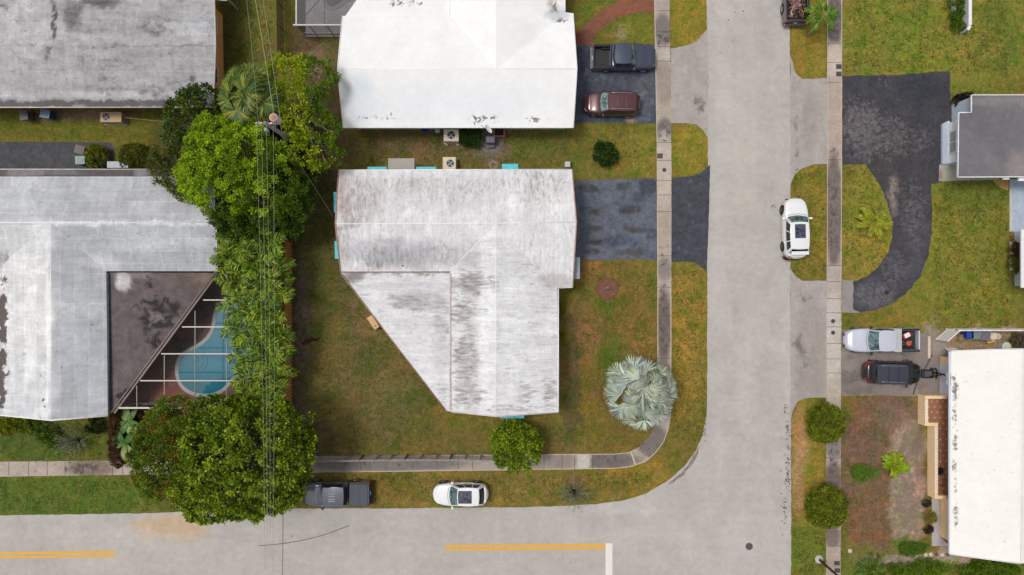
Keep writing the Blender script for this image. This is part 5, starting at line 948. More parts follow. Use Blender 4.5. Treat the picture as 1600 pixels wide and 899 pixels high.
wbin('bright blue wheelie bin behind the white vinyl fence', 1516, 523, simple('strong_blue_plastic', A(30, 74, 170), .5), 1.57, d_=.5); wbin('pale green wheelie bin between the blue and grey bins', 1525.5, 524, simple('grey_green_plastic', A(120, 138, 140), .5), 1.57); wbin('slate grey wheelie bin behind the white vinyl fence', 1540, 524.5, simple('slate_plastic', A(118, 114, 126), .6), 1.5, w_=.75)
t = thing('tarp_bundle', 'cream tarpaulin bundle at the end of the bin row', 'bundle', R(1557, 526, .5)*1.0); t.location.z = 0
m = MB(); rings = []
for k in range(9):
    a = PI*k/8; rings.append([Vector((-.55*math.cos(a), (.38+.07*math.sin(5*j+k))*math.sin(a)*math.cos(2*PI*j/12), .30+.28*math.sin(a)*math.sin(2*PI*j/12)+.03*math.sin(3*j+k*2))) for j in range(12)])
m.loft(rings, cap=True, smooth=True); m.build('wrap', simple('cream_tarp', A(226, 214, 196), .8, var=.08, scale=4), t); m = MB(); m.tube([(.05, -.4, .35), (.08, 0, .62), (.05, .4, .35)], .02, 5); m.build('strap', M_trimb, t)
t = thing('toy_slide', 'yellow plastic ride-on toy in front of the cream bundle', 'toy', G(1546, 533))
m = MB(); m.tube([(-.3, -.12, .12), (-.05, -.1, .14), (.15, 0, .22), (.18, .25, .35)], [.07, .08, .13, .12], 8); m.box((.1, .05, .22), (.3, .3, .2), .3, bev=.05); m.build('frame', simple('yellow_plastic', A(236, 190, 40), .5), t)
for q in ((-.3, -.2), (-.3, .05), (.25, -.12), (.25, .28)): m = MB(); m.tube([(q[0], q[1]-.02, .07), (q[0], q[1]+.02, .07)], .07, 10); m.build('wheel', M_tyre, t)
t = thing('water_drum', 'round pale green drum lid beside the lower right roof', 'drum', (R(1573, 542, .8).x, R(1573, 542, .8).y, 0)); m = MB(); m.lathe((0, 0, 0), [(.30, 0), (.33, .25), (.33, .7), (.35, .74)], 24); m.build('body', simple('drum_plastic', A(184, 192, 180), .5), t); m = MB(); m.lathe((0, 0, .745), [(.37, 0), (.37, .04), (.30, .06)], 24); m.build('lid', simple('drum_lid', A(204, 210, 198), .5), t)
t = thing('wooden_crate', 'brown slatted crate on the bare side yard beside the bins', 'crate', (R(1504, 528, .4).x, R(1504, 528, .4).y, 0)); m = MB()
for z in (.08, .22, .36):
    for a in (0, 1, 2, 3): m.box((math.cos(a*PI/2)*.24, math.sin(a*PI/2)*.24, z), (.02, .5, .1), a*PI/2)
m.build('slats', simple('crate_wood', A(170, 140, 112), .9), t); m = MB(); 
for k in range(5): m.box((-.19+k*.095, 0, .42), (.08, .5, .02))
m.build('top', simple('crate_wood_top', A(158, 130, 104), .9, var=.15), t)
t = thing('white_panel', 'white board propped against the corner of the lower right roof', 'panel', G(1484, 548)); a, b = G(1475, 548), G(1494, 549); m = MB(); d = b-a; m.box(((a.x+b.x)/2, (a.y+b.y)/2, .55), (d.length, .05, 1.1), math.atan2(d.y, d.x), rx=.45); m.build('board', M_vinyl, t, True)
m = MB(); m.box(((a.x+b.x)/2, (a.y+b.y)/2+.03, .55), (d.length*.9, .03, .05), math.atan2(d.y, d.x), rx=.45); m.build('batten', M_trimold, t, True)
t = thing('timber_beam', 'long pale timber lying across the driveway behind the silver pickup', 'timber', G(1450.8, 543)); m = MB(); m.box((0, 0, .07), (.20, 1.85, .10), bev=.01); m.build('board', simple('pale_timber', A(222, 206, 190), .8, var=.08), t); m = MB()
for y in (-.85, .85): m.box((0, y, .125), (.12, .05, .012))
m.build('end_cleat', simple('timber_end', A(190, 160, 130), .8), t)
t = thing('dark_hose', 'long dark strip of hose lying between the minivan and the peach porch', 'hose', G(1440, 590)); m = MB(); m.tube([R(1456, 555, .05), R(1449, 570, .05), R(1439, 585, .05), R(1432, 600, .05), R(1427, 617, .05)], .055, 6); o = m.build('tube', simple('dark_rubber', A(92, 84, 80), .8), t, True)
# basketball hoop lying by the garage
t = thing('basketball_hoop', 'black-based portable basketball hoop beside the garage door', 'basketball hoop', G(1447, 584))
m = MB(); m.box((0, 0, .17), (.98, .72, .26), bev=.10); m.build('base', M_black, t); m = MB(); m.box((0, 0, .31), (.62, .5, .04), bev=.02); m.build('base_lid', simple('slate_lid', A(84, 84, 92), .6), t)
m = MB(); m.tube([(.35, .15, .25), (.55, .1, 1.6), (.45, -.05, 2.4)], .07, 8); m.tube([(.1, -.2, .3), (.5, 0, 1.2)], .05, 6); m.tube([(.3, .45, .1), (.75, .40, .12), (.85, .1, .14), (.75, -.4, .12)], .07, 8); m.build('pole', M_black, t)
m = MB(); m.box((.22, -.1, 2.6), (.05, .95, .62), bev=.01); m.build('backboard', simple('clear_board', A(206, 214, 220), .3), t)
m = MB(); m.tube([(.0+.2*math.cos(a)-.02, -.1+.2*math.sin(a), 2.4) for a in np.linspace(0, 2*PI, 16)], .014, 5); m.build('rim', M_tail, t)
# between the top centre and middle houses
t = thing('lean_to_shed', 'small shed with a corrugated taupe roof against the middle house', 'shed', (R(627, 258, 2.1).x, R(627, 258, 2.1).y, 0)); m = MB(); m.box((0, -.1, 1.0), (1.95, .9, 2.0)); m.build('wall', M_trimold, t); m = MB(); m.box((0, 0, 2.08), (2.1, 1.05, .06), rx=.08)
for k in range(21): m.box((-1.0+k*.1, 0, 2.115), (.035, 1.05, .02), rx=.08)
m.build('roof', simple('taupe_metal', A(170, 164, 156), .6, var=.06), t); m = MB(); m.box((0, .37, 1.0), (.8, .04, 1.8)); m.build('door', M_brownw, t)
t = thing('bucket', 'blue bucket at the lower edge of the bright white roof', 'bucket', G(665, 204)); m = MB(); m.lathe((0, 0, 0), [(.20, 0), (.24, .45), (.26, .46), (.24, .47), (.21, .44), (.19, .1), (.001, .1)], 20, cap=False); m.build('shell', simple('blue_plastic', A(30, 80, 176), .5), t); m = MB(); m.tube([(.25*math.cos(a), .05, .45+.12*math.sin(a)) for a in np.linspace(0, PI, 8)], .012, 5); m.build('handle', M_steel, t)
t = thing('round_pot', 'round pale pot between the blue bucket and the beige air conditioner', 'pot', G(684.5, 205.5)); m = MB(); m.lathe((0, 0, 0), [(.16, 0), (.22, .3), (.22, .42), (.16, .46), (.05, .48)], 20); m.build('body', simple('pale_ceramic', A(180, 186, 178), .5), t); m = MB(); m.lathe((0, 0, .475), [(.05, 0), (.04, .05)], 10); m.build('knob', M_steel, t)
t = thing('satellite_dish', 'white oval satellite dish on the lower edge of the bright white roof', 'satellite dish', R(762, 203, 2.75)); m = MB()
rings = [[Vector((r_*math.cos(a)*.85, r_*math.sin(a), .35*r_*r_*1.2)) for a in np.linspace(0, 2*PI, 20, endpoint=False)] for r_ in (.02, .15, .28, .40)]
o_ = MB().loft(rings, cap=False, smooth=True); o_.loft([[p - Vector((0, 0, .02)) for p in r_] for r_ in rings], smooth=True); ds = o_.build('dish', M_whp, t); ds.data.transform(Matrix.Translation((.05, -.05, .35)) @ Matrix.Rotation(.9, 4, 'Y') @ Matrix.Rotation(-.5, 4, 'X'))
m = MB(); m.tube([(-.1, .35, .12), (-.1, .05, .2), (0, 0, .35)], .025, 6); m.tube([(0, -.1, .35), (-.45, .2, .55)], .018, 5); m.box((-.45, .2, .56), (.10, .08, .08)); m.build('bracket', M_steel, t)
t = thing('brick_planter', 'reddish brick planter box with dark inside, right of the satellite dish', 'planter', (G(780, 208).x, G(780, 208).y, 0)); m = MB()
for a, s_ in ((0, (0, -.38, 1.0, .14)), (1, (0, .38, 1.0, .14)), (2, (-.43, 0, .14, .62)), (3, (.43, 0, .14, .62))): m.box((s_[0], s_[1], .25), (s_[2], s_[3], .5))
m.build('box', simple('reddish_brick', A(150, 96, 84), .9, var=.12, scale=8), t); m = MB(); m.box((0, 0, .18), (.72, .62, .3)); m.build('soil', simple('dark_soil', (.02, .016, .013), .95), t)
t = thing('covered_chest', 'grey covered barbecue standing on the paving below the satellite dish', 'barbecue', G(767, 222)); m = MB(); m.box((0, 0, .55), (.75, .55, .9), bev=.08); m.build('cover', simple('grey_cover', A(112, 110, 122), .8, var=.08), t); m = MB(); m.box((0, -.42, .35), (.6, .25, .05), bev=.02); m.build('shelf', simple('grey_shelf', A(92, 88, 98), .6), t)
tag(sheet('paving', [(744, 203), (790, 203), (792, 212), (784, 228), (772, 240), (756, 238), (748, 224)], .012, M_walk, painted((128, 118, 112), stains=[(768, 215, 20, 12, .3)], warp=3), .06, .2), kind='structure')
t = thing('clay_pots', 'two small cream garden ornaments below the beige air conditioner', 'ornament', G(706, 226)); m = MB(); m.tube([(-.6, .12, .06), (-.45, 0, .1), (-.35, -.1, .06)], .06, 6); m.build('left_piece', simple('cream_ceramic', A(214, 206, 190), .6), t); m = MB(); m.tube([(.35, .1, .06), (.5, -.08, .1), (.62, -.02, .06)], .06, 6); m.build('right_piece', simple('cream_ceramic_b', A(214, 206, 190), .6), t); t.children[0].name = 'ornament_piece'; t.children[1].name = 'ornament_piece'
t = thing('garden_hose', 'coiled pale hose at the upper edge of the middle house roof', 'hose', G(771, 258)); m = MB()
for k in range(3): m.tube([((.38-.08*k)*math.cos(a), (.34-.07*k)*math.sin(a), .04+.03*k) for a in np.linspace(0, 2*PI, 22)], .018, 5)
m.build('coil', simple('pale_hose', A(190, 184, 170), .6), t)
t = thing('wooden_box', 'small tan wooden box against the slanting edge of the middle house', 'box', (R(583, 504, .9).x, R(583, 504, .9).y, 0), math.radians(-56)); m = MB(); m.box((0, 0, .42), (1.1, .42, .84)); m.build('body', simple('tan_wood', A(196, 152, 104), .8, var=.1), t); m = MB(); m.box((0, 0, .87), (1.16, .48, .05)); m.build('lid', simple('tan_wood_lid', A(222, 180, 132), .8, var=.1), t); m = MB(); m.lathe((.35, 0, .895), [(.06, 0), (.05, .03)], 10); m.build('knob', M_trimb, t)
t = thing('concrete_post', 'short grey block at the upper right corner of the middle house', 'block', G(886, 259)); m = MB(); m.box((0, 0, .3), (.5, .5, .6), bev=.03); m.build('block', M_steel, t); m = MB(); m.box((0, 0, .62), (.4, .4, .04)); m.build('cap', M_trimold, t)
t = thing('fire_pit', 'round brick disc with a small metal ornament on the front lawn', 'brick circle', G(949, 451)); m = MB(); m.lathe((0, 0, 0), [(.92, .0), (.92, .05), (.88, .06), (.78, .045)], 40); o = m.build('disc', M_brick, t); setcol(o.data, np.tile([*A(132, 92, 74), 0], (len(o.data.vertices), 1)))
m = MB()
for k in range(28): a = 2*PI*k/28; m.box((.86*math.cos(a), .86*math.sin(a), .07), (.11, .17, .06), a)
m.build('rim', simple('brick_rim', A(120, 82, 66), .9, var=.15, scale=6), t); m = MB(); m.tube([(-.25, -.2, .1), (0, .12, .3), (.18, -.1, .12)], .05, 6); m.tube([(-.1, .1, .1), (.2, .15, .25)], .04, 6); m.tube([(-.05, -.15, .1), (.1, .05, .3)], .03, 5); m.build('ornament', simple('grey_metal_ornament', A(150, 140, 138), .5, metal=.3), t)
rb_ = thing('tree_ring', 'thin ring of edging round the foot of the silver palm', 'edging', G(971, 613)); m = MB(); m.tube([(1.75*math.cos(a), 1.75*math.sin(a), .04) for a in np.linspace(0, 2*PI, 40)], .06, 6); m.build('ring', simple('brick_edging', A(120, 84, 62), .9, var=.15), rb_)
# covers in the pavement and road
M_iron = simple('cast_iron', A(84, 76, 76), .7, var=.12, scale=8)
def cover(label, px, py, r_, z, sq=None, col=None, name='manhole_cover'):
    t = thing(name, label, 'manhole cover' if name.startswith('man') else 'utility cover', R(px, py, 0)+Vector((0, 0, z)), 0, 'iron covers in the pavements and road'); m = MB()
    if sq: m.box((0, 0, .006), (sq[0], sq[1], .012), bev=.004)
    else: m.lathe((0, 0, 0), [(r_, 0), (r_, .012), (r_*.9, .013)], 6 if name == 'utility_cover' else 28)
    m.build('lid', col or M_iron, t); m = MB()
    if sq: m.box((0, 0, .014), (sq[0]*.5, .03, .006))
    else:
        for k in range(3): m.box((0, (k-1)*r_*.45, .015), (r_*1.1, .03, .006))
    m.build('ribs', M_trimb, t)
cover('round manhole cover in the road at the lower right of the junction', 1170.5, 854, .31, .006, col=simple('road_iron', A(96, 86, 88), .7))
cover('round manhole cover in the curved dark driveway', 1385.5, 457.5, .20, .014, col=simple('dark_iron', A(44, 42, 46), .7))
cover('hexagonal cover in the left pavement above the blue-grey driveway', 1037.8, 266, .19, .026, name='utility_cover'); cover('rounded square cover at the left edge of the left pavement', 1031, 244, 0, .026, (.48, .42), name='utility_cover')
cover('hexagonal cover in the right pavement, upper of the pair beside the silver pickup', 1301.3, 502, .19, .026, name='utility_cover'); cover('hexagonal cover in the right pavement, lower of the pair beside the silver pickup', 1301.3, 520, .19, .026, name='utility_cover')
M_meter = simple('dark_meter_lid', A(78, 72, 76), .7, var=.08)
cover('square meter lid in the right pavement, upper one near the top', 1310.5, 104.5, 0, .026, (.46, .40), M_meter, 'utility_cover'); cover('square meter lid in the right pavement, lower one near the top', 1310.5, 116, 0, .026, (.46, .40), M_meter, 'utility_cover')
cover('square meter lid in the right pavement near the street lamp, upper one', 1307.5, 880, 0, .026, (.46, .36), M_meter, 'utility_cover'); cover('square meter lid in the right pavement near the street lamp, lower one', 1308, 891.5, 0, .026, (.46, .36), M_meter, 'utility_cover')
cover('small pale valve lid at the corner of the brown dirt yard', 1328, 861, 0, .006, (.30, .28), simple('pale_lid', A(214, 206, 176), .7), 'utility_cover')
# stepping stones by the lower right house
M_ston = simple('pale_paver', A(214, 196, 178), .85, var=.08); M_stob = simple('dark_red_paver', A(112, 74, 74), .85, var=.08)
for i, (x, y) in enumerate(((1423.5, 866.3), (1432, 866.5), (1446, 867), (1454, 866.5), (1463, 866.5), (1472, 867), (1480.5, 866.5))):
    dk_ = i in (4, 6); nth = ['leftmost', 'second', 'third', 'fourth', '', 'last', ''][i]; m = MB(); m.box((0, 0, .02), (.30, .30, .05), .1*i if i != 4 else .6, bev=.01); o = m.build('paving_stone', M_stob if dk_ else M_ston); o.location = R(x, y, 0)
    tag(o, ('dark red paving stone between pale ones, left of the peach house corner' if i == 4 else 'dark red paving stone under the corner of the warm white roof') if dk_ else nth+' pale square stone, counted from the left, in the row by the peach house corner', 'paving stone', 'paving stones in a row')
# chair on the peach porch
t = thing('porch_chair', 'black chair on the tiled peach porch', 'chair', G(1464, 734)); m = MB(); m.box((0, 0, .43), (.5, .5, .06), bev=.02); m.build('seat', M_black, t); m = MB(); m.box((-.22, 0, .68), (.05, .5, .46), bev=.02); m.build('backrest', M_black, t)
for sx, sy in ((-1, -1), (-1, 1), (1, -1), (1, 1)): m = MB(); m.box((sx*.22, sy*.22, .25), (.04, .04, .32)); m.build('leg', M_black, t)
t = thing('bicycle', 'dark bicycle leaning by the wall on the tiled peach porch', 'bicycle', G(1476, 745), .9); 
for x in (-.5, .5): m = MB(); m.tube([(x+.32*math.cos(a), 0, .34+.32*math.sin(a)) for a in np.linspace(0, 2*PI, 20)], .022, 5); m.build('wheel', M_tyre, t)
m = MB(); m.tube([(-.5, 0, .34), (-.15, 0, .78), (.38, 0, .80), (.5, 0, .34)], .02, 5); m.tube([(-.15, 0, .8), (0, 0, .3), (.38, 0, .78)], .02, 5); m.build('frame', M_steel, t); m = MB(); m.box((-.18, 0, .92), (.25, .14, .06), bev=.02); m.build('saddle', M_black, t); m = MB(); m.tube([(.4, -.28, 1.0), (.42, 0, .98), (.4, .28, 1.0)], .018, 5); m.tube([(.38, 0, .78), (.42, 0, .98)], .018, 5); m.build('handlebar', M_black, t)
# ---------------------------------------------------------------- poles and wires
pz = 10.2; ptop = R(414, 192, pz)
up = thing('utility_pole', 'tall wooden utility pole with transformer and crossarm among the trees', 'utility pole', (ptop.x, ptop.y, 0))
m = MB(); m.tube([(0, 0, 0), (0, 0, pz)], [.19, .13], 12); m.build('pole', simple('grey_pole_wood', A(130, 122, 116), .9, var=.15), up)
m = MB(); m.box((-.1, .0, pz-.25), (1.3, .12, .12)); m.build('crossarm', simple('pale_crossarm', A(176, 172, 168), .8), up)
m = MB(); c = Vector((.45, .45, pz-1.3)); m.lathe(c, [(.05, 0), (.30, .02), (.30, .95), (.24, 1.02), (.10, 1.06)], 20); tr_ = m.build('transformer', simple('transformer_grey', A(196, 178, 170), .5, var=.05), up)
m = MB(); m.lathe(c+Vector((0, 0, 1.06)), [(.16, 0), (.18, .05), (.05, .1)], 14); m.build('transformer_cap', simple('rusty_cap', A(200, 130, 106), .7), tr_)
m = MB(); m.lathe((-.12, -.35, pz-.9), [(.13, 0), (.15, .4), (.05, .5)], 12); m.build('junction_can', simple('steel_can', A(150, 164, 174), .4, metal=.3), up)
ins = MB()
for x in (-.6, -.25, .1, .42): ins.lathe((x, 0, pz-.19), [(.03, 0), (.06, .06), (.03, .12), (.05, .16)], 10)
ins.build('insulator', simple('porcelain', A(196, 190, 184), .3), up)
M_wire = simple('aluminium_wire', A(160, 168, 150), .5, metal=.0, var=.05)
def wire(label, a, b, sag=.5, r_=.009, mat=None, grp='overhead wires'):
    a = Vector(a); b = Vector(b); t = thing('overhead_wire', label, 'overhead wire', a, 0, grp); m = MB(); pts = []
    for k in range(25):
        s_ = k/24; p = a.lerp(b, s_); p.z -= sag*4*s_*(1-s_); pts.append(p)
    m.tube(pts, r_, 5, cap=True); m.build('strand', mat or M_wire, t, True)
    m = MB(); m.tube([a+Vector((0, 0, .02)), a.lerp(b, .012)+Vector((0, 0, -.02))], r_*2.2, 6); m.build('clamp', M_steel, t, True)
tp = lambda x, dz=0: (ptop.x+x, ptop.y, pz+dz)
wire('thin overhead wire from the pole top to the top edge, leftmost', tp(-.45, 0), R(378, -60, 10.0), .2, .009)
wire('thick pale overhead cable from the pole to the top edge', tp(0, -2.2), R(388, -60, 8.0), .2, .022, simple('pale_cable', A(160, 168, 140), .6))
wire('thin overhead wire from the pole to the top edge, rightmost', tp(.3, -2.5), R(401, -60, 7.8), .2, .013)
wire('overhead wire from the pole to the bottom edge, first from the left', tp(-.6, 0), R(414.5, 960, 10.0), .3, .009)
wire('overhead wire from the pole to the bottom edge, second from the left', tp(-.25, 0), R(417.5, 960, 10.0), .35, .009)
wire('overhead wire from the pole to the bottom edge, third from the left', tp(.1, 0), R(421.5, 960, 10.0), .3, .009)
wire('overhead wire from the pole to the bottom edge, fourth from the left', tp(.42, -.4), R(425, 960, 9.6), .35, .009)
wire('dark service wire from the utility pole down to the middle house roof', tp(.3, -1.0), R(523, 343, 3.4), .3, .016, simple('dark_wire', A(110, 104, 100), .6))
wire('pale low wire running from the tan air conditioner to the trees', R(196, 184, 1.2), R(275, 192, 1.6), .05, .014)
lp = thing('street_lamp', 'leaning-looking dark street lamp pole at the bottom edge of the right pavement', 'street lamp', G(1279.5, 874))
m = MB(); m.tube([(0, 0, 0), (0, 0, 7.5)], [.11, .08], 10); m.build('pole', simple('dark_bronze_pole', A(86, 66, 60), .6), lp)
m = MB(); m.lathe((0, 0, 0), [(.34, 0), (.34, .06), (.20, .1), (.14, .2)], 18); m.build('base', simple('concrete_base', A(190, 186, 180), .9), lp)
m = MB(); m.tube([(0, 0, 7.4), (-.5, 0, 7.7), (-1.6, 0, 7.8)], .05, 8); m.build('arm', M_steel, lp); m = MB(); m.box((-1.8, 0, 7.76), (.6, .24, .12), bev=.04); m.build('lamp_head', M_steel, lp)
# ---------------------------------------------------------------- plants
M_leaf = leafmat('broad_leaves', .42); M_palm = leafmat('palm_leaves', .3, .4); M_silver = leafmat('silver_leaves', .15, .55)
M_bark = simple('bark', A(120, 104, 90), .95, var=.25, scale=7, bump=.5); M_barkp = simple('pale_bark', A(176, 160, 142), .9, var=.15, scale=6)
class Leaves:
    def __init__(s): s.v = []; s.c = []; s.f = []; s.n = 0
    def quads(s, c, ax, sd, L_, W_, col, fold=.0):
        """pointed leaves: c base point, ax direction, sd side vector (unit), length, width"""
        L_ = np.asarray(L_).reshape(-1, 1); W_ = np.asarray(W_).reshape(-1, 1); nn = np.cross(ax, sd)
        p0 = c; p1 = c + ax*L_*.45 + sd*W_/2 + nn*W_*fold; p2 = c + ax*L_; p3 = c + ax*L_*.45 - sd*W_/2 + nn*W_*fold
        k = len(c); V = np.stack([p0, p1, p2, p3], 1).reshape(-1, 3); s.v.append(V); s.c.append(np.repeat(col, 4, 0))
        s.f.append(np.arange(k*4).reshape(-1, 4) + s.n); s.n += 4*k
    def build(s, name, mat, parent=None, world=True):
        V = np.concatenate(s.v); Cc = np.concatenate(s.c); Fc = np.concatenate(s.f)
        me = bpy.data.meshes.new(name); me.vertices.add(len(V)); me.vertices.foreach_set('co', V.astype(np.float32).ravel())
        me.loops.add(Fc.size); me.loops.foreach_set('vertex_index', Fc.ravel().astype(np.int32)); me.polygons.add(len(Fc))
        me.polygons.foreach_set('loop_start', np.arange(0, Fc.size, 4, dtype=np.int32)); me.polygons.foreach_set('loop_total', np.full(len(Fc), 4, np.int32)); me.update(calc_edges=True)
        setcol(me, np.concatenate([np.clip(Cc, 0, .9), np.ones((len(Cc), 1))], 1)); return link(name, me, mat, parent, world and parent is not None)
def unit(a): return a/np.maximum(1e-9, np.linalg.norm(a, axis=-1, keepdims=True))
def crown(lobes, pal, clump=.5, leaf=.26, per=70, dens=1.0, low=-.25, inner=.19, bright=None, lw=.55, droop=0.0, z_bias=.5):
    """lobes: (px, py, top height, rx m, ry m, rz m); pal: list of sRGB leaf colours from painted shade tones to painted highlights"""
    lv = Leaves(); lob = []
    for (px, py, zt, rx, ry, rz) in lobes:
        c = R(px, py, zt-rz); lob.append((np.array([c.x, c.y, zt-rz]), np.array([rx, ry, rz])))
    cl = []; palL = np.array([A(*p) for p in pal])
    for i, (c, r) in enumerate(lob):
        area = 4*PI*((r[0]*r[1])**1.6/3 + (r[0]*r[2])**1.6/3 + (r[1]*r[2])**1.6/3)**(1/1.6)*.62
        n = int(area/(clump*clump*1.5)*dens)
        d = unit(rng.normal(size=(n*2, 3))); d = d[d[:, 2] > low][:n]; jit = rng.uniform(.80, 1.10, (len(d), 1)); p = c + d*r*jit
        keep = np.ones(len(p), bool)
        for j, (c2, r2) in enumerate(lob):
            if j != i: keep &= (np.linalg.norm((p-c2)/r2, axis=1) > .80)
        cl.append(np.concatenate([p[keep], d[keep]], 1))
    cl = np.concatenate(cl)
    for q in cl:
        p, d = q[:3], q[3:]; cr = clump*rng.uniform(.65, 1.25); m_ = int(per*rng.uniform(.7, 1.2))
        e = unit(rng.normal(size=(m_, 3)) + d*.8 + np.array([0, 0, z_bias])); pos = p + e*cr*rng.uniform(.35, 1.0, (m_, 1))*np.array([1, 1, .75])
        ax = unit(e + rng.normal(size=(m_, 3))*.55 + np.array([0, 0, -droop])); sd = unit(np.cross(ax, unit(rng.normal(size=(m_, 3)) + np.array([0, 0, 1.6])))); 
        t = np.clip(rng.normal(.42+.28*(rng.random()-.5)*2, .20, m_) + .16*(e[:, 2]), 0, .999)*(len(palL)-1); i0 = t.astype(int); f = (t-i0)[:, None]  # leaves facing up get lighter tones, a highlight put into their colour
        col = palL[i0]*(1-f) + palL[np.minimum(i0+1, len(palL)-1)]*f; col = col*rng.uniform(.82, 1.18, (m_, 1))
        if bright is not None:
            k = bright(*topx(p[0], p[1], p[2])); 
            if k is not None: col = col*(1-k[1]) + A(*k[0])*k[1]*rng.uniform(.8, 1.2, (m_, 1))
        ls = leaf*rng.uniform(.6, 1.25, m_); lv.quads(pos, ax, sd, ls, ls*lw, col, .12)
    for (c, r) in lob:                      # sparse inner leaves in the darker palette tones, painting shade into the gaps
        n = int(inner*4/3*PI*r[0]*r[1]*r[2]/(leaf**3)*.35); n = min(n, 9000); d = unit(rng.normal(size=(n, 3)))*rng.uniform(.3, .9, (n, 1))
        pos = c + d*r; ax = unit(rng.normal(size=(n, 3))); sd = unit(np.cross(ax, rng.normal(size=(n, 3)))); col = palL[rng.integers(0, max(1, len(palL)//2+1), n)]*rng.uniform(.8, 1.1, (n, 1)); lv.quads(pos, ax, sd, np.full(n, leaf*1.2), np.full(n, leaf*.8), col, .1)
    return lv, lob, cl
def tree(name, label, cat, base, lobes, pal, trunk_r=.22, bark=None, limbs=9, trunk_to=.55, mat=None, group=None, **kw):
    b = G(*base); t = thing(name, label, cat, b, 0, group); lv, lob, cl = crown(lobes, pal, **kw); lv.build('crown', mat or M_leaf, t)
    m = MB(); big = max(lob, key=lambda q: q[1][0]*q[1][2]); mid = np.mean([l[0] for l in lob], 0); zf = max(.25, (mid[2])*trunk_to)
    fork = Vector((b.x+(mid[0]-b.x)*.35, b.y+(mid[1]-b.y)*.35, zf)); m.tube([b, b.lerp(fork, .5)+Vector((.05, -.03, 0)), fork], [trunk_r*1.25, trunk_r, trunk_r*.85], 10)
    m.build('trunk', bark or M_bark, t, True)
    m = MB()
    for k in range(limbs):
        q = cl[rng.integers(0, len(cl))]; e = Vector(q[:3])*.9+Vector(mid)*.1; md = fork.lerp(e, .5)+Vector((random.uniform(-.2, .2), random.uniform(-.2, .2), .15)); m.tube([fork, md, e], [trunk_r*.55, trunk_r*.32, trunk_r*.08], 6)
    m.build('limb', bark or M_bark, t, True); return t
LIME = [(52, 82, 20), (76, 116, 20), (112, 158, 22), (150, 196, 34), (182, 216, 52)]
DARK = [(38, 54, 22), (56, 76, 26), (78, 102, 32), (108, 130, 42)]
YEL = [(62, 84, 18), (98, 128, 20), (148, 176, 26), (196, 208, 34), (224, 224, 56)]
MIDG = [(44, 72, 20), (66, 100, 22), (92, 134, 30), (124, 166, 44), (154, 192, 60)]
OLIV = [(60, 72, 24), (86, 96, 30), (114, 122, 38), (140, 146, 52)]
# trees round the utility pole
tree('dark_tree', 'dark green tree over the corner of the top left grey roof', 'tree', (345, 205), [(305, 185, 6.2, 2.0, 1.9, 1.6), (290, 215, 5.4, 1.3, 1.6, 1.3), (322, 160, 5.6, 1.2, 1.0, 1.0), (300, 155, 5.0, .9, .8, .8)], DARK+[(130, 146, 60)], clump=.36, leaf=.22, per=42, dens=.7, inner=.07, limbs=10, group='trees along the back boundary')
def lim(px, py): return None
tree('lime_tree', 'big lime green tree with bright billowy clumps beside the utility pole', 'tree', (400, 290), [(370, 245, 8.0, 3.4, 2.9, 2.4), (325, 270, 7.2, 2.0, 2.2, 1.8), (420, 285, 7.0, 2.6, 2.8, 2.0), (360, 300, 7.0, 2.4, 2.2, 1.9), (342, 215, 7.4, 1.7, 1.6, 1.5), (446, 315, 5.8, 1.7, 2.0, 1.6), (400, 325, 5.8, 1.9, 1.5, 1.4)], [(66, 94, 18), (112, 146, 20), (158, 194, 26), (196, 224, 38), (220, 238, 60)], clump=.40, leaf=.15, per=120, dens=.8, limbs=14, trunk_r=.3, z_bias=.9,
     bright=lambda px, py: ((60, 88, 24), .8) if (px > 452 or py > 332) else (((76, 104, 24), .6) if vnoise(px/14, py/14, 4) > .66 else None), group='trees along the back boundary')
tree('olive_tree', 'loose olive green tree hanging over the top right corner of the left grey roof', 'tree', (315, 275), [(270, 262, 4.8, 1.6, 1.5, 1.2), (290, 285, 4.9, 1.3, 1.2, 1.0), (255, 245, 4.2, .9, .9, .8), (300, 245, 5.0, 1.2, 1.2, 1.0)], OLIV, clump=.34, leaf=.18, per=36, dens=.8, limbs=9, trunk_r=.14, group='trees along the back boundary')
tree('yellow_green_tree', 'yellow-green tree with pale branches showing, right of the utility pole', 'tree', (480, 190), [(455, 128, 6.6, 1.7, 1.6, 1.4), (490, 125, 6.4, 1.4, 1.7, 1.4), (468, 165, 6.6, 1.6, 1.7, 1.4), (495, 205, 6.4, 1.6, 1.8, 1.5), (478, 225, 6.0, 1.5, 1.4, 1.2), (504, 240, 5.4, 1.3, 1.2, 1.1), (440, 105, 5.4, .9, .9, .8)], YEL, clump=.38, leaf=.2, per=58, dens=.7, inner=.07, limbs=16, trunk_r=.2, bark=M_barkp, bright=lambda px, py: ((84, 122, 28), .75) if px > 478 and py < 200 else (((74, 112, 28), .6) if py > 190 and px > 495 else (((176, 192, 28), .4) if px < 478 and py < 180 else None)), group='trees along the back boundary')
tree('dark_shrub_tree', 'dark green shrubby tree filling the space below the lime tree', 'tree', (425, 350), [(400, 350, 4.4, 2.4, 1.4, 1.4), (365, 350, 4.2, 1.5, 1.3, 1.2), (455, 338, 4.6, 1.3, 1.6, 1.3), (470, 305, 4.8, 1.0, 2.0, 1.3)], [(40, 60, 20), (58, 82, 22), (82, 108, 28), (110, 138, 36)], clump=.36, leaf=.22, per=44, limbs=8, trunk_r=.15, group='trees along the back boundary')
tree('dark_shrub_tree', 'dark green bushes round the base of the utility pole', 'tree', (455, 240), [(440, 235, 3.4, 1.8, 1.6, 1.3), (455, 262, 3.4, 1.5, 1.4, 1.2), (430, 200, 3.6, 1.5, 1.4, 1.2)], [(26, 42, 18), (38, 58, 20), (54, 78, 24)], clump=.38, leaf=.24, per=36, limbs=6, trunk_r=.12, group='trees along the back boundary')
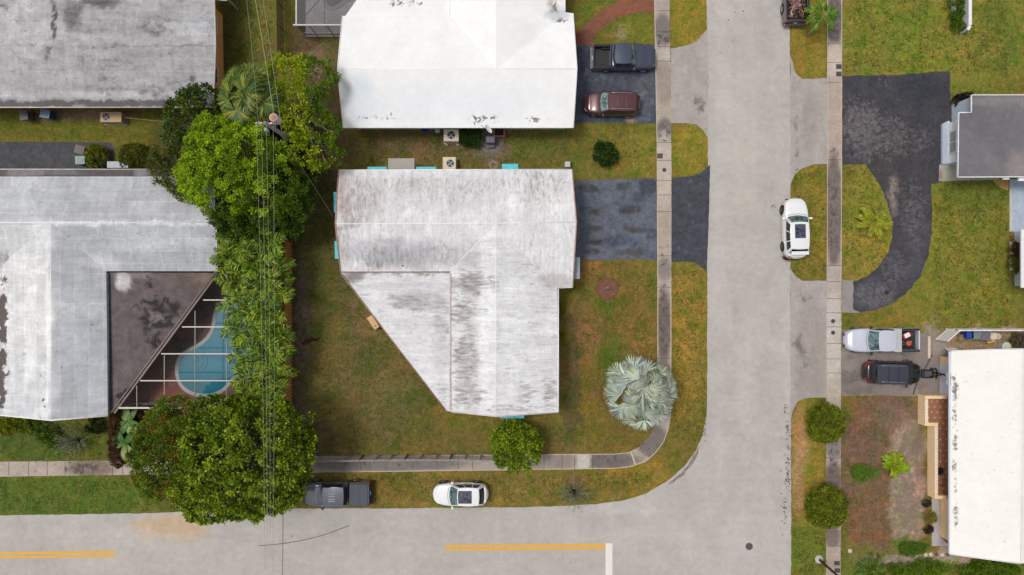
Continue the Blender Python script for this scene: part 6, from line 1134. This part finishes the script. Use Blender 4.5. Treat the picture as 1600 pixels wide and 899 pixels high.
# big trees on the lower left
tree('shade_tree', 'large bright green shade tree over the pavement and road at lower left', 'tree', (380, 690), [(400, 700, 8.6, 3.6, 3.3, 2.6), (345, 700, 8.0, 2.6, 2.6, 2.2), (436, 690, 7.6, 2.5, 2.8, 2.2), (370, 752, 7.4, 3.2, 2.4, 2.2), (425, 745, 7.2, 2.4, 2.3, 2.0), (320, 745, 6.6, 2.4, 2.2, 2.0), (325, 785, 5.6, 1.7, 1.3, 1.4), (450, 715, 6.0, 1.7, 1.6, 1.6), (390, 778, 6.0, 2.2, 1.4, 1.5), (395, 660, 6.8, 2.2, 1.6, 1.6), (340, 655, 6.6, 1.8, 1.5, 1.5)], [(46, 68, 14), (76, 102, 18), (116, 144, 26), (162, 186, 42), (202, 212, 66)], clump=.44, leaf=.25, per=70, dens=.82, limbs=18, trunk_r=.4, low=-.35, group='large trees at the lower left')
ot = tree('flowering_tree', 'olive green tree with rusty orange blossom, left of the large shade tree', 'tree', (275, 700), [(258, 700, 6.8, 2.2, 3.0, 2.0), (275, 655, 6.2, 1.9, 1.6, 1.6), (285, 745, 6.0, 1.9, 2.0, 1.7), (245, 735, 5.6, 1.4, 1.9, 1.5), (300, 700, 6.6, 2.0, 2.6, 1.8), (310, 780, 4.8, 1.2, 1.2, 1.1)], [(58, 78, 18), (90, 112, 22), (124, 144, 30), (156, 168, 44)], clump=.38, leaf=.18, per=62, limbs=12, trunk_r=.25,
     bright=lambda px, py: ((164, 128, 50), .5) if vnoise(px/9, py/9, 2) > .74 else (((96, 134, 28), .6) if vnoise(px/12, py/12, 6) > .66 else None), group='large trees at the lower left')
tree('round_tree', 'small round bright green tree between the white car and the middle house', 'tree', (806, 694), [(807, 700, 3.6, 1.75, 1.7, 1.5), (798, 685, 3.4, 1.3, 1.2, 1.1), (818, 690, 3.3, 1.2, 1.2, 1.0)], [(46, 70, 14), (82, 112, 18), (126, 156, 26), (166, 190, 38), (200, 208, 56)], clump=.26, leaf=.17, per=48, limbs=8, trunk_r=.1)
def ball(label, px, py, r, zt, cat='clipped tree'):
    return tree('clipped_tree', label, cat, (px+.5, py), [(px, py, zt, r*.96, r, r*.85), (px+8, py-9, zt-.25, r*.6, r*.55, r*.6), (px-9, py+8, zt-.3, r*.62, r*.66, r*.6), (px+5, py+12, zt-.5, r*.55, r*.6, r*.5)], [(62, 76, 14), (104, 118, 24), (142, 154, 34), (176, 180, 56)], clump=.17, leaf=.13, per=42, dens=1.5, limbs=8, trunk_r=.09, group='clipped round trees on the right-hand verge', inner=.06)
ball('upper clipped round tree over the right pavement, below the silver pickup', 1290, 661, 1.36, 2.7); ball('lower clipped round tree over the right pavement, nearer the street lamp', 1290, 791, 1.52, 2.7)
def bush(label, px, py, r, h, pal, name='bush', clump=.2, leaf=.14, per=34, lob=None, **kw):
    L_ = lob or [(px, py, h, r, r, h*.6), (px+r*7, py-r*6, h*.85, r*.6, r*.6, h*.5), (px-r*8, py+r*5, h*.8, r*.55, r*.6, h*.45)]
    return tree(name, label, 'bush', (px, py), L_, pal, clump=clump, leaf=leaf, per=per, limbs=5, trunk_r=.04, **kw)
bush('dark green bush alone on the lawn above the blue-grey driveway', 946, 241, .85, 1.2, [(26, 50, 18), (38, 70, 20), (54, 92, 24), (76, 116, 34)], lob=[(945, 241, 1.2, .8, .85, .7), (938, 234, 1.0, .5, .5, .4), (955, 246, .9, .5, .45, .4), (950, 232, .9, .35, .4, .3)])
bush('yellow-green round bush beside the blue wheelie bin above the left house', 151, 245, .8, 1.3, [(70, 84, 22), (104, 116, 24), (140, 148, 30), (176, 176, 44)])
bush('olive bush left of the trees above the left house', 216, 244, 1.0, 1.5, [(64, 74, 24), (88, 98, 28), (112, 122, 36), (140, 146, 52)], lob=[(212, 242, 1.5, 1.0, .9, .8), (228, 252, 1.3, .8, .6, .6), (200, 250, 1.0, .5, .5, .5)])
bush('dark bush between the olive bush and the left house roof', 240, 255, .7, 1.3, [(44, 56, 22), (62, 76, 26), (86, 100, 32)])
bush('clipped green hedge block between the beige air conditioner and the satellite dish', 734, 213, .8, 1.1, [(34, 66, 20), (48, 88, 22), (66, 112, 28)], name='hedge', lob=[(727, 210, 1.1, .55, .5, .5), (741, 210, 1.1, .55, .5, .5), (728, 219, 1.1, .55, .5, .5), (741, 219, 1.1, .55, .5, .5)], clump=.16, leaf=.1)
bush('narrow green hedge between the white kerb and the low white wall at the top right', 1494, 20, .6, 1.0, [(62, 92, 20), (92, 126, 24), (126, 158, 36)], name='hedge', lob=[(1494, 0, 1.0, .45, .8, .5), (1495, 14, 1.0, .42, .8, .5), (1497, 40, .8, .42, .4, .4), (1494, 38, .7, .35, .35, .4)])
bush('yellow-green shrub at the left edge below the left house', 22, 664, .9, 1.3, [(70, 90, 18), (108, 130, 22), (148, 162, 28), (176, 178, 36)], lob=[(15, 662, 1.3, .9, .6, .7), (35, 665, 1.2, .8, .6, .6), (2, 668, 1.1, .6, .5, .6)])
bush('bright green shrub in the strip garden below the left house', 75, 675, .9, 1.1, [(60, 88, 20), (88, 118, 24), (122, 150, 36)], lob=[(72, 678, 1.1, .7, .7, .6), (88, 690, 1.0, .6, .5, .5), (62, 664, 1.0, .5, .5, .5)], dens=.7)
def twig_shrub(label, px, py, r, h, pal, n=46, name='sparse_shrub', leafn=160):
    b = G(px, py); t = thing(name, label, 'shrub', b); m = MB(); lv = Leaves(); P_ = []
    for k in range(n):
        a = random.uniform(0, 2*PI); rr = r*math.sqrt(random.random()); hh = h*random.uniform(.5, 1); e = Vector((rr*math.cos(a), rr*math.sin(a), hh)); md = e*.5+Vector((random.uniform(-.1, .1), random.uniform(-.1, .1), .15)); m.tube([(0, 0, 0), md, e], [.02, .014, .006], 4); P_ += [e, md.lerp(e, .5)]
    m.build('stem', simple('grey_twigs', A(150, 150, 140), .8, var=.1), t)
    k = leafn; P_ = np.array([tuple(P_[i % len(P_)]) for i in range(k)]) + rng.normal(size=(k, 3))*.12; ax = unit(rng.normal(size=(k, 3))); sd = unit(np.cross(ax, rng.normal(size=(k, 3)))); pl_ = np.array([A(*p) for p in pal]); lv.quads(P_, ax, sd, rng.uniform(.08, .16, k), rng.uniform(.05, .08, k), pl_[rng.integers(0, len(pl_), k)], .1)
    o = lv.build('foliage', M_leaf, None, False); o.parent = t; return t
twig_shrub('sparse grey-green sapling at the edge of the bottom verge, right of the white crossover', 897, 767, 1.5, 2.0, [(92, 100, 44), (120, 124, 66), (134, 134, 88)], 60, 'sapling', 420)
twig_shrub('tangled grey twiggy shrub in the strip garden below the left house', 125, 688, 1.6, 1.8, [(112, 120, 80), (150, 156, 60), (90, 110, 40), (160, 160, 130)], 80, leafn=700)
bush('dark low shrub right of the grey twiggy shrub under the left house', 150, 664, .6, .9, [(32, 46, 18), (50, 66, 22), (80, 92, 30)])
bush('dark reddish hedge column beside the pavement at lower left', 185, 690, .5, 1.4, [(70, 42, 30), (96, 62, 40), (120, 86, 50), (84, 70, 34)], name='hedge', lob=[(184, 660, 1.5, .45, 1.0, .8), (183, 690, 1.5, .45, 1.1, .8), (186, 712, 1.4, .5, .9, .7)], clump=.16, leaf=.11)
bush('dark red-leaved shrub under the white eave of the pool cage', 250, 646, .7, 1.2, [(84, 40, 36), (112, 56, 44), (70, 46, 32), (64, 66, 28)], lob=[(236, 645, 1.2, .9, .5, .6), (256, 646, 1.3, .8, .5, .6)])
bush('dark green undergrowth behind the banana plants', 205, 690, .8, 1.1, [(28, 44, 18), (40, 60, 22), (58, 80, 28)], lob=[(200, 665, 1.0, .9, .7, .5), (212, 700, 1.1, .8, 1.0, .6), (225, 680, 1.0, .7, .9, .5)])
for (lb, px, py, s_) in (('small yellow-green plant against the right wall of the middle house, upper one', 874.5, 482, .35), ('small yellow-green plant against the right wall of the middle house, lower one', 875, 528, .45), ('tiny plant between the two plants at the right wall of the middle house', 874, 494, .25)):
    bush(lb, px, py, s_, .8, [(90, 100, 30), (130, 140, 36), (176, 176, 60)], name='small_plant', clump=.12, leaf=.12, per=14)
bush('leafy plant spilling from the white planter box, upper dark brown part', 1582.5, 388, .3, 1.0, [(90, 56, 40), (120, 80, 50), (80, 70, 36)], name='planter_plant', lob=[(1583, 386, 1.0, .22, .4, .3), (1583, 396, .95, .2, .4, .3)], clump=.12, leaf=.1)
bush('leafy plant spilling from the white planter box, lower green part', 1582.5, 415, .3, 1.0, [(90, 96, 40), (120, 126, 46), (150, 130, 70)], name='planter_plant', lob=[(1583, 410, 1.0, .2, .5, .3), (1583, 421, .95, .25, .4, .3)], clump=.12, leaf=.1)
for (lb, px, py, s_, pal) in (('small dark plant by the peach wall, nearest the tiled porch', 1447, 786, .22, [(60, 62, 40), (84, 88, 46)]), ('yellowish plant by the peach wall walkway', 1453, 809, .4, [(150, 144, 60), (176, 160, 70), (120, 120, 50)]), ('dark grey-green plant low on the walkway edge', 1450, 827, .28, [(60, 58, 52), (84, 78, 66)])):
    bush(lb, px, py, s_, .5, pal, name='small_plant', clump=.12, leaf=.12, per=16)
def tuft(label, px, py, rx, ry, col, n, name='grass_clump', h=.35, kind=None, cat='grass clump'):
    t = thing(name, label, cat, G(px, py)); lv = Leaves(); a = rng.uniform(0, 2*PI, n); rr = np.sqrt(rng.random(n)); rag = 1+.18*np.sin(3*a+1)+.1*np.sin(7*a); P_ = np.stack([rr*rx*rag*np.cos(a), rr*ry*rag*np.sin(a), np.full(n, .01)], 1); ax = unit(np.stack([rng.normal(size=n), rng.normal(size=n), np.full(n, .35)], 1)); sd = unit(np.cross(ax, np.tile([0, 0, 1.], (n, 1))+rng.normal(size=(n, 3))*.3))
    c = np.array([A(*k) for k in col])[rng.integers(0, len(col), n)]*rng.uniform(.85, 1.15, (n, 1)); lv.quads(P_, ax, sd, rng.uniform(.5, 1, n)*h, rng.uniform(.03, .06, n), c, 0); o = lv.build('blades', M_leaf, None, False); o.parent = t
    m = MB(); m.lathe((0, 0, 0), [(min(rx, ry)*.8, .0), (min(rx, ry)*.5, .03), (.01, .05)], 14); m.build('root_mat', simple('thatch', A(84, 92, 40), .95, var=.2, scale=8), t); return t
tuft('green patch of long grass on the bare brown yard', 1348, 739, 1.0, .62, [(96, 128, 40), (116, 146, 50), (136, 160, 64)], 5200)
tuft('low bright green weeds by the row of paving stones', 1425, 857, 1.1, .5, [(76, 108, 26), (100, 134, 34), (120, 150, 44)], 3600)
# weeds scattered over the lawns: one mass
def weeds():
    lv = Leaves(); n = 30000; regs = [(1320, 1575, 0, 118, 20), (1460, 1575, 285, 510, 20), (455, 520, 370, 700, 10), (540, 690, 480, 700, 12), (885, 1022, 412, 705, 12), (1050, 1103, 415, 690, 9), (480, 930, 742, 784, 11), (930, 1020, 738, 758, 2), (0, 235, 748, 800, 9), (345, 425, 0, 95, 6), (540, 1020, 205, 262, 10), (1240, 1290, 830, 899, 4), (1380, 1600, 880, 899, 6), (1240, 1290, 265, 435, 6), (0, 170, 660, 718, 8), (1318, 1385, 262, 430, 6)]
    tot = sum(r[4] for r in regs)
    for (x0, x1, y0, y1, wgt) in regs:
        k = int(n*wgt/tot); px = rng.uniform(x0, x1, k); py = rng.uniform(y0, y1, k); nz_ = fbm(px, py, 9, 4)+rng.normal(size=k)*.12; kp = nz_ > .5; px, py = px[kp], py[kp]
        s_ = H/F; P_ = np.stack([(px-800)*s_, (449.5-py)*s_, np.full(len(px), .005)], 1); k = len(P_)
        col = np.array([A(76, 92, 24), A(92, 108, 28), A(122, 122, 42), A(148, 136, 70)])[rng.integers(0, 4, k)]
        for rep in range(3):
            ax = unit(np.stack([rng.normal(size=k), rng.normal(size=k), np.full(k, .35)], 1)); sd = unit(np.cross(ax, np.tile([0, 0, 1.], (k, 1))+rng.normal(size=(k, 3))*.25)); lv.quads(P_+rng.normal(size=(k, 3))*np.array([.05, .05, 0]), ax, sd, rng.uniform(.06, .16, k), rng.uniform(.03, .07, k), col*rng.uniform(.85, 1.15, (k, 1)), 0)
    o = lv.build('lawn_weeds', M_leaf); tag(o, 'low grass tufts and weeds scattered over the lawns', 'grass', kind='stuff')
weeds()
def litter():
    m = MB()
    for (x, y, rx, ry, n) in ((1231, 735, 3, 26, 60), (1230, 670, 3, 18, 20), (1227, 640, 2, 14, 10), (1226, 780, 5, 30, 20), (1332, 592, 12, 8, 22), (1209, 324, 5, 5, 9), (1150, 60, 40, 40, 6), (1228, 790, 5, 50, 24)):
        for k in range(n):
            p = R(x+random.gauss(0, .5)*rx, y+random.gauss(0, .6)*ry, .012); s_ = random.uniform(.04, .12); m.box((p.x, p.y, .03), (s_, s_*.6, .02), random.uniform(0, PI), rx=random.uniform(-.5, .5))
    o = m.build('leaf_litter', simple('dead_leaves', A(92, 78, 70), .95, var=.3, scale=5)); tag(o, 'dark dead leaves scattered along the road edge', 'leaf litter', kind='stuff')
litter()
t = thing('dead_palm_leaf', 'reddish brown dried leaf lying on the road behind the white sport utility car', 'dead leaf', G(1228, 404)); lv = Leaves(); n = 60
a = rng.uniform(0, 2*PI, n); ax = unit(np.stack([np.cos(a), np.sin(a)*.7, rng.uniform(0, .5, n)], 1)); sd = unit(np.cross(ax, rng.normal(size=(n, 3)))); lv.quads(rng.normal(size=(n, 3))*np.array([.1, .08, .02])+np.array([0, 0, .06]), ax, sd, rng.uniform(.15, .5, n), rng.uniform(.04, .10, n), np.array([A(72, 44, 40), A(110, 70, 60), A(150, 110, 96)])[rng.integers(0, 3, n)]); o = lv.build('blades', M_leaf, None, False); o.parent = t
m = MB(); m.tube([(-.35, .1, .04), (.3, -.1, .06)], .03, 5); m.build('stalk', M_bark, t)
t = thing('dead_palm_leaf', 'dark curved dried palm leaf lying right of the wooden fence', 'dead leaf', G(484, 533)); m = MB(); m.tube([(-.75, -.28, .05), (-.3, .05, .09), (.2, .14, .08), (.7, .12, .05)], [.02, .06, .08, .03], 6); m.build('stalk', simple('dark_dead_frond', A(70, 46, 38), .9), t); lv = Leaves(); n = 70; q = rng.random(n); P_ = np.stack([-.7+1.4*q, -.22+.36*np.sin(q*1.8), np.full(n, .08)], 1); ax = unit(np.stack([np.full(n, .8), rng.choice([-1, 1], n)*.6, np.full(n, .0)], 1)); lv.quads(P_, ax, unit(np.cross(ax, np.tile([0, 0, 1.], (n, 1)))), rng.uniform(.15, .3, n), rng.uniform(.03, .05, n), np.tile(A(76, 50, 40), (n, 1))); o = lv.build('blades', M_leaf, None, False); o.parent = t
# ---------------------------------------------------------------- palms
def frond(lv, o, az, el, L_, droop, ll, lwid, pal, n=26, vee=.5, curl=.55, ms=None):
    o = np.array(o, float); pts = [o]; d = np.array([math.cos(az)*math.cos(el), math.sin(az)*math.cos(el), math.sin(el)]); st = L_/12; dirs = [d]
    for k in range(12):
        d = d + np.array([0, 0, -droop/12*(1+k*.16)]); d /= np.linalg.norm(d); pts.append(pts[-1]+d*st); dirs.append(d)
    pts = np.array(pts); dirs = np.array(dirs); tt = np.linspace(.16, .99, n); ii = tt*12; i0 = np.minimum(ii.astype(int), 11); f = (ii-i0)[:, None]
    P_ = pts[i0]*(1-f)+pts[i0+1]*f; D = unit(dirs[i0]*(1-f)+dirs[np.minimum(i0+1, 12)]*f); S = unit(np.cross(D, [0, 0, 1.])); U = np.cross(S, D)
    len_ = ll*np.sin(np.clip(.28+tt*.72, 0, 1)*PI*.93)**.6+.08
    for sgn in (1, -1):
        ax = unit(D*(.55+.5*tt[:, None]*curl*2) + S*sgn + U*vee*rng.uniform(.6, 1.3, (n, 1)) + rng.normal(size=(n, 3))*.07)
        col = np.array(pal)[rng.integers(0, len(pal), n)]*rng.uniform(.85, 1.15, (n, 1)); L1 = len_*rng.uniform(.85, 1.1, n); sd = unit(np.cross(ax, U)); lv.quads(P_, ax, sd, L1*.62, np.full(n, lwid), col, .0)
        ax2 = unit(ax + np.array([0, 0, -.75])); lv.quads(P_+ax*(L1*.42)[:, None], ax2, sd, L1*.6, np.full(n, lwid*.85), col*.98, 0)
    if ms is not None: ms.tube([tuple(p) for p in pts], [.022*(1-k/14) for k in range(13)], 4)
    return pts
def feather_palm(label, base, top, pal, nf=14, L_=2.2, ll=.55, lwid=.05, droop=1.0, name='feather_palm', tr=.10, group=None, cat='palm', el=(.15, 1.15), n=26, bark=None, azs=None):
    b = G(*base); t = thing(name, label, cat, b, 0, group); tp_ = R(*top); lv = Leaves(); ms = MB(); palL = [A(*p) for p in pal]
    for k in range(nf):
        az = (azs[k] if azs else k*2.399+random.uniform(-.25, .25)); e = random.uniform(*el); frond(lv, tp_, az, e, L_*random.uniform(.8, 1.15), droop*random.uniform(.8, 1.2), ll, lwid, palL, n, ms=ms)
    lv.build('frond', M_palm, t); ms.build('frond_stalk', simple('frond_rib', A(150, 160, 60), .6), t, True); m = MB(); m.tube([b, b.lerp(tp_, .5)+Vector((0, 0, -.02)), tp_], [tr*1.3, tr, tr*.9], 10); m.build('trunk', bark or M_barkp, t, True); return t
AREC = [(36, 60, 14), (62, 94, 18), (92, 130, 24), (138, 170, 38), (182, 196, 60)]
spots = [(378, 372, 4.6), (420, 378, 4.8), (362, 405, 4.4), (398, 408, 4.9), (434, 415, 4.8), (372, 440, 4.6), (415, 445, 5.0), (442, 455, 4.6), (368, 478, 4.5), (398, 482, 4.9), (436, 490, 4.8), (375, 515, 4.6), (412, 522, 5.0), (445, 530, 4.7), (382, 552, 4.6), (420, 560, 4.9), (443, 572, 4.4), (385, 590, 4.6), (420, 602, 4.8), (390, 628, 4.4), (436, 628, 4.2)]
plabels = ['topmost left', 'topmost right', 'second row, against the brown wall', 'second row, middle', 'second row, by the wooden fence', 'third row, left', 'third row, middle', 'third row, by the wooden fence', 'level with the top of the pool, left', 'level with the top of the pool, middle', 'level with the top of the pool, by the fence', 'hanging over the narrow part of the pool', 'mid-row, level with the narrow part of the pool', 'nearest the dried leaf across the wooden fence', 'hanging over the wide part of the pool', 'mid-row, level with the wide part of the pool', 'by the fence beside the wide part of the pool', 'at the lower right end of the pool', 'lowest but one in mid-row', 'lowest, against the large shade tree', 'lowest, by the end of the wooden fence']
for (x, y, z), pl_ in zip(spots, plabels):
    x = x-12 if x > 430 else (x+4 if x < 386 and y > 430 else x); Lf = 1.85 if x > 412 else (1.8 if x < 395 and y > 430 else 2.15)
    bx, by = 800+(x-800)*.93, 449.5+(y-449.5)*.93
    feather_palm('feathery palm beside the pool, '+pl_, (bx, by), (x, y, z*.72), AREC, nf=8, L_=Lf, ll=.62, lwid=.075, droop=.85, group='feathery palms beside the pool', tr=.07, el=(.25, 1.15), n=24)
def fan_leaf(lv, c, nrm, fwd, r_, pal, seg=22, spread=2.5, wseg=.07, droop=.35):
    nrm = unit(np.array(nrm)); fwd = unit(fwd - nrm*np.dot(fwd, nrm)); sd0 = np.cross(nrm, fwd); a = np.linspace(-spread, spread, seg)
    ax = unit(np.cos(a)[:, None]*fwd + np.sin(a)[:, None]*sd0 + nrm*.10 + rng.normal(size=(seg, 3))*.03); sd = unit(np.cross(ax, nrm)); L1 = r_*(.72+.28*np.cos(a*.62))*rng.uniform(.92, 1.06, seg); C0 = np.tile(c, (seg, 1)); col = np.array(pal)[rng.integers(0, len(pal), seg)]*rng.uniform(.9, 1.1, (seg, 1))
    w_ = L1*2*math.sin(spread/seg)*1.15
    P1 = C0+ax*L1[:, None]*.0; lv.quads(P1, ax, sd, L1*.82, np.full(seg, 1)*w_*.62, col, .10)
    ax2 = unit(ax - nrm*droop); lv.quads(C0+ax*L1[:, None]*.42, ax2, sd, L1*.58, w_*.5, col, .0)
def fan_palm(label, base, top, pal, nf, pet, r_, name, el=(-.2, 1.3), mat=None, seg=22, tr=.2, spread=2.4, group=None, droop=.35, tilt=.5, tint=False):
    b = G(*base); t = thing(name, label, 'palm', b, 0, group); tp_ = R(*top); lv = Leaves(); ms = MB(); palL = [A(*p) for p in pal]
    for k in range(nf):
        az = k*2.399+random.uniform(-.2, .2); e = el[0]+(el[1]-el[0])*((k+.5)/nf)**.8; d = np.array([math.cos(az)*math.cos(e), math.sin(az)*math.cos(e), math.sin(e)]); c = np.array(tp_)+d*pet*(random.uniform(.85, 1.05) if tint and k < nf*.5 else random.uniform(.5, 1.1))
        up_ = np.array([0, 0, 1.]); nrm = unit(up_*(1-.0) + d*(-.25) + np.array([math.cos(az), math.sin(az), 0])*tilt*math.cos(e) + rng.normal(size=3)*.15); pq = [p*random.uniform(.5, 1.12)*np.array([random.uniform(.86, 1.06), 1, random.uniform(.8, 1.08)]) for p in palL] if tint else palL; fan_leaf(lv, c, nrm, d, r_*random.uniform(.85, 1.12), pq, seg, spread, droop=droop); ms.tube([tuple(tp_), tuple(np.array(tp_)*.5+c*.5+np.array([0, 0, .05])), tuple(c)], [.04, .03, .02], 5)
    lv.build('fan_leaf', mat or M_palm, t); ms.build('leaf_stalk', simple('leaf_stalk', A(150, 156, 110), .6), t, True); m = MB(); m.tube([b, b.lerp(tp_, .5), tp_-Vector((0, 0, .1))], [tr*1.3, tr, tr*1.1], 12); m.build('trunk', M_barkp, t, True); return t
fan_palm('silver-blue fan palm on the front lawn beside the left pavement', (971, 608), (1001, 614, 3.2), [(150, 164, 160), (178, 188, 182), (206, 212, 204), (228, 230, 214), (196, 202, 176)], 52, 2.15, 1.3, 'silver_palm', (-.1, 1.5), M_silver, 19, .26, 1.15, droop=.4, tilt=.9, tint=True)
fan_palm('olive-yellow fan palm with drooping leaves behind the orange wall', (408, 175), (390, 149, 6.2), [(58, 84, 36), (84, 112, 48), (124, 140, 50), (164, 164, 54), (96, 128, 62)], 54, 1.65, 1.35, 'fan_palm', (-.5, 1.35), None, 26, .22, 1.7, droop=.6, tilt=.75, group='palms')
YP = [(112, 138, 26), (150, 168, 32), (196, 192, 44), (214, 196, 56)]
feather_palm('leaning green palm with a bent pale trunk at the top of the right verge', (1262, 56), (1287, 23, 2.4), [(54, 96, 18), (80, 126, 24), (110, 150, 34), (146, 172, 48)], nf=10, L_=1.75, ll=.5, lwid=.055, droop=1.3, name='leaning_palm', tr=.10, el=(.0, 1.1))
feather_palm('small yellow-green palm on the grass island inside the curved driveway', (1361, 352), (1365, 348, .7), YP, nf=10, L_=1.6, ll=.36, lwid=.05, droop=1.0, name='young_palm', tr=.09, el=(.25, 1.0), group='young yellowish palms')
feather_palm('small bright yellow-green palm on the bare brown yard', (1395, 730), (1398, 727, .5), [(120, 150, 20), (150, 176, 26), (176, 190, 36)], nf=9, L_=1.2, ll=.42, lwid=.11, droop=.8, name='young_palm', tr=.07, el=(.25, .9), n=16, group='young yellowish palms')
feather_palm('dark green spiky palm at the bottom edge below the brown yard', (1362, 893), (1364, 894, .6), [(62, 92, 24), (90, 122, 34), (120, 146, 44)], nf=18, L_=1.5, ll=.3, lwid=.05, droop=.7, name='young_palm', tr=.12, el=(.1, 1.1))
def banana(label, px, py, n, L_, pal):
    t = thing('banana_plant', label, 'banana plant', G(px, py), 0, 'banana plants'); palL = [A(*p) for p in pal]; ms = MB()
    for k in range(n):
        az = k*2.399+random.uniform(-.3, .3); e = random.uniform(.3, .9); lv = Leaves(); pts = []; d = np.array([math.cos(az)*math.cos(e), math.sin(az)*math.cos(e), math.sin(e)]); p = np.array([0, 0, 1.0]); m = MB(); rings = []; Ln = L_*random.uniform(.75, 1.1)
        for j in range(9):
            w_ = .26*math.sin(PI*min(1, (j+.4)/8.6))**.7; S = unit(np.cross(d, [0, 0, 1.])); rings.append([Vector(p+S*w_+np.array([0, 0, .06])), Vector(p), Vector(p-S*w_+np.array([0, 0, .06]))]); d = unit(d+np.array([0, 0, -.16])); p = p+d*Ln/8
        m.loft(rings, closed=False, smooth=True); o = m.build('leaf', M_palm, t); c = palL[k % len(palL)]; setcol(o.data, np.array([[*(c*(1.25 if (i % 3) == 1 else rng.uniform(.9, 1.05))), 1] for i in range(len(o.data.vertices))]))
    m = MB(); m.tube([(0, 0, 0), (.02, 0, 1.05)], [.12, .07], 8); m.build('stem', simple('green_stem', A(120, 130, 70), .7), t)
banana('banana plant with pale leaves beside the eave of the pool cage', 212, 655, 8, 1.5, [(96, 130, 60), (130, 156, 84), (150, 172, 100), (80, 116, 50)])
banana('banana plant with drooping green leaves above the picket fence', 207, 690, 7, 1.6, [(70, 116, 50), (100, 140, 60), (140, 156, 84)])
bush('green shrub at the bottom edge left of the spiky palm', 1400, 892, .8, .9, [(80, 112, 20), (110, 142, 26), (140, 166, 34)], lob=[(1410, 890, .8, 1.0, .5, .4), (1450, 888, .7, 1.3, .6, .4), (1430, 897, .7, 1.2, .5, .4)])
bush('bright green low shrubs at the bottom right corner', 1550, 892, .8, .9, [(72, 106, 20), (100, 134, 26), (130, 160, 36)], lob=[(1540, 884, .7, 1.2, .6, .4), (1565, 892, .8, 1.3, .6, .4), (1520, 894, .6, 1.0, .5, .4)])
bush('dark round shrub behind the blue front wall at the upper right', 1502, 157, .6, 1.1, [(30, 26, 30), (50, 44, 50), (70, 66, 60)], lob=[(1499, 158, .9, .5, .4, .4), (1510, 155, .9, .5, .4, .4)], clump=.16)
bush('grey-brown shrub at the right edge behind the white vinyl fence', 1592, 533, .6, .9, [(110, 96, 76), (140, 124, 100), (96, 100, 60)], lob=[(1592, 532, .8, .6, .5, .4), (1602, 538, .8, .5, .5, .4)], clump=.16)
bush('small green bush by the lower right roof, in the bottom right grass', 1592, 545, .1, .3, [(80, 110, 30)], lob=[(1588, 542, .3, .15, .15, .15)], clump=.1, leaf=.08) if False else None
